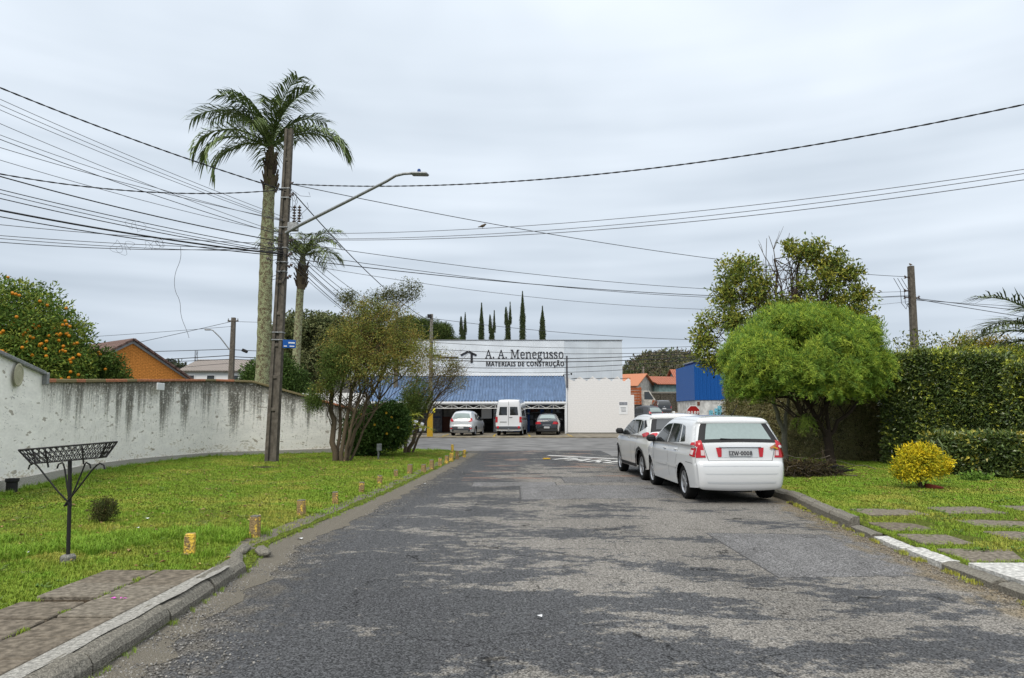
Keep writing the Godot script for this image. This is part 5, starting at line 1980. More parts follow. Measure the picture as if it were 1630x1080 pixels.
	var duster := {
		"length": 4.3, "half": 0.91, "belt": 1.05, "tumble": 0.30, "rear_in": 0.06, "round": 0.14, "bulge": 0.05, "cell": 0.14,
		"outline": PA([0.1, 0.35, 0.0, 0.45, 0.0, 0.68, 0.1, 0.75, 0.1, 1.1, 0.32, 1.58, 0.5, 1.66, 1.4, 1.70, 2.2, 1.65, 2.95, 1.18, 3.9, 1.05, 4.25, 0.85, 4.3, 0.4]),
		"axles": [0.85, 3.5], "wheel": 0.35, "sill": 0.32, "paint": M.paint_black,
		"side": {"side_window": [[P([0.6, 1.14, 1.7, 1.1, 1.7, 1.55, 0.8, 1.55]), M.glass], [P([1.76, 1.1, 2.8, 1.1, 2.3, 1.5, 1.76, 1.55]), M.glass]]},
		"tail": [["rear_window", M.glass, 1.16, 1.54, Vector2(-0.66, 0.66), Vector2(-0.58, 0.58), 0.01], ["tail_lamp", M.lamp_red, 0.85, 1.10, Vector2(-0.86, -0.70), Vector2(-0.86, -0.74), 0.012, true], ["badge", M.alloy, 0.98, 1.04, Vector2(-0.06, 0.06), Vector2(-0.06, 0.06), 0.014], ["bumper_lip", M.grey_plastic, 0.5, 0.58, Vector2(-0.8, 0.8), Vector2(-0.8, 0.8), 0.01]],
		"plate": [0.80, ""], "mirror": Vector2(2.6, 1.2),
		"rods": [["roof_rail", M.alloy, Vector3(-0.64, 1.74, 0.6), Vector3(-0.64, 1.74, 2.1), 0.03], ["roof_rail", M.alloy, Vector3(0.64, 1.74, 0.6), Vector3(0.64, 1.74, 2.1), 0.03]],
	}
	car(duster, "black sport utility car on the rising street by the old concrete wall", "car", "parked_car", V(16.75, rise(79.0) + 0.01, 80.5), 0.0)
	var pick := mpv.duplicate()
	pick.paint = M.grey_plastic
	car(pick, "dark grey car below the orange truck beside the annex", "car", "parked_car", V(11.3, rise(62.0) + 0.01, 62.5), 0.5)


func palms() -> void:
	var t := thing("tall_palm", "tall feather palm with lichen covered trunk behind the white wall", "palm", V(-9.72, 0, 27.5))
	var tr := MB.new()
	var pts := PackedVector3Array()
	var rad := PackedFloat32Array()
	for i in 46:
		var y := i * 0.236
		pts.push_back(Vector3(0.06 * y / 10.0 + 0.03 * sin(y * 0.5), y, 0))
		rad.push_back(0.275 - 0.03 * clampf(y / 8.0, 0, 1) + (0.012 if i % 2 == 0 else 0.0) + R(-0.008, 0.008) - 0.03 * clampf((y - 9.0), 0, 1))
	tr.tube(pts, rad, 16)
	put(tr, "trunk", M.lichen_bark, t)
	# torn leaf bases under the crown
	for i in 34:
		var mb := MB.new()
		var a := i * 2.399
		var y := 10.35 + 1.5 * (i / 34.0)
		var o := Vector3(cos(a), 0, sin(a))
		var r := 0.23 - 0.10 * (i / 34.0)
		bar(mb, Vector3(0.06, y, 0) + o * r, Vector3(0.06, y + R(0.3, 0.45), 0) + o * (r + R(0.05, 0.2)), 0.16, 0.035)
		put(mb, "leaf_base", [M.bark, M.bark_dark, M.bark][i % 3], t)
	var cs := MB.new()
	cs.tube(PackedVector3Array([Vector3(0.06, 10.5, 0), Vector3(0.06, 11.4, 0), Vector3(0.08, 12.3, 0)]), PackedFloat32Array([0.22, 0.17, 0.08]), 12)
	put(cs, "crown_shaft", mk(0.20, 0.19, 0.07, 0.7, T.speck, 3.0), t)
	# leaves: azimuth (0 = right, pi/2 = towards the viewer), rise, length, droop
	var fr := [[0.10, 0.60, 3.6, 2.0], [-0.25, 0.75, 3.5, 2.1], [3.05, 1.0, 3.8, 1.9], [3.35, 1.2, 3.7, 1.8], [2.85, 0.65, 3.6, 2.3], [2.45, 0.4, 3.3, 2.2], [2.75, 0.1, 3.0, 2.0], [1.7, 0.8, 2.8, 2.3], [-1.4, 1.1, 2.9, 1.8], [3.6, 1.3, 3.5, 1.8], [0.7, 1.4, 3.0, 1.3], [0.1, 1.42, 3.0, 1.25], [2.6, 1.38, 3.1, 1.6], [4.3, 0.9, 3.0, 2.1], [-0.6, 1.25, 3.0, 1.6], [1.3, 1.15, 2.6, 2.0], [3.0, 1.45, 3.1, 1.3]]
	for q in fr:
		var o := put_mesh(frond(q[0], q[1], q[2], q[3], 0.80, 50, 0.42), "frond", leaf_paint(Color(0.16, 0.215, 0.085)), t)
		o.position = Vector3(0.08, 12.15 + R(-0.25, 0.35), 0)
	var t2 := thing("short_palm", "smaller feather palm right of the concrete pole beyond the wall", "palm", V(-11.5, 0, 38.0))
	var tr2 := MB.new()
	tr2.tube(PackedVector3Array([Vector3(-0.15, 0, 0), Vector3(-0.1, 4, 0), Vector3(0.0, 7.9, 0), Vector3(0.05, 9.0, 0), Vector3(0.08, 9.7, 0), Vector3(0.1, 10.3, 0)]), PackedFloat32Array([0.25, 0.22, 0.20, 0.20, 0.2, 0.12]), 12)
	put(tr2, "trunk", M.lichen_bark, t2)
	var bs := MB.new()
	bs.lathe([Vector2(0.22, 0), Vector2(0.27, 0.3), Vector2(0.28, 0.8), Vector2(0.2, 1.25)], 12, at(Vector3(0.05, 8.3, 0)))
	put(bs, "leaf_base", M.bark, t2)
	for i in 22:
		var lb := MB.new()
		var a := i * 2.399
		var o := Vector3(cos(a), 0, sin(a))
		var y := 8.4 + i * 0.05
		bar(lb, Vector3(0.05, y, 0) + o * 0.24, Vector3(0.05, y + 0.34, 0) + o * R(0.32, 0.42), 0.16, 0.04)
		put(lb, "leaf_base", [M.bark, M.bark_dark][i % 2], t2)
	for i in 15:
		var a := i * 2.399 + 0.3
		var o := put_mesh(frond(a, [0.9, 1.2, 0.55][i % 3], R(2.2, 2.8), R(1.5, 2.2), 0.70, 40, 0.4), "frond", leaf_paint(Color(0.14, 0.18, 0.06)), t2)
		o.position = Vector3(0.1, 10.1, 0)
	# palm at the right edge, above the hedge
	var t3 := thing("right_palm", "palm crown with arching fronds above the hedge at the right edge", "palm", V(16.4, 0, 21.0))
	var tr3 := MB.new()
	tr3.tube(PackedVector3Array([Vector3(0, 0, 0), Vector3(0, 2.6, 0), Vector3(0.05, 3.7, 0)]), PackedFloat32Array([0.22, 0.2, 0.14]), 10)
	put(tr3, "trunk", M.bark, t3)
	for i in 14:
		var a: float = [3.0, 3.4, 2.6, 2.2, 3.8, 4.4, 1.7, 1.2, 0.6, 0.0, -0.6, 5.0, 2.9, 3.2][i]
		var o := put_mesh(frond(a, [0.55, 0.2, 0.8, 0.4, 0.5, 0.7, 0.3, 0.6, 0.8, 0.4, 0.7, 0.9, 0.05, 0.95][i], R(2.4, 2.9), R(1.1, 1.7), 0.65, 46, 0.25), "frond", leaf_paint(Color(0.11, 0.14, 0.05)), t3)
		o.position = Vector3(0.05, 3.7, 0)


var leaf_paints := {}
func leaf_paint(c: Color) -> StandardMaterial3D:
	if not leaf_paints.has(c):
		var m := foliage(0.3, 0.45)
		m.albedo_color = c.linear_to_srgb()
		leaf_paints[c] = m
	return leaf_paints[c]


func left_trees() -> void:
	var small := [leaf_ball(16, 0.055, 0.026, 0.13), leaf_ball(13, 0.062, 0.03, 0.16)]
	# many-stemmed tree with thin rusty green foliage
	var t := thing("many_stemmed_tree", "many-stemmed tree with thin rusty olive foliage at the end of the wall", "tree", V(-5.3, 0.1, 22.3))
	var balls := [
		[Vector3(1.05, 4.1, 0), Vector3(1.4, 1.0, 1.2)], [Vector3(0.15, 3.4, 0.2), Vector3(1.0, 1.0, 1.0)], [Vector3(2.0, 3.4, 0.2), Vector3(1.1, 0.9, 1.0)],
		[Vector3(0.9, 3.0, 0.5), Vector3(1.2, 0.8, 0.9)], [Vector3(0.9, 4.75, -0.2), Vector3(0.9, 0.45, 0.7)], [Vector3(-0.45, 2.3, 0.4), Vector3(0.4, 0.45, 0.4)]]
	var wood := MB.new()
	var ends := PackedVector3Array()
	for q in [[-0.18, 0.0, -0.36, 1.9, -0.3, 3.3, 0.10], [0.04, 0.1, 0.32, 2.2, 0.7, 4.3, 0.075], [0.14, 0.0, 0.75, 1.9, 1.8, 3.8, 0.065], [-0.12, -0.1, -0.1, 2.3, 0.1, 4.0, 0.06], [0.18, -0.1, 1.1, 1.9, 2.4, 3.2, 0.04], [0.1, 0.15, 0.45, 1.5, 1.1, 4.6, 0.06]]:
		var a := limb(wood, Vector3(q[0], -0.1, q[1]), Vector3(q[2], q[3], q[1] * 2), q[6], q[6] * 0.7, 0.025, 6, 8)
		var b := limb(wood, Vector3(q[2], q[3], q[1] * 2), Vector3(q[4], q[5], q[1] * 3), q[6] * 0.7, q[6] * 0.2, 0.04, 6, 7)
		ends.append_array(a.slice(3))
		ends.append_array(b)
	put(wood, "trunk", M.bark, t)
	var tw := MB.new()
	twigs(tw, ends, balls, 170, 0.016)
	# sprays that stand clear of the crown, up to the right
	for i in 9:
		limb(tw, Vector3(1.0, 4.3, 0), Vector3(1.5 + R(0, 1.0), 5.0 + R(0, 0.7), R(-0.3, 0.3)), 0.014, 0.004, 0.04, 4, 4)
	put(tw, "twigs", M.bark, t)
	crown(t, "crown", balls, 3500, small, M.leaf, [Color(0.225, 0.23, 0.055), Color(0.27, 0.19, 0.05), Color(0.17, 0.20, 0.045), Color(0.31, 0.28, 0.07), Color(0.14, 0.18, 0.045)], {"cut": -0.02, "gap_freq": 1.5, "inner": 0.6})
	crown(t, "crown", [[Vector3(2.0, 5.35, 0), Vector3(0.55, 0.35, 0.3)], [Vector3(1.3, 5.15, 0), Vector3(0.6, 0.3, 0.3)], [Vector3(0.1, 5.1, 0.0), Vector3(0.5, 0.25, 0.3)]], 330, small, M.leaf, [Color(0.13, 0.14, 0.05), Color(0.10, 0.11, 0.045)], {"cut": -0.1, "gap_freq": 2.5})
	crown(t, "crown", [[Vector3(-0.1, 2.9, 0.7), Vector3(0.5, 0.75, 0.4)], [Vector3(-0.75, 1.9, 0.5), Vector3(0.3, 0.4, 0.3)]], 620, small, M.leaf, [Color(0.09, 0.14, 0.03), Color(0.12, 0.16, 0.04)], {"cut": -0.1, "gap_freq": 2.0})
	# leaning second tree
	var t2 := thing("leaning_tree", "leaning twin-trunk tree with sparse bare twigs beside the flowering bush", "tree", V(-3.95, 0.08, 27.2))
	var wd := MB.new()
	var e2 := PackedVector3Array()
	for q in [[0.0, 0, 0.55, 1.5, 1.15, 2.9, 0.085], [-0.12, 0.1, 0.15, 1.7, 0.4, 3.2, 0.07], [0.1, -0.1, 0.9, 1.9, 1.9, 3.0, 0.05]]:
		var a := limb(wd, Vector3(q[0], -0.1, q[1]), Vector3(q[2], q[3], q[1]), q[6], q[6] * 0.7, 0.03, 6, 8)
		var b := limb(wd, Vector3(q[2], q[3], q[1]), Vector3(q[4], q[5], q[1]), q[6] * 0.7, q[6] * 0.2, 0.05, 6, 6)
		e2.append_array(a.slice(4))
		e2.append_array(b)
	put(wd, "trunk", M.bark, t2)
	var b2 := [[Vector3(0.9, 3.4, 0), Vector3(1.1, 0.8, 0.9)], [Vector3(1.6, 2.9, 0), Vector3(0.9, 0.6, 0.8)], [Vector3(0.35, 2.5, 0.3), Vector3(0.6, 0.7, 0.5)]]
	var tw2 := MB.new()
	twigs(tw2, e2, [[Vector3(1.3, 3.1, 0), Vector3(1.3, 1.0, 1.0)], [Vector3(2.0, 3.3, 0), Vector3(0.8, 0.9, 0.8)]], 90, 0.010)
	put(tw2, "twigs", M.bark, t2)
	crown(t2, "crown", b2, 520, small, M.leaf, [Color(0.18, 0.17, 0.05), Color(0.20, 0.15, 0.05), Color(0.14, 0.15, 0.05)], {"cut": -0.1, "gap_freq": 1.6})
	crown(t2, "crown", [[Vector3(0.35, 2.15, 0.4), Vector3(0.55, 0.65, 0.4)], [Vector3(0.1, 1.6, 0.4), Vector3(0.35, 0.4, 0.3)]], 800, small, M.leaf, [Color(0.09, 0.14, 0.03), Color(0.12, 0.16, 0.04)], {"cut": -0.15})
	# dark flowering bush
	var bush := thing("flowering_bush", "round dark green bush with a few yellow flowers between the two trees", "bush", V(-4.75, 0.1, 25.2))
	var bw := MB.new()
	for i in 9:
		limb(bw, Vector3(R(-0.2, 0.2), -0.1, R(-0.2, 0.2)), Vector3(R(-0.9, 0.9), R(0.6, 1.5), R(-0.6, 0.6)), 0.03, 0.012, 0.04, 4, 5)
	put(bw, "stems", M.bark_dark, bush)
	crown(bush, "leaves", [[Vector3(0, 0.95, 0), Vector3(0.95, 0.85, 0.85)], [Vector3(-0.55, 0.75, 0.1), Vector3(0.65, 0.75, 0.6)], [Vector3(0.5, 1.15, 0), Vector3(0.6, 0.7, 0.6)]], 4600, [leaf_ball(9, 0.10, 0.055, 0.12)], M.leaf, [Color(0.035, 0.075, 0.016), Color(0.05, 0.095, 0.02), Color(0.07, 0.12, 0.028)], {"cut": -0.4, "inner": 0.3, "floor": 0.05})
	for q in [[-0.35, 1.45, 0.95], [0.1, 1.1, 1.0], [0.45, 1.5, 0.8], [0.62, 1.35, 0.7], [0.85, 1.0, 0.7], [0.05, 1.75, 0.6], [-0.75, 1.0, 0.75], [0.5, 0.8, 0.9]]:
		var fl := MB.new()
		for k in 5:
			var a := TAU * k / 5
			leaf_at(fl, Vector3(q[0], q[1], q[2]), Vector3(cos(a), sin(a), 0.35).normalized(), Vector3(-sin(a), cos(a), 0), 0.05, 0.045)
		put(fl, "flower", M.yellow_paint, bush)
	# yellow-green palm-like shrub behind it
	var ys := thing("golden_palm_shrub", "yellow green palm shrub behind the dark flowering bush", "shrub", V(-4.15, 0.1, 25.9))
	for i in 22:
		var a := i * 2.399
		var o := put_mesh(frond(a, R(0.8, 1.4), R(0.9, 1.4), R(1.2, 2.0), 0.34, 22, 0.3), "frond", leaf_paint(Color(0.34, 0.36, 0.05)), ys)
		o.position = Vector3(R(-0.25, 0.15), R(0.4, 0.9), R(-0.2, 0.2))
	crown(ys, "leaves", [[Vector3(0.05, 0.85, 0.3), Vector3(0.5, 0.75, 0.5)]], 900, [leaf_ball(9, 0.12, 0.04, 0.12)], M.leaf, [Color(0.24, 0.30, 0.04), Color(0.17, 0.24, 0.035)], {"cut": -0.3})
	# trees behind the wall
	var bt := thing("wall_tree", "dense dark green tree behind the wall between the palm trunks", "tree", V(-11.2, 0, 31.0))
	var bm := MB.new()
	limb(bm, Vector3(0, -0.1, 0), Vector3(0.3, 2.4, 0), 0.14, 0.08)
	put(bm, "trunk", M.bark_dark, bt)
	crown(bt, "crown", [[Vector3(0.35, 3.0, 0), Vector3(0.95, 1.0, 1.0)], [Vector3(1.3, 2.9, 0), Vector3(1.0, 0.9, 0.9)], [Vector3(0.9, 3.6, 0), Vector3(0.7, 0.6, 0.7)]], 3000, [leaf_ball(10, 0.13, 0.06, 0.16)], M.leaf, [Color(0.055, 0.10, 0.022), Color(0.08, 0.13, 0.03), Color(0.10, 0.16, 0.04)], {"cut": -0.3})
	var big := thing("broad_tree", "large spreading grey green tree behind the wall left of the rusty tree", "tree", V(-13.6, 0, 48.0))
	var gm := MB.new()
	var ge := PackedVector3Array()
	for q in [[-2.4, 6.6], [0.4, 7.4], [2.6, 6.4]]:
		ge.append_array(limb(gm, Vector3(0, 1.5, 0), Vector3(q[0], q[1], 0), 0.28, 0.06, 0.06))
	limb(gm, Vector3(0, -0.1, 0), Vector3(0, 1.8, 0), 0.36, 0.3)
	put(gm, "trunk", M.bark_dark, big)
	var gb := [[Vector3(0, 7.2, 0), Vector3(2.6, 1.3, 2)], [Vector3(-1.6, 6.0, 0), Vector3(1.7, 1.5, 1.6)], [Vector3(2.4, 6.8, 0), Vector3(1.9, 1.4, 1.6)], [Vector3(1.0, 5.2, 0.4), Vector3(2.0, 1.4, 1.5)], [Vector3(-1.2, 4.3, 0.4), Vector3(1.5, 1.1, 1.2)], [Vector3(4.2, 6.3, 0), Vector3(1.6, 1.2, 1.3)]]
	crown(big, "crown", gb, 4200, [leaf_ball(14, 0.22, 0.11, 0.28)], M.leaf, [Color(0.16, 0.18, 0.075), Color(0.13, 0.15, 0.06), Color(0.08, 0.10, 0.04), Color(0.19, 0.20, 0.09)], {"cut": -0.08, "gap_freq": 0.8})
	var pine := thing("umbrella_pine", "dark flat-topped pine just left of the yellow based pole", "tree", V(-8.6, 0, 66.0))
	var pm := MB.new()
	limb(pm, Vector3(0, -0.1, 0), Vector3(0.3, 8.2, 0), 0.3, 0.15, 0.02)
	for i in 6:
		limb(pm, Vector3(0.2, 6.5 + i * 0.25, 0), Vector3(R(-2.5, 2.8), 9.2 + R(-0.5, 0.5), R(-1, 1)), 0.08, 0.03, 0.04)
	put(pm, "trunk", M.bark_dark, pine)
	crown(pine, "crown", [[Vector3(-0.6, 9.6, 0), Vector3(2.0, 0.9, 1.6)], [Vector3(1.4, 9.2, 0), Vector3(1.6, 1.0, 1.5)], [Vector3(2.8, 8.1, 0), Vector3(1.0, 0.7, 1.0)], [Vector3(-1.9, 9.3, 0), Vector3(1.4, 0.7, 1.2)]], 2600, [leaf_ball(22, 0.22, 0.05, 0.25)], M.leaf_dull, [Color(0.055, 0.09, 0.025), Color(0.08, 0.11, 0.03), Color(0.09, 0.12, 0.03)], {"cut": -0.2})
	# small roof seen over the low end of the wall
	house("low_house", "low house with a pale roof edge behind the low end of the wall", V(-10.6, 0, 38.0), 0.1, 5.0, 4.0, 2.0, 2.55, M.cream_wall, M.kerb_white)


func orange_tree() -> void:
	var t := thing("orange_tree", "dense orange tree full of ripe fruit behind the white wall", "tree", V(-14.2, 0, 19.5))
	var wd := MB.new()
	limb(wd, Vector3(0, -0.1, 0), Vector3(0, 1.6, 0), 0.16, 0.12)
	for q in [[-1.2, 3.2], [0.2, 3.8], [1.3, 3.0], [0.6, 2.6]]:
		limb(wd, Vector3(0, 1.5, 0), Vector3(q[0], q[1], R(-0.6, 0.6)), 0.08, 0.03, 0.06)
	put(wd, "trunk", M.bark_dark, t)
	var balls := [[Vector3(0.1, 3.3, 0), Vector3(2.3, 1.95, 1.9)], [Vector3(-1.7, 3.2, 0.2), Vector3(1.5, 1.5, 1.5)], [Vector3(1.3, 2.7, 0.2), Vector3(1.3, 1.3, 1.3)], [Vector3(0.6, 2.0, 0.6), Vector3(1.8, 1.0, 1.3)]]
	crown(t, "crown", balls, 11500, [leaf_ball(9, 0.105, 0.05, 0.13), leaf_ball(8, 0.12, 0.055, 0.15)], M.leaf, [Color(0.08, 0.145, 0.027), Color(0.12, 0.19, 0.035), Color(0.18, 0.25, 0.045), Color(0.28, 0.33, 0.06)], {"cut": -0.45, "inner": 0.28, "gap_freq": 1.2})
	fruit_on(t, balls, 190)
	var t2 := thing("orange_bush", "small young orange tree right of the big one in front of the brick gable", "tree", V(-11.9, 0, 20.6))
	var w2 := MB.new()
	limb(w2, Vector3(0, -0.1, 0), Vector3(0, 2.4, 0), 0.08, 0.03)
	put(w2, "trunk", M.bark_dark, t2)
	var b2 := [[Vector3(0.0, 2.75, 0), Vector3(0.62, 0.72, 0.6)], [Vector3(-0.45, 2.5, 0), Vector3(0.45, 0.5, 0.5)], [Vector3(0.4, 2.4, 0), Vector3(0.4, 0.45, 0.4)]]
	crown(t2, "crown", b2, 1500, [leaf_ball(8, 0.105, 0.05, 0.12)], M.leaf, [Color(0.05, 0.095, 0.02), Color(0.08, 0.13, 0.025), Color(0.12, 0.17, 0.035)], {"cut": -0.35, "inner": 0.35})
	fruit_on(t2, b2, 14)


func fruit_on(t: Node3D, balls: Array, count: int) -> void:
	var fm := SphereMesh.new()
	fm.radius = 0.043
	fm.height = 0.084
	fm.radial_segments = 10
	fm.rings = 6
	for i in count:
		var q = balls[rng.randi() % balls.size()]
		var d := Vector3(rng.randfn(), rng.randfn(), absf(rng.randfn())).normalized()
		if rng.randf() < 0.75:
			d = Vector3(d.x + 0.5, d.y, d.z + 0.3).normalized()
		var o := put_mesh(fm, "orange", M.fruit, t)
		o.position = q[0] + d * q[1] * R(1.0, 1.08)
		if rng.randf() < 0.3:
			var o2 := put_mesh(fm, "orange", M.fruit, t)
			o2.position = o.position + Vector3(R(-0.1, 0.1), R(-0.06, 0.06), 0.02)


func right_trees() -> void:
	# feathery light green tree
	var t := thing("feathery_tree", "light green feathery tree with a wide drooping crown on the right lawn", "tree", V(8.85, 0.12, 20.0))
	var wd := MB.new()
	var e := PackedVector3Array()
	var base := limb(wd, Vector3(0.05, -0.1, 0), Vector3(-0.05, 1.0, 0), 0.14, 0.11, 0.02, 5, 9)
	for q in [[-1.0, 1.75, 0.3, -2.6, 2.2, 0.6, 0.07], [-0.75, 2.0, 0.0, -1.5, 3.4, 0.0, 0.07], [0.1, 2.0, -0.2, 0.2, 3.8, -0.3, 0.06], [0.75, 1.75, 0.2, 1.2, 3.0, 0.4, 0.06], [-0.5, 1.25, 0.5, -1.3, 1.35, 0.9, 0.04]]:
		var a := limb(wd, base[4], Vector3(q[0], q[1], q[2]), q[6], q[6] * 0.75, 0.06, 5, 7)
		var b := limb(wd, Vector3(q[0], q[1], q[2]), Vector3(q[3], q[4], q[5]), q[6] * 0.75, q[6] * 0.3, 0.08, 5, 6)
		e.append_array(a.slice(3))
		e.append_array(b)
	put(wd, "trunk", M.bark_dark, t)
	# many overlapping cushions over a wide dome
	var balls := []
	for i in 46:
		var az := i * 2.399
		var k := sqrt((i + 0.5) / 46.0)
		var o := Vector3(-0.72 + cos(az) * k * 2.05, 0, 0.15 + sin(az) * k * 1.7)
		var dome := sqrt(maxf(0.0, 1.0 - k * k * 0.92))
		o.y = 2.55 + 1.5 * dome + R(-0.28, 0.38) - 0.22 * clampf(-(o.x + 0.7) * 0.5, 0, 1)
		balls.append([o, Vector3(R(0.32, 0.66), R(0.26, 0.5), R(0.32, 0.6))])
	for i in 12:
		var az := i * TAU / 12.0
		balls.append([Vector3(-0.72 + cos(az) * 1.65, 2.28 + R(-0.2, 0.2), 0.15 + sin(az) * 1.35), Vector3(0.5, 0.42, 0.45)])
	for i in 16:
		var az := i * TAU / 16.0 + 0.2
		balls.append([Vector3(-0.72 + cos(az) * R(1.75, 2.1), 2.70 + R(-0.22, 0.22), 0.15 + sin(az) * R(1.5, 1.85)), Vector3(R(0.35, 0.55), R(0.35, 0.5), 0.45)])
	for i in 5:
		balls.append([Vector3(R(-1.6, 1.1), R(3.7, 4.25), R(0.0, 0.9)), Vector3(0.4, 0.32, 0.4)])
	var tw := MB.new()
	twigs(tw, e, balls, 90, 0.018)
	put(tw, "twigs", M.bark_dark, t)
	crown(t, "crown", balls, 15500, [spray(0.26, 10, 0.085, 0.016), leaf_ball(22, 0.12, 0.016, 0.08), leaf_ball(20, 0.14, 0.017, 0.09)], foliage(0.5, 0.6), [Color(0.27, 0.38, 0.055), Color(0.20, 0.32, 0.05), Color(0.36, 0.45, 0.06), Color(0.16, 0.27, 0.055)], {"cut": -0.14, "droop": true, "inner": 0.4, "gap_freq": 1.7, "floor": 1.98})
	crown(t, "crown", [[Vector3(-1.05, 1.35, 0.9), Vector3(0.3, 0.18, 0.2)]], 40, [spray(0.30, 10, 0.08, 0.015)], foliage(0.5, 0.6), [Color(0.17, 0.24, 0.04)], {"droop": true, "cut": -0.6})
	# tall patchy tree behind it
	var t2 := thing("patchy_tree", "tall tree with clumps of yellow green leaves and bare twigs behind the feathery tree", "tree", V(11.0, 0, 28.0))
	var w2 := MB.new()
	var e2 := PackedVector3Array()
	limb(w2, Vector3(0, -0.1, 0), Vector3(0, 2.6, 0), 0.24, 0.2)
	for q in [[-2.6, 5.2, 0], [-1.6, 7.0, 0.2], [-0.4, 7.8, -0.2], [0.8, 8.2, 0], [1.9, 7.2, 0.3], [2.7, 5.6, 0], [-3.2, 4.2, 0.2], [0.2, 6.5, 0.4], [1.4, 6.0, -0.4]]:
		e2.append_array(limb(w2, Vector3(0, 2.4, 0), Vector3(q[0], q[1], q[2]), 0.12, 0.03, 0.05, 7, 6).slice(3))
	put(w2, "trunk", M.bark_dark, t2)
	var b2 := [
		[Vector3(-1.9, 7.3, 0), Vector3(0.9, 0.65, 0.8)], [Vector3(-2.3, 6.3, 0), Vector3(0.8, 0.7, 0.8)], [Vector3(-1.3, 6.5, 0.2), Vector3(0.7, 0.7, 0.7)], [Vector3(0.8, 8.1, 0), Vector3(0.95, 0.5, 0.8)], [Vector3(1.8, 7.6, 0), Vector3(0.8, 0.5, 0.7)], [Vector3(2.5, 7.1, 0), Vector3(0.6, 0.5, 0.6)],
		[Vector3(2.9, 6.2, 0), Vector3(0.6, 0.5, 0.6)], [Vector3(3.0, 5.3, 0), Vector3(0.55, 0.6, 0.6)], [Vector3(1.2, 6.9, 0.2), Vector3(1.0, 0.6, 0.8)], [Vector3(-3.2, 5.1, 0), Vector3(0.55, 0.5, 0.6)], [Vector3(-3.4, 4.2, 0), Vector3(0.55, 0.8, 0.5)], [Vector3(-2.2, 5.2, 0.2), Vector3(0.7, 0.6, 0.6)], [Vector3(1.9, 5.9, 0), Vector3(0.9, 0.6, 0.7)], [Vector3(0.2, 5.6, 0.3), Vector3(0.9, 0.6, 0.7)], [Vector3(-0.8, 5.6, 0.3), Vector3(0.8, 0.6, 0.7)], [Vector3(-2.8, 3.6, 0.2), Vector3(0.5, 0.5, 0.5)]]
	var tw2 := MB.new()
	twigs(tw2, e2, b2, 150, 0.02)
	put(tw2, "twigs", M.bark_dark, t2)
	crown(t2, "crown", b2, 2100, [leaf_ball(10, 0.16, 0.08, 0.18), leaf_ball(9, 0.15, 0.07, 0.17)], M.leaf, [Color(0.20, 0.25, 0.05), Color(0.26, 0.28, 0.05), Color(0.13, 0.18, 0.04), Color(0.33, 0.31, 0.05)], {"cut": 0.02, "gap_freq": 1.5, "inner": 0.55})
	# dense dark conifer-like mass at its left foot
	var t3 := thing("dark_conifer", "dark dense conifer at the left foot of the patchy tree", "tree", V(9.7, 0, 26.5))
	var w3 := MB.new()
	limb(w3, Vector3(0, -0.1, 0), Vector3(0, 4.4, 0), 0.15, 0.05)
	put(w3, "trunk", M.bark_dark, t3)
	crown(t3, "crown", [[Vector3(-0.1, 4.3, 0), Vector3(1.1, 0.95, 1.0)], [Vector3(-0.5, 3.4, 0), Vector3(1.3, 1.0, 1.1)], [Vector3(0.9, 4.6, 0), Vector3(0.9, 0.6, 0.8)]], 3200, [leaf_ball(22, 0.12, 0.02, 0.15)], M.leaf_dull, [Color(0.075, 0.10, 0.03), Color(0.095, 0.115, 0.035), Color(0.05, 0.07, 0.025)], {"cut": -0.35, "inner": 0.35})
	# dead tree whose bare top stands up through it
	var dt := thing("bare_tree", "leafless grey tree rising through the patchy tree crown", "tree", V(11.6, 0, 28.6))
	var dw := MB.new()
	limb(dw, Vector3(0, -0.1, 0), Vector3(-0.3, 5.2, 0), 0.14, 0.09, 0.02)
	for i in 22:
		var a := Vector3(-0.3, 3.6 + R(0, 1.6), 0)
		var b := Vector3(-0.6 + R(-1.5, 1.7), R(6.4, 9.0), R(-0.8, 0.8))
		var l := limb(dw, a, b, 0.045, 0.01, 0.035, 6, 5)
		for k in 5:
			var o := l[2 + rng.randi() % 4]
			limb(dw, o, o + Vector3(R(-0.45, 0.45), R(0.3, 0.9), R(-0.3, 0.3)), 0.014, 0.005, 0.05, 3, 4)
	put(dw, "branches", M.dead_wood, dt)
	# pale forked trunk in front of the hedge
	var pt := thing("pale_forked_trunk", "small bare tree with a pale forked trunk behind the white hatchback", "tree", V(8.0, 0.1, 21.0))
	var pw := MB.new()
	limb(pw, Vector3(0, -0.1, 0), Vector3(0.0, 0.9, 0), 0.10, 0.085, 0.02, 4, 8)
	limb(pw, Vector3(0, 0.85, 0), Vector3(-0.28, 1.75, 0), 0.075, 0.055, 0.03, 4, 8)
	limb(pw, Vector3(-0.28, 1.72, 0), Vector3(-0.42, 2.6, 0), 0.05, 0.03, 0.03, 4, 6)
	limb(pw, Vector3(-0.28, 1.72, 0), Vector3(-0.20, 2.3, 0.1), 0.04, 0.02, 0.03, 4, 6)
	limb(pw, Vector3(0, 0.85, 0), Vector3(0.16, 1.9, 0), 0.065, 0.045, 0.03, 4, 8)
	limb(pw, Vector3(0.16, 1.85, 0), Vector3(0.42, 2.5, 0), 0.04, 0.02, 0.03, 4, 6)
	limb(pw, Vector3(0.16, 1.85, 0), Vector3(0.1, 2.6, 0), 0.04, 0.02, 0.03, 4, 6)
	put(pw, "trunk", M.bark_pale, pt)
	# loose leafy twig in front of the blue building
	var lt := thing("thin_sapling", "thin half bare sapling in front of the white and blue building", "sapling", V(9.3, 0.1, 32.0))
	var lw := MB.new()
	limb(lw, Vector3(-0.3, -0.1, 0), Vector3(0.0, 1.3, 0), 0.04, 0.03)
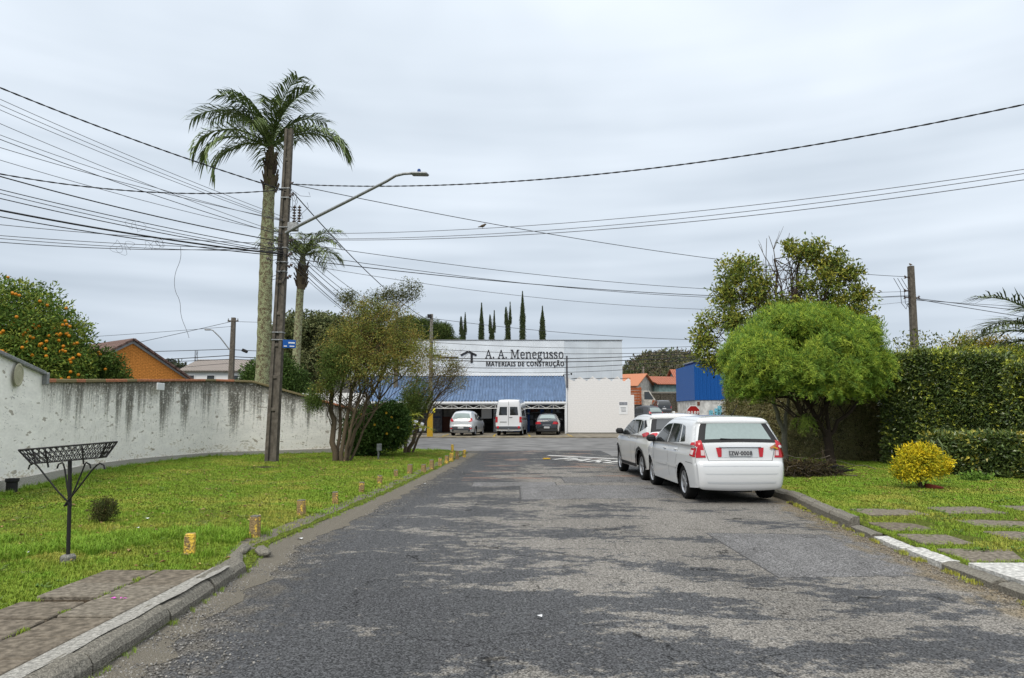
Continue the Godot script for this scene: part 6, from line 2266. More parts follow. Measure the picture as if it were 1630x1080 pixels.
	var e3 := limb(lw, Vector3(0, 1.2, 0), Vector3(0.95, 2.5, 0), 0.03, 0.01)
	for i in 7:
		limb(lw, e3[1 + i % 5], e3[1 + i % 5] + Vector3(R(-0.6, 0.5), R(-0.1, 0.4), R(-0.2, 0.2)), 0.012, 0.004, 0.05, 3, 4)
	put(lw, "stem", M.bark, lt)
	crown(lt, "leaves", [[Vector3(0.75, 1.75, 0), Vector3(0.25, 0.35, 0.2)], [Vector3(0.1, 1.35, 0), Vector3(0.5, 0.25, 0.2)], [Vector3(0.3, 1.8, 0), Vector3(0.3, 0.2, 0.2)]], 90, [leaf_ball(8, 0.09, 0.045, 0.12)], M.leaf, [Color(0.09, 0.10, 0.035), Color(0.07, 0.08, 0.03)], {"cut": -0.5})
	# golden shrub in its clay ring
	var gs := thing("golden_shrub", "rounded golden yellow shrub with a reddish clay pot ring on the right lawn", "shrub", V(7.82, 0.11, 13.75))
	gs.scale = Vector3.ONE * 0.86
	var gw := MB.new()
	for i in 8:
		limb(gw, Vector3(R(-0.03, 0.03), -0.02, R(-0.03, 0.03)), Vector3(R(-0.4, 0.35), R(0.35, 0.75), R(-0.25, 0.25)), 0.014, 0.006, 0.04, 4, 5)
	put(gw, "stems", M.bark, gs)
	crown(gs, "leaves", [[Vector3(-0.22, 0.72, 0), Vector3(0.26, 0.24, 0.3)], [Vector3(0.08, 0.76, 0), Vector3(0.28, 0.22, 0.3)], [Vector3(-0.36, 0.44, 0.05), Vector3(0.28, 0.22, 0.3)], [Vector3(0.32, 0.52, 0), Vector3(0.28, 0.2, 0.3)], [Vector3(-0.05, 0.52, 0.1), Vector3(0.36, 0.26, 0.3)], [Vector3(0.5, 0.62, 0), Vector3(0.12, 0.08, 0.12)]], 1500, [leaf_ball(9, 0.065, 0.026, 0.07)], M.leaf, [Color(0.58, 0.45, 0.015), Color(0.66, 0.54, 0.03), Color(0.44, 0.39, 0.02), Color(0.28, 0.29, 0.02)], {"cut": -0.2, "gap_freq": 3.0, "inner": 0.5, "hi": 1.5})
	var cr := MB.new()
	cr.lathe([Vector2(0.17, -0.02), Vector2(0.19, 0.10), Vector2(0.16, 0.13), Vector2(0.13, 0.11), Vector2(0.11, 0.02), Vector2(0, 0.02)], 18, Transform3D(Basis(Vector3.BACK, -0.22), Vector3(0.18, 0.0, 0.12)))
	put(cr, "clay_ring", mk(0.17, 0.045, 0.03, 0.85, T.speck, 4.0), gs)


func hedge_face(t: Node3D, a: Vector2, b: Vector2, h0: float, h1: float, thick: float, count: int, leaves: Array, tints: Array, fresh: Array, seed_: int, gap := -0.45) -> void:
	# leaf layer over a clipped face and top; the twiggy core behind it is dark and opaque
	var sc := Scatter.new()
	var sc2 := Scatter.new()
	var l := a.distance_to(b)
	var dir := (b - a) / l
	var front := Vector2(dir.y, -dir.x)
	if front.dot(-a) < 0:
		front = -front
	var bump := noise(seed_, 0.9, 3)
	var patch := noise(seed_ + 5, 0.7, 2)
	for i in count:
		var u := rng.randf()
		var h := lerpf(h0, h1, u)
		var top: bool = rng.randf() < 0.22
		var y: float = R(0.03, 1.0) * h
		var dep := R(-0.10, 0.05)
		if top:
			y = h + R(-0.12, 0.06)
			dep = -R(0.0, thick)
		var k := bump.get_noise_2d(u * l, y) * 0.11
		if bump.get_noise_3d(u * l * 2.2, y * 2.2, 7.0) < gap:
			continue
		if top:
			y += bump.get_noise_1d(u * l * 1.5) * 0.16
		var p := a + dir * l * u + front * (dep + k)
		var light: bool = patch.get_noise_2d(u * l, y) * 0.5 + R(-0.5, 0.5) > (0.36 if not top else 0.0)
		var c: Color = (fresh if light else tints)[rng.randi() % (fresh if light else tints).size()]
		(sc if i % 2 else sc2).put(spin().scaled(Vector3.ONE * R(0.75, 1.25)), V(p.x, y, p.y), vary(c, 0.2))
	swarm(sc, leaves[0], "leaves", M.leaf_gloss, t)
	swarm(sc2, leaves[1], "leaves", M.leaf_gloss, t)
	var core := MB.new()
	var m := (a + b) * 0.5 - front * (thick * 0.5 + 0.12)
	var hh := minf(h0, h1)
	core.box(Transform3D(Basis(Vector3.UP, atan2(dir.y, dir.x)), V(m.x, hh * 0.5 - 0.1, m.y)), Vector3(l, hh - 0.16, thick))
	put(core, "branches", M.hedge_core, t)


func hedges() -> void:
	M.hedge_core = mk(0.16, 0.135, 0.08, 0.95, T.leaf_litter, 1.5, T.rough, 4.0)
	var fine := [leaf_ball(14, 0.040, 0.020, 0.08), leaf_ball(12, 0.045, 0.02, 0.09)]
	var broad := [leaf_ball(8, 0.10, 0.055, 0.10), leaf_ball(7, 0.11, 0.06, 0.11)]
	var t := thing("brown_hedge", "tall clipped hedge of tiny brown green leaves behind the feathery tree", "hedge")
	var dull := [Color(0.26, 0.235, 0.095), Color(0.30, 0.25, 0.12), Color(0.21, 0.21, 0.08), Color(0.28, 0.26, 0.10)]
	hedge_face(t, Vector2(7.9, 26.6), Vector2(10.2, 21.4), 2.5, 2.9, 0.8, 9000, fine, dull, [Color(0.10, 0.095, 0.03)], 5)
	hedge_face(t, Vector2(10.1, 21.5), Vector2(11.9, 20.9), 2.9, 3.1, 0.8, 6500, fine, dull, [Color(0.10, 0.095, 0.03)], 6)
	var t2 := thing("green_hedge", "tall clipped hedge of glossy dark leaves with lime new growth at the right", "hedge")
	var dark := [Color(0.075, 0.115, 0.03), Color(0.10, 0.145, 0.036), Color(0.125, 0.17, 0.04), Color(0.055, 0.085, 0.025)]
	hedge_face(t2, Vector2(10.6, 20.3), Vector2(12.4, 17.9), 3.15, 2.95, 0.9, 9500, broad, dark, [Color(0.28, 0.33, 0.05), Color(0.38, 0.42, 0.06)], 8)
	hedge_face(t2, Vector2(12.2, 17.5), Vector2(13.8, 15.2), 2.65, 2.6, 0.9, 6500, broad, dark, [Color(0.19, 0.23, 0.045), Color(0.36, 0.40, 0.05)], 9)
	var t3 := thing("low_hedge", "low loose hedge row at the foot of the tall green hedge", "hedge")
	hedge_face(t3, Vector2(9.9, 17.2), Vector2(11.9, 14.2), 0.95, 1.05, 0.9, 8500, broad, dark, [Color(0.40, 0.37, 0.06), Color(0.26, 0.27, 0.05)], 11, -0.22)
	# untrimmed shoots on top of the hedge
	var t4 := thing("hedge_shoots_shrub", "untrimmed yellow green shrub growing above the green hedge", "shrub", V(12.6, 2.2, 20.2))
	var sw := MB.new()
	for i in 26:
		var x := R(-1.6, 1.9)
		limb(sw, Vector3(x, -2.3 if i == 0 else 0.2, R(-0.4, 0.4)), Vector3(x + R(-0.3, 0.6), R(0.9, 1.55), R(-0.4, 0.4)), 0.012, 0.004, 0.03, 4, 4)
	put(sw, "shoots", M.bark, t4)
	crown(t4, "leaves", [[Vector3(-0.9, 0.75, 0), Vector3(1.1, 0.5, 0.6)], [Vector3(0.4, 0.75, 0), Vector3(1.2, 0.5, 0.6)], [Vector3(1.6, 0.75, -0.2), Vector3(1.0, 0.55, 0.6)]], 2600, [leaf_ball(9, 0.08, 0.04, 0.12)], M.leaf, [Color(0.20, 0.25, 0.05), Color(0.32, 0.36, 0.055), Color(0.13, 0.18, 0.04), Color(0.40, 0.39, 0.055)], {"cut": -0.1, "gap_freq": 2.2})
	crown(t4, "leaves", [[Vector3(-1.0, 1.35, 0), Vector3(0.8, 0.35, 0.4)], [Vector3(0.2, 1.4, 0), Vector3(0.7, 0.3, 0.4)]], 110, [leaf_ball(6, 0.07, 0.04, 0.10)], M.leaf, [Color(0.18, 0.19, 0.03), Color(0.10, 0.12, 0.03)], {"cut": 0.0, "gap_freq": 3.0})
	var t5 := thing("rusty_shrub", "olive and rust coloured shrub above the hedge near the right palm", "shrub", V(15.9, 0.0, 23.5))
	var rw := MB.new()
	limb(rw, Vector3(0, -0.1, 0), Vector3(0, 3.0, 0), 0.1, 0.05)
	put(rw, "stem", M.bark, t5)
	crown(t5, "leaves", [[Vector3(-0.3, 3.3, 0), Vector3(1.5, 0.95, 1.0)], [Vector3(1.2, 3.0, 0), Vector3(1.3, 0.8, 1.0)], [Vector3(-1.3, 2.9, 0), Vector3(0.9, 0.7, 0.8)]], 2600, [leaf_ball(10, 0.09, 0.045, 0.13)], M.leaf, [Color(0.24, 0.27, 0.05), Color(0.33, 0.25, 0.045), Color(0.17, 0.21, 0.045), Color(0.40, 0.30, 0.045)], {"cut": -0.2, "gap_freq": 1.5})
	# strap-leaved plant and small leafy plant at the hedge foot
	var sp := thing("strap_plant", "strap leaved plant hanging from the gap in the green hedge", "plant", V(9.75, 0.12, 16.55))
	for i in 16:
		var mb := MB.new()
		var a := R(0.2, PI - 0.2)
		var o := Vector3(R(-0.25, 0.25), R(0.5, 0.75), R(-0.1, 0.1))
		var out := Vector3(cos(a), 0, sin(a))
		var p := [o, o + out * 0.12 + Vector3.UP * 0.16, o + out * 0.3 + Vector3.UP * 0.02, o + out * 0.38 - Vector3.UP * R(0.3, 0.5)]
		var w := Vector3(-sin(a), 0, cos(a)) * 0.016
		for k in 3:
			mb.quad(p[k] - w, p[k] + w, p[k + 1] + w * (0.9 if k < 2 else 0.1), p[k + 1] - w * (0.9 if k < 2 else 0.1))
		put(mb, "strap_leaf", leaf_paint(Color(0.10, 0.13, 0.05)), sp)
	var stalk := MB.new()
	limb(stalk, Vector3(0, -0.05, 0), Vector3(0, 0.7, 0), 0.03, 0.02)
	put(stalk, "stalk", M.bark_dark, sp)
	var lp := thing("lime_seedling", "small lime green leafy seedling at the foot of the low hedge", "plant", V(9.72, 0.11, 15.2))
	crown(lp, "leaves", [[Vector3(0, 0.10, 0), Vector3(0.3, 0.10, 0.12)], [Vector3(0.25, 0.08, 0), Vector3(0.15, 0.08, 0.1)]], 90, [leaf_ball(6, 0.07, 0.05, 0.05)], M.leaf, [Color(0.14, 0.24, 0.04)], {"cut": -0.6})
	# heap of cut branches beside the car
	var hp := thing("brush_heap", "heap of cut brown branches on the lawn behind the white hatchback", "brush heap", V(6.85, 0.10, 16.6))
	for i in 90:
		var mb := MB.new()
		var o := Vector3(rng.randfn() * 0.42, absf(rng.randfn()) * 0.16 + 0.03, rng.randfn() * 0.2)
		var d := Vector3(R(-1, 1), R(-0.25, 0.35), R(-0.6, 0.6)).normalized() * R(0.25, 0.5)
		limb(mb, o - d, Vector3(o.x + d.x, maxf(0.03, o.y + d.y), o.z + d.z), R(0.006, 0.014), 0.003, 0.06, 4, 4)
		put(mb, "branch", [M.bark_dark, M.dead_wood, M.hedge_core][i % 3], hp)
	crown(hp, "dry_leaves", [[Vector3(0, 0.16, 0), Vector3(0.75, 0.22, 0.4)], [Vector3(-0.4, 0.2, 0), Vector3(0.45, 0.2, 0.35)]], 900, [leaf_ball(7, 0.06, 0.025, 0.07)], M.leaf_dull, [Color(0.055, 0.04, 0.022), Color(0.08, 0.06, 0.025), Color(0.035, 0.03, 0.018)], {"cut": -0.3, "gap_freq": 3.0})
	var pl := thing("black_plastic_crate", "black plastic crate lying on the heap of branches", "crate", V(7.45, 0.33, 16.45), 0.4)
	for k in 5:
		var mb := MB.new()
		bar(mb, Vector3(-0.22, 0.02 * k, -0.16 + 0.08 * k), Vector3(0.24, -0.10 + 0.01 * k, -0.14 + 0.08 * k), 0.025, 0.02)
		put(mb, "slat", M.black_plastic, pl)
	for k in 2:
		var mb := MB.new()
		bar(mb, Vector3(-0.22 + 0.46 * k, -0.02 - 0.1 * k, -0.2), Vector3(-0.22 + 0.46 * k, 0.07 - 0.1 * k, 0.2), 0.03, 0.03)
		put(mb, "rail", M.black_plastic, pl)


func cypresses() -> void:
	# x, height, half width
	var names := ["shortest twin-tipped slim cypress furthest left above the shop roof", "second slim cypress from the left above the shop roof", "thin double-tipped cypress over the first letters of the shop sign", "narrow spiky cypress over the middle of the shop sign", "tallest slim cypress above the shop roof", "widest slim cypress furthest right above the shop roof"]
	var spec := [[-5.87, 13.4, 0.45, 1], [-3.64, 14.5, 0.38, 0], [-2.4, 13.6, 0.3, 1], [-0.5, 14.6, 0.38, 1], [1.26, 15.9, 0.46, 0], [3.64, 14.1, 0.56, 0]]
	var lm := leaf_ball(16, 0.22, 0.07, 0.16)
	for i in 6:
		var q = spec[i]
		var t := thing("cypress", names[i], "cypress", V(q[0], 0, 84.0), 0.0, "cypresses behind the shop")
		var mb := MB.new()
		mb.tube(PackedVector3Array([Vector3(0, 0, 0), Vector3(0, q[1] * 0.95, 0)]), PackedFloat32Array([0.2, 0.03]), 7)
		put(mb, "trunk", M.bark_dark, t)
		var s := Scatter.new()
		var h: float = q[1]
		for k in 800:
			var u := pow(rng.randf(), 0.8)
			var y := lerpf(5.5, h + 0.25, u)
			var r: float = q[2] * 1.15 * (1.0 + 0.25 * sin(y * 2.7 + i) * sin(y * 1.1)) * pow(clampf((h - y) / (h - 5.0), 0, 1), 0.75) * sqrt(rng.randf())
			var a := R(0, TAU)
			var x := cos(a) * r
			if q[3] == 1 and y > h - 2.2:
				x = x * 0.5 + (0.28 if rng.randf() < 0.5 else -0.22)
				if x < 0 and y > h - 0.5:
					y -= 0.6
			s.put((Basis(Vector3.UP, R(0, TAU)) * Basis(Vector3.RIGHT, R(-0.3, 0.3))).scaled(Vector3(0.8, 1.5, 0.8) * clampf(0.35 + (h - y) * 0.28, 0.35, 1.0)), Vector3(x, y, sin(a) * r), vary([Color(0.06, 0.085, 0.035), Color(0.08, 0.10, 0.04), Color(0.045, 0.06, 0.03)][k % 3], 0.2))
		swarm(s, lm, "crown", M.leaf_dull, t)


# tapered box from y0 to y1, bottom and top half sizes, with a lean
func taper(mb: MB, y0: float, y1: float, b: Vector2, t: Vector2, o0: Vector2, o1: Vector2) -> void:
	var lo := []
	var hi := []
	for w in [[-1, -1], [1, -1], [1, 1], [-1, 1]]:
		lo.append(Vector3(o0.x + b.x * w[0], y0, o0.y + b.y * w[1]))
		hi.append(Vector3(o1.x + t.x * w[0], y1, o1.y + t.y * w[1]))
	var mid := (Vector3(o0.x, y0, o0.y) + Vector3(o1.x, y1, o1.y)) * 0.5
	mb.outer(lo, mid)
	mb.outer(hi, mid)
	for k in 4:
		mb.outer([lo[k], lo[(k + 1) % 4], hi[(k + 1) % 4], hi[k]], mid)


func insulator(mb: MB, o: Vector3, along_: Vector3, count: int) -> void:
	var b := Basis(Quaternion(Vector3.UP, along_.normalized()))
	for k in count:
		mb.lathe([Vector2(0.015, 0.0), Vector2(0.055, 0.01), Vector2(0.06, 0.03), Vector2(0.02, 0.055), Vector2(0.015, 0.09)], 10, Transform3D(b, o + along_.normalized() * 0.09 * k))


func smooth(p: PackedVector3Array) -> PackedVector3Array:
	for k in 2:
		var q := PackedVector3Array([p[0]])
		for i in p.size() - 1:
			q.push_back(p[i].lerp(p[i + 1], 0.25))
			q.push_back(p[i].lerp(p[i + 1], 0.75))
		q.push_back(p[p.size() - 1])
		p = q
	return p


func cable(a: Vector3, b: Vector3, sag: float, r: float, steps := 26) -> MB:
	var mb := MB.new()
	var pts := PackedVector3Array()
	for i in steps + 1:
		var t := float(i) / steps
		pts.push_back(a.lerp(b, t) + Vector3.DOWN * 4.0 * sag * t * (1.0 - t))
	mb.tube(pts, PackedFloat32Array([r]), 5)
	return mb


func twisted(a: Vector3, b: Vector3, sag: float, r: float) -> MB:
	var mb := MB.new()
	var l := a.distance_to(b)
	var n := int(l * 12)
	for s in 2:
		var pts := PackedVector3Array()
		for i in n + 1:
			var t := float(i) / n
			var ph := t * l * 12.0 + s * PI
			pts.push_back(a.lerp(b, t) + Vector3.DOWN * 4.0 * sag * t * (1.0 - t) + Vector3(0, cos(ph), sin(ph)) * r * 0.38)
		mb.tube(pts, PackedFloat32Array([r * 0.48]), 5)
	return mb


func poles() -> void:
	# --- the leaning concrete pole on the left lawn ---
	var t := thing("concrete_pole", "tall brown grey concrete utility pole with street lamp on the left lawn", "utility pole", V(-7.27, 0.1, 21.7))
	var mb := MB.new()
	var top := Vector2(0.20, 0.0)
	for s in [-1.0, 1.0]:
		taper(mb, -0.3, 10.45, Vector2(0.05, 0.14), Vector2(0.038, 0.09), Vector2(s * 0.125, 0), Vector2(top.x + s * 0.075, 0))
	taper(mb, -0.3, 10.43, Vector2(0.085, 0.07), Vector2(0.05, 0.05), Vector2(0, 0), top)
	put(mb, "shaft", M.pole, t)
	for k in 9:
		var st := MB.new()
		var y := 1.6 + k * 0.98
		st.box(at(Vector3(0.02 * y, y, 0)), Vector3(0.23 - 0.008 * y, 0.10, 0.24 - 0.009 * y), 0.01)
		put(st, "cross_rib", M.pole, t)
	for y in [3.95, 3.72, 5.85, 6.15, 6.6, 7.25, 8.2, 8.5]:
		var bd := MB.new()
		bd.box(at(Vector3(0.02 * y, y, 0)), Vector3(0.38 - 0.013 * y, 0.035, 0.33 - 0.012 * y), 0.005)
		put(bd, "steel_band", M.galv, t)
	# clutter of fittings where the cables are tied
	for q in [[0.26, 8.72, 0.03], [0.30, 8.35, 0.05], [0.34, 6.9, 0.05], [0.30, 6.45, 0.05], [0.33, 6.1, 0.05], [0.30, 5.75, 0.05], [-0.2, 6.3, 0.05], [-0.18, 6.8, 0.05]]:
		var ins := MB.new()
		insulator(ins, Vector3(q[0], q[1] - 0.1, q[2]), Vector3(signf(q[0]) * 0.6, 0.3, 0.2), 2)
		put(ins, "insulator", M.ceramic, t)
	for x in [0.46, 0.62]:
		var ins := MB.new()
		insulator(ins, Vector3(x, 7.42, 0.05), Vector3.UP, 6)
		put(ins, "fuse_insulator", M.ceramic, t)
	for i in 9:
		var jl := MB.new()
		var a := Vector3(0.24 + R(-0.06, 0.06), R(7.1, 8.6), 0.06)
		var b := Vector3(R(0.35, 0.95), R(7.6, 8.55), R(-0.1, 0.2))
		jl.tube(PackedVector3Array([a, a.lerp(b, 0.4) + Vector3(0.1, -0.2, 0), b + Vector3(0.05, -0.15, 0), b]), PackedFloat32Array([0.007]), 5)
		put(jl, "jumper_lead", M.wire_grey, t)
	for i in 14:
		var jl := MB.new()
		var y := R(5.5, 6.9)
		var a := Vector3(R(-0.2, 0.2), y, 0.14)
		var b := Vector3(R(0.15, 0.5), y + R(-0.5, 0.3), R(0.1, 0.25))
		jl.tube(PackedVector3Array([a, a.lerp(b, 0.5) + Vector3(0.05, -R(0.05, 0.25), 0.05), b]), PackedFloat32Array([0.009]), 5)
		put(jl, "jumper_lead", M.wire, t)
	var bx := MB.new()
	bx.box(at(Vector3(0.42, 7.28, 0.02)), Vector3(0.34, 0.28, 0.16), 0.02)
	put(bx, "lamp_bracket_box", M.galv, t)
	# street lamp
	var arm := MB.new()
	arm.tube(PackedVector3Array([Vector3(0.25, 7.05, 0.15), Vector3(0.75, 7.25, 0.35), Vector3(2.5, 7.84, 1.1), Vector3(3.62, 8.22, 1.6), Vector3(3.9, 8.33, 1.75), Vector3(4.15, 8.36, 1.83), Vector3(4.42, 8.35, 1.9)]), PackedFloat32Array([0.05, 0.05, 0.045, 0.042, 0.04, 0.04, 0.04]), 10)
	var armo := put(arm, "lamp_arm", M.galv, t)
	var hd := MB.new()
	hd.box(Transform3D(Basis.from_euler(Vector3(0, -0.25, -0.10)), Vector3(4.62, 8.31, 1.95)), Vector3(0.52, 0.085, 0.24), 0.035)
	put(hd, "lamp_head", M.galv, armo)
	var pc := MB.new()
	pc.lathe([Vector2(0.05, 0), Vector2(0.05, 0.07), Vector2(0.035, 0.10), Vector2(0, 0.10)], 12, at(Vector3(4.60, 8.355, 1.95)))
	put(pc, "light_sensor", M.blue_dark, armo)
	# blue street name plate
	var sg := thing("street_name_plate", "small blue street name plate strapped to the concrete pole", "sign", V(-6.83, 3.70, 21.62), 0.35)
	slab(sg, "plate", M.sign_blue, -0.18, 0.20, -0.13, 0.12, 0.0, 0.02, 0.006)
	slab(sg, "print_row", M.sign_white, -0.02, 0.17, 0.01, 0.05, -0.006, -0.002)
	slab(sg, "print_row", M.sign_white, -0.15, -0.06, -0.09, -0.06, -0.006, -0.002)
	slab(sg, "print_row", M.sign_white, 0.02, 0.16, -0.09, -0.06, -0.006, -0.002)
	# bare earth ring at the foot
	var dm := thing("earth_mound", "low mound of bare grey earth beside the concrete pole", "mound", V(-6.72, 0.09, 19.4))
	var em := MB.new()
	em.lathe([Vector2(0.45, -0.01), Vector2(0.38, 0.03), Vector2(0.22, 0.055), Vector2(0, 0.06)], 22, Transform3D(Basis().scaled(Vector3(1.1, 1, 0.8)), Vector3.ZERO))
	put(em, "earth", M.soil, dm)

	# --- pole with the yellow painted foot at the shop ---
	var y := thing("yellow_footed_pole", "grey utility pole with yellow painted foot in front of the shop", "utility pole", V(-5.5, 0.0, 47.95))
	var ym := MB.new()
	taper(ym, 1.62, 8.35, Vector2(0.14, 0.14), Vector2(0.09, 0.09), Vector2(0, 0), Vector2(0.02, 0))
	put(ym, "shaft", M.pole_grey, y)
	var yf := MB.new()
	taper(yf, -0.1, 1.62, Vector2(0.19, 0.17), Vector2(0.17, 0.155), Vector2.ZERO, Vector2.ZERO)
	put(yf, "painted_foot", M.yellow_paint, y)
	for s in [-1.0, 1.0]:
		slab(y, "yellow_plate", mk(0.70, 0.62, 0.05, 0.6), s * 0.19, s * 0.34, 1.68, 1.98, -0.12, -0.10)
	var hdw := MB.new()
	hdw.box(at(Vector3(-0.12, 8.2, 0.1)), Vector3(0.28, 0.25, 0.2), 0.03)
	put(hdw, "pole_head_fitting", M.iron, y)

	# --- pole on the right behind the hedge ---
	var r := thing("right_pole", "brown concrete utility pole rising behind the right hedge", "utility pole", V(20.45, 0, 36.0))
	var rm := MB.new()
	taper(rm, -0.2, 9.15, Vector2(0.18, 0.17), Vector2(0.12, 0.12), Vector2.ZERO, Vector2(0.12, 0))
	put(rm, "shaft", M.pole, r)
	for q in [[-0.30, 8.55, -1.0], [-0.35, 7.85, -1.0], [-0.38, 7.5, -1.0], [0.36, 7.5, 1.0]]:
		var ins := MB.new()
		ins.rod(Vector3(0.1, q[1], 0.0), Vector3(q[0], q[1], 0.16), 0.03)
		insulator(ins, Vector3(q[0], q[1] - 0.08, 0.16), Vector3.UP, 2)
		put(ins, "insulator", M.ceramic, r)
	for k in 3:
		var jl := MB.new()
		var x := -0.85 + k * 0.2
		jl.tube(PackedVector3Array([Vector3(x, 8.5, 0.1), Vector3(x + 0.28, 7.9, 0.15), Vector3(x + 0.3, 7.2, 0.15), Vector3(x + 0.55, 6.9, 0.1), Vector3(-0.2, 7.2, 0.1)]), PackedFloat32Array([0.014]), 5)
		put(jl, "jumper_lead", M.wire, r)
	bird("perched_bird", "small brown bird perched on top of the right pole", V(20.57, 9.15, 36.0), 0.9, 1.6)
	# --- far pole with lamp on the left ---
	var f := thing("far_lamp_pole", "far concrete pole with a street lamp beyond the white wall", "utility pole", V(-23.75, 0, 60.0))
	var fm := MB.new()
	taper(fm, -0.2, 9.75, Vector2(0.24, 0.2), Vector2(0.15, 0.15), Vector2.ZERO, Vector2.ZERO)
	put(fm, "shaft", M.pole, f)
	var ca := MB.new()
	bar(ca, Vector3(-0.45, 9.45, 0.1), Vector3(0.45, 9.45, 0.1), 0.12, 0.12)
	for x in [-0.4, 0.0, 0.4]:
		insulator(ca, Vector3(x, 9.5, 0.1), Vector3.UP, 2)
	put(ca, "cross_arm", M.pole, f)
	var fa := MB.new()
	fa.tube(PackedVector3Array([Vector3(-0.1, 6.9, 0.15), Vector3(-0.9, 8.0, 0.4), Vector3(-1.5, 8.6, 0.5), Vector3(-1.75, 8.68, 0.5)]), PackedFloat32Array([0.05]), 8)
	var fao := put(fa, "lamp_arm", M.galv, f)
	var fh := MB.new()
	fh.box(at(Vector3(-1.95, 8.66, 0.5)), Vector3(0.5, 0.12, 0.24), 0.04)
	put(fh, "lamp_head", M.galv, fao)
	var dr := MB.new()
	dr.box(Transform3D(Basis(Vector3.BACK, -0.4), Vector3(1.1, 6.9, 0.1)), Vector3(0.5, 0.26, 0.26), 0.05)
	put(dr, "splice_box", M.iron, f)
	# poles outside the picture that carry the far ends of the cables
	for q in [[-17.5, 13.6, 11.8, "concrete pole carrying the left cables beyond the picture edge"], [14.5, 12.0, 9.2, "concrete pole carrying the right cables beyond the picture edge"], [18.0, 51.0, 8.4, "concrete pole behind the right trees carrying the shop cables"], [-75.0, 62.0, 9.0, "far left concrete pole carrying the distant cables"], [-9.5, 58.0, 9.9, "concrete pole hidden behind the rusty tree"], [60.0, 40.0, 8.4, "far right concrete pole beyond the hedge"]]:
		var o := thing("utility_pole", q[3], "utility pole", V(q[0], 0, q[1]))
		var pm := MB.new()
		taper(pm, -0.2, q[2], Vector2(0.2, 0.18), Vector2(0.12, 0.12), Vector2.ZERO, Vector2.ZERO)
		put(pm, "shaft", M.pole, o)
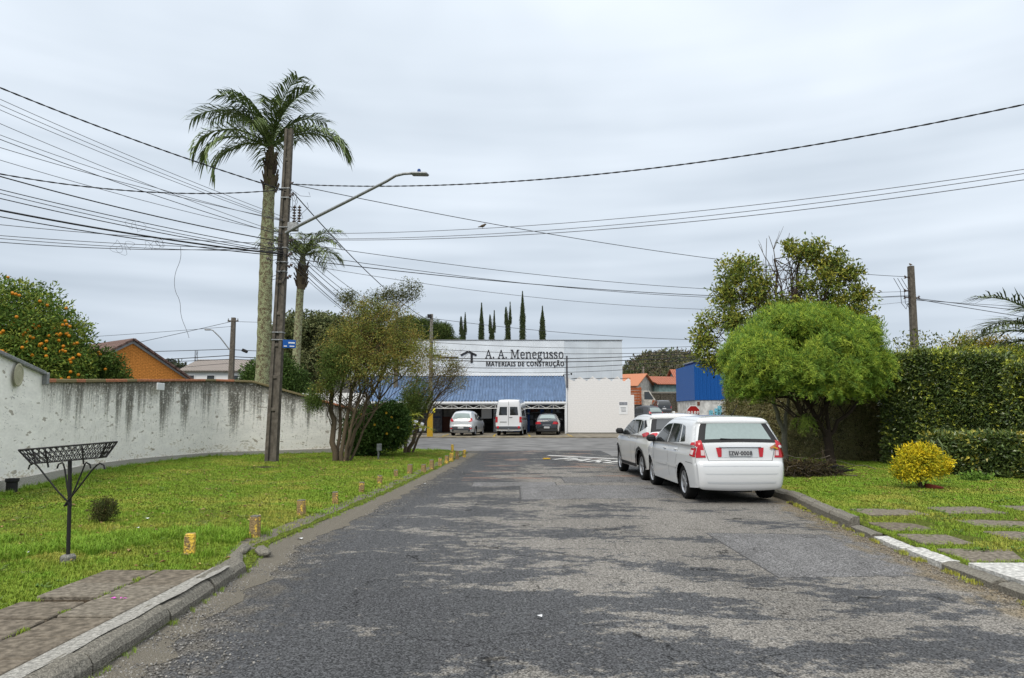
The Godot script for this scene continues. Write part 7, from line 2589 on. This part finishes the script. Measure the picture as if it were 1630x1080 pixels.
	var lines := [
		[-7.18, 8.55, 21.6, -17.5, 11.33, 13.6, 0.35, 0.028, "left"],
		[-7.15, 7.68, 21.6, -17.5, 11.31, 13.6, 0.25, 0.008, "left"],
		[-7.14, 7.58, 21.6, -17.5, 11.13, 13.6, 0.25, 0.008, "left"],
		[-7.14, 7.54, 21.6, -17.5, 11.02, 13.6, 0.3, 0.008, "left"],
		[-7.13, 7.14, 21.6, -17.5, 10.71, 13.6, 0.3, 0.008, "left"],
		[-7.14, 7.54, 21.6, -17.5, 10.23, 13.6, 0.5, 0.008, "left"],
		[-7.13, 7.08, 21.6, -17.5, 10.04, 13.6, 0.3, 0.01, "left"],
		[-7.14, 7.58, 21.6, -17.5, 9.35, 13.6, 0.35, 0.009, "left"],
		[-7.13, 7.14, 21.6, -17.5, 9.04, 13.6, 0.3, 0.008, "left"],
		[-7.18, 8.55, 21.6, -17.5, 8.42, 13.6, 0.95, 0.024, "left"],
		[-7.12, 6.88, 21.6, -17.5, 8.59, 13.6, 0.35, 0.017, "left"],
		[-7.11, 6.63, 21.6, -17.5, 8.01, 13.6, 0.25, 0.012, "left"],
		[-7.11, 6.55, 21.6, -17.5, 7.99, 13.6, 0.3, 0.01, "left"],
		[-7.11, 6.51, 21.6, -17.5, 7.79, 13.6, 0.3, 0.013, "left"],
		[-7.11, 6.49, 21.6, -17.5, 7.26, 13.6, 0.3, 0.026, "left"],
		[-7.1, 6.43, 21.6, -17.5, 7.01, 13.6, 0.3, 0.014, "left"],
		[-7.12, 6.82, 21.6, -17.5, 6.22, 13.6, 0.25, 0.009, "left"],
		[-7.11, 6.67, 21.6, -17.5, 5.84, 13.6, 0.25, 0.009, "left"],
		[-7.11, 6.59, 21.6, -17.5, 5.86, 13.6, 0.3, 0.009, "left"],
		[-7.11, 6.71, 21.6, -17.5, 5.86, 13.6, 0.45, 0.01, "left"],
		[-6.95, 8.73, 21.6, 14.5, 8.32, 12.0, 0.95, 0.024, "right"],
		[-6.89, 7.14, 21.6, 14.5, 6.73, 12.0, 0.55, 0.008, "right"],
		[-6.89, 6.98, 21.6, 14.5, 6.7, 12.0, 0.6, 0.008, "right"],
		[-6.89, 6.96, 21.6, 14.5, 6.56, 12.0, 0.62, 0.009, "right"],
		[-6.95, 8.73, 21.6, 20.45, 8.59, 36.0, 0.5, 0.013, "across"],
		[-6.89, 6.88, 21.6, 20.45, 7.84, 36.0, 0.6, 0.01, "across"],
		[-6.87, 6.35, 21.6, 20.45, 7.58, 36.0, 0.5, 0.014, "across"],
		[-6.87, 6.55, 21.6, 20.45, 7.64, 36.0, 0.7, 0.01, "across"],
		[-6.86, 6.23, 21.6, 20.45, 7.32, 36.0, 0.9, 0.008, "across"],
		[-6.86, 8.47, 21.6, -5.5, 7.84, 47.9, 0.5, 0.018, "back"],
		[-6.81, 6.88, 21.6, -5.5, 7.5, 47.9, 0.6, 0.01, "back"],
		[-6.8, 6.69, 21.6, -5.5, 7.15, 47.9, 0.7, 0.01, "back"],
		[-6.8, 6.59, 21.6, -5.5, 6.85, 47.9, 0.8, 0.012, "back"],
		[-6.79, 6.43, 21.6, -5.5, 6.64, 47.9, 0.9, 0.014, "back"],
		[-6.79, 6.35, 21.6, -5.5, 6.38, 47.9, 0.8, 0.01, "back"],
		[-6.79, 6.23, 21.6, -5.5, 6.12, 47.9, 0.9, 0.012, "back"],
		[-6.78, 6.09, 21.6, -5.5, 5.95, 47.9, 0.8, 0.008, "back"],
		[-5.46, 8.04, 47.8, 18.0, 6.86, 51.0, 0.4, 0.015600000000000001, "shop"],
		[-5.44, 6.41, 47.8, 18.0, 6.69, 51.0, 0.4, 0.015600000000000001, "shop"],
		[-5.44, 5.94, 47.8, 18.0, 6.37, 51.0, 0.4, 0.0182, "shop"],
		[-5.43, 5.35, 47.8, 18.0, 6.32, 51.0, 0.35, 0.026000000000000002, "shop"],
		[-5.43, 5.22, 47.8, 18.0, 6.06, 51.0, 0.4, 0.0286, "shop"],
		[-5.42, 4.75, 47.8, 18.0, 6.05, 51.0, 0.5, 0.020800000000000003, "shop"],
		[-5.42, 4.5, 47.8, 18.0, 5.81, 51.0, 0.6, 0.015600000000000001, "shop"],
		[-23.88, 9.43, 60.0, -75.0, 0.92, 62.0, 0.8, 0.020999999999999998, "farleft"],
		[-23.86, 9.0, 60.0, -75.0, 7.05, 62.0, 0.5, 0.0168, "farleft"],
		[-23.78, 7.06, 60.0, -75.0, 7.1, 62.0, 0.4, 0.027999999999999997, "farleft"],
		[-23.76, 6.53, 60.0, -75.0, 5.75, 62.0, 0.6, 0.034999999999999996, "farleft"],
		[-23.74, 6.21, 60.0, -75.0, 6.35, 62.0, 0.6, 0.027999999999999997, "farleft"],
		[-23.73, 5.89, 60.0, -75.0, 3.7, 62.0, 0.6, 0.0168, "farleft"],
		[-23.82, 9.43, 60.0, -9.5, 9.76, 58.0, 0.3, 0.0168, "farright"],
		[-23.72, 7.01, 60.0, -9.5, 7.15, 58.0, 0.3, 0.027999999999999997, "farright"],
		[-23.7, 6.42, 60.0, -9.5, 6.97, 58.0, 0.4, 0.034999999999999996, "farright"],
		[-23.69, 6.21, 60.0, -9.5, 6.75, 58.0, 0.4, 0.027999999999999997, "farright"],
		[20.66, 7.48, 36.0, 60, 5.08, 40, 0.4, 0.018, "p2right"],
		[20.66, 7.45, 36.0, 60, 3.87, 40, 0.6, 0.018, "p2right"],
		[20.66, 7.38, 36.0, 60, 6.74, 40, 0.3, 0.012, "p2right"],
	]
	var ord := ["first", "second", "third", "fourth", "fifth", "sixth", "seventh", "eighth", "ninth", "tenth", "eleventh", "twelfth", "thirteenth", "fourteenth", "fifteenth", "sixteenth", "seventeenth", "eighteenth", "nineteenth", "twentieth"]
	var say := {
		"left": ["cable from the top at the left picture edge, running to the concrete pole", "cables running left from the concrete pole"],
		"right": ["of the thin parallel wires from the top at the right picture edge", "parallel wires crossing to the right edge"],
		"across": ["wire from the top between the concrete pole and the right hedge pole", "wires spanning to the right pole"],
		"back": ["wire from the top slanting from the concrete pole to the shop pole", "wires slanting to the shop pole"],
		"shop": ["dark cable from the top strung across the white shop front", "cables in front of the shop"],
		"farleft": ["distant cable from the top left of the far lamp pole", "distant cables on the left skyline"],
		"farright": ["distant cable from the top between far lamp pole and palms", "distant cables behind the palms"],
		"p2right": ["wire from the top running right from the hedge pole", "wires right of the hedge pole"],
	}
	for w in lines:
		var a := V(w[0], w[1], w[2])
		var b := V(w[3], w[4], w[5])
		var twist: bool = w[7] > 0.023 and (w[8] == "left" or w[8] == "right") and w[1] >= 7.0
		if twist:
			var o := put(twisted(a, b, w[6], w[7]), "twisted_cable", M.wire)
			var lb := "thick twisted cable sweeping across the sky to the right edge"
			if w[8] == "left":
				lb = "thick twisted cable falling steeply from the upper left corner" if w[6] < 0.5 else "thick twisted cable sagging left from the palm neck"
			tag(o, lb, "cable")
		else:
			var o := put(cable(a, b, w[6], w[7]), "cable", M.wire_grey if w[7] < 0.0095 else M.wire)
			var rank := 0
			for v in lines:
				if v[8] == w[8] and not (v[7] > 0.023 and (v[8] == "left" or v[8] == "right") and v[1] >= 7.0):
					var hv: float = v[1] + v[4]
					var hw: float = w[1] + w[4]
					if w[8] == "left" or w[8] == "right":
						hv = v[4]
						hw = w[4]
					if hv > hw or (hv == hw and lines.find(v) < lines.find(w)):
						rank += 1
			tag(o, ord[rank] + " " + say[w[8]][0], "cable", say[w[8]][1])
	# slack coil tied into the left bundle, and a loose end hanging down
	var co := thing("cable_coil", "tangled slack coils hanging on the left cable bundle", "cable coil", V(-10.2, 6.25, 18.75))
	for i in 9:
		var mb2 := MB.new()
		var c := Vector3(-0.5 + i * 0.16 + R(-0.1, 0.1), -0.15 + R(-0.1, 0.1) + (0.5 if i == 2 or i == 4 else 0.0), R(-0.1, 0.1))
		var pts := PackedVector3Array()
		var rr := R(0.10, 0.22)
		for k in 15:
			var a := TAU * k / 13.0
			pts.push_back(c + Vector3(cos(a) * rr * 0.8, sin(a) * rr, sin(a * 2 + i) * 0.12))
		mb2.tube(pts, PackedFloat32Array([0.0035]), 5)
		put(mb2, "loop", M.wire_grey, co)
	var le := MB.new()
	le.tube(smooth(PackedVector3Array([V(-9.05, 6.10, 19.0), V(-9.02, 5.75, 19.0), V(-9.18, 5.35, 19.0), V(-9.16, 4.9, 19.0), V(-8.98, 4.6, 19.0), V(-8.96, 4.2, 19.0), V(-8.75, 3.75, 19.0), V(-8.70, 3.60, 19.0)])), PackedFloat32Array([0.006]), 5)
	var leo := put(le, "loose_wire", M.wire_grey)
	tag(leo, "thin loose wire end hanging down above the white wall", "wire")
	bird("perched_bird", "tiny dark bird sitting on the long wire over the street", V(-1.05, 8.13, 24.72), 1.0, 0.3)


func bird(called: String, label: String, o: Vector3, k: float, turn: float) -> void:
	var t := thing(called, label, "bird", o, turn)
	var mb := MB.new()
	# one skin: tail, body, neck, head
	mb.tube(PackedVector3Array([Vector3(-0.17, 0.045, 0) * k, Vector3(-0.09, 0.065, 0) * k, Vector3(-0.03, 0.09, 0) * k, Vector3(0.04, 0.115, 0) * k, Vector3(0.075, 0.145, 0) * k, Vector3(0.095, 0.165, 0) * k, Vector3(0.12, 0.165, 0) * k, Vector3(0.145, 0.16, 0) * k]), PackedFloat32Array([0.012 * k, 0.022 * k, 0.045 * k, 0.05 * k, 0.036 * k, 0.034 * k, 0.022 * k, 0.002]), 10)
	put(mb, "body", mk(0.10, 0.075, 0.05, 0.9), t)
	for s in [-1.0, 1.0]:
		var lg := MB.new()
		lg.rod(Vector3(0.01, 0.0, s * 0.02) * k, Vector3(0.0, 0.07, s * 0.02) * k, 0.005)
		put(lg, "leg", M.dead_wood, t)


func street_things() -> void:
	# --- row of short posts along the left verge: x, distance, height, width, kind ---
	var rows := [
		[-3.42, 7.72, 0.22, 0.12, 0, "shortest-spaced first yellow post, nearest the camera"], [-3.16, 8.92, 0.27, 0.12, 1, "second post, yellow paint half worn off its side"], [-3.14, 10.8, 0.23, 0.12, 1, "third worn post beside the verge"], [-2.97, 12.15, 0.21, 0.11, 1, "fourth worn post beside the verge"], [-2.91, 13.93, 0.20, 0.115, 1, "fifth worn post beside the verge"],
		[-2.86, 15.57, 0.18, 0.11, 1, "sixth post, low with a pale cap"], [-2.79, 17.3, 0.17, 0.11, 1, "seventh post, lowest with a pale top"], [-2.59, 18.2, 0.25, 0.13, 2, "eighth post, dark bare wood"], [-2.32, 18.9, 0.21, 0.12, 2, "ninth post, dark bare wood beside a stub"],
		[-2.22, 19.9, 0.27, 0.12, 2, "tenth post with a white stone at its foot"], [-2.13, 21.2, 0.24, 0.12, 1, "eleventh small post far along the verge"], [-2.04, 22.4, 0.24, 0.12, 1, "twelfth small post far along the verge"], [-1.98, 23.4, 0.26, 0.13, 0, "thirteenth small yellowish post far along the verge"], [-1.88, 24.6, 0.28, 0.13, 2, "fourteenth small dark post near the lawn tip"], [-1.72, 25.9, 0.24, 0.12, 0, "yellow post nearest the lawn tip"], [-2.32, 28.0, 0.32, 0.12, 0, "yellow post standing behind at the lawn corner"]]
	for q in rows:
		var t := thing("verge_post", "short square marker post: " + q[5], "post", V(q[0], lawn_height(q[0], q[1]) - 0.02, q[1]), R(-0.3, 0.3), "marker posts along the left verge")
		t.rotation.z = R(-0.05, 0.05)
		var mb := MB.new()
		mb.box(at(Vector3(0, q[2] / 2 - 0.05, 0)), Vector3(q[3] * 0.86, q[2] + 0.1, q[3] * 0.86), 0.007)
		put(mb, "post", [M.post_yellow, M.post_worn, M.post_wood][q[4]], t)
		var cp := MB.new()
		cp.box(at(Vector3(R(-0.004, 0.004), q[2] + 0.008, 0)), Vector3(q[3] * 0.8, 0.018, q[3] * 0.8), 0.006)
		put(cp, "post_top", M.kerb if q[4] else M.post_yellow, t)
	# --- wrought-iron waste basket on a stand ---
	var t := thing("basket_stand", "black wrought iron waste basket on a single post in the lawn", "waste basket", V(-4.40, 0.08, 7.22))
	var ft := MB.new()
	ft.box(at(Vector3(0, 0.04, 0)), Vector3(0.115, 0.10, 0.115), 0.02)
	put(ft, "foot", M.concrete, t)
	var ps := MB.new()
	ps.tube(PackedVector3Array([Vector3(0, 0.05, 0), Vector3(-0.02, 0.6, 0), Vector3(-0.045, 1.02, 0)]), PackedFloat32Array([0.019]), 10)
	put(ps, "post", M.iron, t)
	for s in [-1.0, 1.0]:
		for zz in [-0.06, 0.06]:
			var sc := MB.new()
			var x: float = s * (0.33 if zz > 0 else 0.12)
			sc.tube(PackedVector3Array([Vector3(-0.035 - s * 0.03, 0.56, zz * 0.2), Vector3(-0.03 - s * 0.005, 0.60, zz * 0.3), Vector3(-0.035 + x * 0.3, 0.72, zz * 0.6), Vector3(-0.035 + x * 0.75, 0.91, zz), Vector3(-0.035 + x * 0.9, 0.965, zz), Vector3(-0.035 + x, 0.985, zz), Vector3(-0.035 + x + s * 0.04, 0.965, zz), Vector3(-0.035 + x + s * 0.05, 0.925, zz)]), PackedFloat32Array([0.008]), 6)
			put(sc, "scroll_brace", M.iron, t)
	# open flared basket: four lattice sides
	var bk := Node3D.new()
	bk.name = "basket"
	t.add_child(bk)
	bk.position = Vector3(-0.05, 1.01, 0)
	bk.rotation = Vector3(0, 0.10, 0.085)
	var lo := [Vector3(-0.32, 0, 0.07), Vector3(0.32, 0, 0.07), Vector3(0.32, 0, -0.07), Vector3(-0.32, 0, -0.07)]
	var hi := [Vector3(-0.415, 0.145, 0.11), Vector3(0.415, 0.145, 0.11), Vector3(0.415, 0.145, -0.11), Vector3(-0.415, 0.145, -0.11)]
	var rm := MB.new()
	for k in 4:
		rm.rod(lo[k], lo[(k + 1) % 4], 0.006, 5)
		rm.rod(hi[k], hi[(k + 1) % 4], 0.009, 5)
		rm.rod(lo[k], hi[k], 0.009, 5)
	put(rm, "rim", M.iron, bk)
	for k in 4:
		var lt := MB.new()
		var n := 14 if k % 2 == 0 else 4
		for i in n:
			for j in 3:
				var u0 := (i + 0.5 * (j % 2)) / n
				var v0 := j / 3.0
				var f := func(u: float, v: float) -> Vector3:
					u = clampf(u, 0, 1)
					return lo[k].lerp(lo[(k + 1) % 4], u).lerp(hi[k].lerp(hi[(k + 1) % 4], u), clampf(v, 0, 1))
				var w := 1.0 / n
				# expanded-metal cell
				lt.rod(f.call(u0, v0 + 0.16), f.call(u0 + w * 0.35, v0), 0.0042, 4)
				lt.rod(f.call(u0 + w * 0.35, v0), f.call(u0 + w * 0.75, v0), 0.0042, 4)
				lt.rod(f.call(u0 + w * 0.75, v0), f.call(u0 + w * 1.0, v0 + 0.16), 0.0042, 4)
				lt.rod(f.call(u0 + w * 1.0, v0 + 0.16), f.call(u0 + w * 0.75, v0 + 0.33), 0.0042, 4)
				lt.rod(f.call(u0, v0 + 0.16), f.call(u0 + w * 0.35, v0 + 0.33), 0.0042, 4)
		put(lt, "lattice", M.iron, bk)
	for x in [-0.16, 0.17]:
		var st := MB.new()
		bar(st, Vector3(x, -0.05, 0.075), Vector3(x * 1.05, 0.13, 0.115), 0.014, 0.012)
		put(st, "strap", M.iron, bk)
	var bf := MB.new()
	for i in 8:
		bf.rod(Vector3(-0.315 + i * 0.09, 0.0, -0.07), Vector3(-0.315 + i * 0.09, 0.0, 0.07), 0.004, 4)
	put(bf, "bottom_bars", M.iron, bk)
	# --- little shrub on the lawn ---
	var sh := thing("small_shrub", "small dark twiggy shrub on the left lawn", "shrub", V(-5.50, 0.10, 9.75))
	var sw := MB.new()
	for i in 14:
		limb(sw, Vector3(R(-0.03, 0.03), -0.02, R(-0.03, 0.03)), Vector3(R(-0.16, 0.16), R(0.15, 0.33), R(-0.14, 0.14)), 0.006, 0.003, 0.04, 4, 4)
	put(sw, "stems", M.bark_dark, sh)
	crown(sh, "leaves", [[Vector3(0, 0.16, 0), Vector3(0.18, 0.17, 0.16)]], 520, [leaf_ball(8, 0.026, 0.011, 0.03)], M.leaf, [Color(0.05, 0.065, 0.02), Color(0.075, 0.08, 0.025), Color(0.11, 0.10, 0.035)], {"cut": -0.4, "gap_freq": 6.0, "inner": 0.5})
	# --- grey marker sign on a stake by the trees ---
	var gsn := thing("small_marker_sign", "small grey sign on a stake in front of the dark bush", "sign", V(-4.32, 0.1, 23.2), 0.9)
	slab(gsn, "stake", M.galv, -0.02, 0.02, -0.05, 0.38, -0.02, 0.02)
	slab(gsn, "board", M.galv, -0.10, 0.10, 0.28, 0.50, -0.045, -0.025, 0.005)
	# --- octagonal stop sign ---
	var ss := thing("stop_sign", "red octagonal stop sign reading PARE beyond the parked cars", "sign", V(7.12, 0.0, 28.0), 0.06)
	var oct := PackedVector2Array()
	var oct2 := PackedVector2Array()
	for k in 8:
		var a := TAU * (k + 0.5) / 8
		oct.push_back(Vector2(cos(a), sin(a)) * 0.285)
		oct2.push_back(Vector2(cos(a), sin(a)) * 0.26)
	var pm := MB.new()
	pm.rod(Vector3(0, -0.1, -0.03), Vector3(0, 1.85, -0.03), 0.03, 8)
	put(pm, "post", M.galv, ss)
	var p1 := MB.new()
	p1.prism(oct, 0.012, at(Vector3(0, 1.63, 0)))
	var pl := put(p1, "plate_border", M.sign_white, ss)
	var p2 := MB.new()
	p2.prism(oct2, 0.006, at(Vector3(0, 1.63, 0.010)))
	put(p2, "plate_face", M.sign_red, pl)
	var tx := put_mesh(words("PARE", "Droid Sans", true, 0.20, 0.006), "lettering", M.sign_white, pl)
	tx.position = Vector3(0, 1.60, 0.017)
	# --- litter: white scraps, fallen leaves, pink petals ---
	var scraps := [[-2.63, 9.0, "white paper scrap on the asphalt by the broken kerb"], [-5.0, 9.9, "white scrap in the lawn right of the small shrub"], [-4.7, 9.1, "white scrap in the lawn near the yellow post"], [-5.0, 7.5, "white scrap in the grass left of the basket post"], [-1.95, 16.0, "white rag at the asphalt edge far along"], [0.2, 5.6, "tiny white scrap on the dark asphalt"], [-2.7, 17.6, "white scrap beside the low marker post"]]
	for q in scraps:
		var mb := MB.new()
		var k := R(0.02, 0.035)
		mb.outer([Vector3(-k, 0.012, -k * 0.6), Vector3(k * 1.2, 0.02, -k * 0.4), Vector3(k, 0.012, k * 0.7), Vector3(-k * 0.8, 0.025, k * 0.5)], Vector3(0, -1, 0))
		mb.outer([Vector3(-k, 0.010, -k * 0.6), Vector3(k * 1.2, 0.018, -k * 0.4), Vector3(k, 0.010, k * 0.7), Vector3(-k * 0.8, 0.023, k * 0.5)], Vector3(0, 1, 0))
		var o := put(mb, "paper_scrap", M.sign_white)
		o.position = V(q[0], (lawn_height(q[0], q[1]) + 0.03) if q[0] < -2.75 else 0.01, q[1])
		tag(o, q[2], "litter", "white scraps of litter")
	var pk := thing("pink_petals", "few bright pink petals lying on the left pavement", "petals", V(-3.03, 0.145, 5.62))
	for i in 5:
		var mb := MB.new()
		var a := R(0, TAU)
		leaf_at(mb, Vector3(-0.05 + i * 0.025, 0.0, R(-0.015, 0.015)), Vector3(cos(a), 0.2, sin(a)).normalized(), Vector3(-sin(a), 0, cos(a)), 0.035, 0.02)
		put(mb, "petal", mk(0.62, 0.12, 0.50, 0.6), pk)


func grass() -> void:
	var tufts := [grass_tuft(9, 0.045, 0.05, 0.0035), grass_tuft(9, 0.036, 0.055, 0.004), grass_tuft(10, 0.055, 0.045, 0.0035)]
	var wide := [grass_tuft(9, 0.055, 0.10, 0.008), grass_tuft(8, 0.045, 0.11, 0.009)]
	var tall := [grass_tuft(11, 0.15, 0.06, 0.005), grass_tuft(10, 0.19, 0.05, 0.005)]
	var sc := []
	for k in 7:
		sc.append(Scatter.new())
	var f := noise(101, 0.45, 3)
	var g := noise(102, 1.4, 3)
	var fresh := Color(0.175, 0.31, 0.03)
	var dry := Color(0.32, 0.335, 0.06)
	var plain := Color(0.205, 0.295, 0.034)
	for i in 150000:
		var left: bool = i % 3 != 0
		var d: float
		var x: float
		if left:
			d = 3.8 + 26.6 * pow(rng.randf(), 1.35)
			var e := along(LEFT_EDGE, minf(d, 28.4))
			x = e - 0.12 - (0.80 * d * 0.78 + 1.0) * rng.randf()
			if d < 6.80 and x > -3.70 + 0.03 * sin(d * 7.0):
				continue
			if d >= 6.80 and d < 7.15 and x > -2.78:
				continue
			if d > 28.4 and d > lawn_end(x):
				continue
			if x > e - 0.30 - 0.22 * g.get_noise_1d(d * 2.0) and rng.randf() < 0.8:
				continue
			if x < -10.4:
				continue
		else:
			d = 6.6 + 16.5 * pow(rng.randf(), 1.2)
			x = along(RIGHT_EDGE, d) + 0.2 + 6.6 * rng.randf()
			if x > d * 0.76 + 0.6:
				continue
			if d < 7.35:
				continue
			if d < 11.2 and in_slab(x, d):
				continue
		var n := f.get_noise_2d(x, d)
		var c := plain.lerp(dry, clampf(n * 2.2 + 0.02 + R(-0.3, 0.3), 0, 1))
		c = c.lerp(fresh, clampf(g.get_noise_2d(x + 30, d) * 1.8 - 0.05 + R(-0.3, 0.3), 0, 1))
		var k := rng.randi() % 3
		var s := R(0.7, 1.2)
		# longer lush strip round the basket post and the nearest posts, and along the foot of the wall
		var lush := false
		if left:
			lush = absf(d - 8.0 - 0.45 * sin(x * 1.3)) < 0.75 * (0.6 + 1.5 * f.get_noise_2d(x * 2.0 + 9, d * 2.0)) and x < -3.0 and x > -7.5
			if wall_gap(x, d) < 0.45 and g.get_noise_2d(x * 2, d * 2) > -0.1:
				lush = true
		if lush and rng.randf() < 0.55:
			k = 5 + rng.randi() % 2
			c = fresh.lerp(plain, R(0, 0.5))
			s *= 0.75
		elif d > 11.0:
			k = 3 + rng.randi() % 2
			s = R(0.7, 1.1)
		sc[k].put(Basis(Vector3.UP, R(0, TAU)).scaled(Vector3(s, s * R(0.7, 1.1), s)), V(x, lawn_height(x, d) - 0.008, d), vary(c, 0.12))
	var all: Array = tufts + wide + tall
	var names := ["short mown grass of the lawns", "short mown grass with broader blades on the lawns", "slightly longer mown grass on the lawns", "distant mown grass on the far lawn", "coarse distant grass on the far lawn", "longer lush grass round the basket stand and wall foot", "tallest lush grass round the basket stand and wall foot"]
	for k in 7:
		var o := swarm(sc[k], all[k], "grass", M.blade)
		tag(o, names[k], "grass")
	# dead leaves blown about under the trees and over the lawns, and flat dark weeds
	var dl := Scatter.new()
	for i in 1700:
		var x: float
		var d: float
		if i % 3 == 0:
			x = -5.2 + rng.randfn() * 1.3
			d = 22.0 + rng.randfn() * 2.6
		elif i % 3 == 1:
			x = 7.8 + rng.randfn() * 1.5
			d = 16.5 + rng.randfn() * 3.0
		else:
			d = R(6.9, 20.0)
			x = along(LEFT_EDGE, d) - R(0.2, 6.5)
		if d > 28.0 or d < 6.9 or (x > 0 and x < along(RIGHT_EDGE, d) + 0.3) or (x < 0 and x > along(LEFT_EDGE, d)):
			continue
		dl.put((Basis(Vector3.UP, R(0, TAU)) * Basis(Vector3.RIGHT, R(-0.4, 0.4))).scaled(Vector3.ONE * R(0.6, 1.3)), V(x, lawn_height(x, d) + R(0.02, 0.045), d), vary([Color(0.20, 0.12, 0.05), Color(0.30, 0.20, 0.09), Color(0.13, 0.08, 0.04), Color(0.38, 0.29, 0.12)][i % 4], 0.25))
	var one := MB.new()
	one.tinted = true
	leaf_at(one, Vector3(-0.03, 0, 0), Vector3.RIGHT, Vector3.BACK, 0.06, 0.032, 0.3)
	var dlo := swarm(dl, one.mesh(), "fallen_leaves", M.leaf_dull)
	tag(dlo, "scattered dead brown leaves lying on the lawns", "leaves")
	var rw := Scatter.new()
	for i in 420:
		var d := 5.0 + 16.0 * pow(rng.randf(), 1.3)
		var x := along(LEFT_EDGE, d) - 0.3 - R(0, 6.0) if i % 3 else along(RIGHT_EDGE, maxf(d, 8.0)) + R(0.4, 5.0)
		d = d if i % 3 else maxf(d, 8.0)
		if (x < 0 and d < 6.9 and x > -3.8) or (x > 0 and in_slab(x, d)):
			continue
		rw.put(Basis(Vector3.UP, R(0, TAU)).scaled(Vector3(1, 0.45, 1) * R(0.6, 1.5)), V(x, lawn_height(x, d) + 0.012, d), vary([Color(0.09, 0.16, 0.03), Color(0.13, 0.20, 0.04), Color(0.20, 0.22, 0.06)][i % 3], 0.2))
	var rwo := swarm(rw, leaf_ball(14, 0.055, 0.022, 0.035), "lawn_weeds", M.leaf)
	tag(rwo, "low broad-leaved weeds dotted through the lawns", "weeds")
	# weeds in the pavement joints, the gutters and round the posts
	var wd := Scatter.new()
	for i in 900:
		var d := R(4.0, 24.0)
		var x := along(LEFT_EDGE, d) + R(-0.1, 0.05)
		if d < 7.2:
			x = -3.22 + R(-0.02, 0.02) if rng.randf() < 0.5 else along(LEFT_EDGE, d) + 0.03
			if g.get_noise_1d(d * 3.0) < 0.12:
				continue
		wd.put(Basis(Vector3.UP, R(0, TAU)).scaled(Vector3.ONE * R(0.4, 0.8)), V(x, 0.12 if x < -2.9 and d < 7.2 else 0.02, d), vary(plain, 0.3))
	for i in 700:
		var d := R(5.0, 13.0)
		if g.get_noise_1d(d * 2.0 + 50) < 0.0:
			continue
		wd.put(Basis(Vector3.UP, R(0, TAU)).scaled(Vector3.ONE * R(0.4, 0.9)), V(along(RIGHT_EDGE, d) - absf(rng.randfn()) * 0.05, -0.03, d), vary(dry, 0.3))
	var wo := swarm(wd, tufts[2], "weeds", M.blade)
	tag(wo, "sparse weeds in the joints and gutters along the kerbs", "weeds")


var slab_edge := noise(141, 1.0, 3)
func in_slab(x: float, d: float) -> bool:
	for c in stepping:
		var wob := 0.10 * slab_edge.get_noise_2d(x * 3.0, d * 3.0)
		if absf(x - c.x) < 0.35 + wob * 1.6 and absf(d - c.y) < 0.25 + wob * 1.6:
			return true
	return false


func wall_gap(x: float, d: float) -> float:
	var w := -9.4
	if d < 14.2:
		w = lerpf(-8.95, -9.4, (d - 11.0) / 3.2)
	elif d < 20.0:
		w = lerpf(-9.4, -10.6, (d - 14.2) / 5.8)
	elif d < 24.0:
		w = lerpf(-10.6, -10.1, (d - 20.0) / 4.0)
	else:
		w = lerpf(-10.1, -5.2, (d - 24.0) / 4.2)
	return absf(x - w)
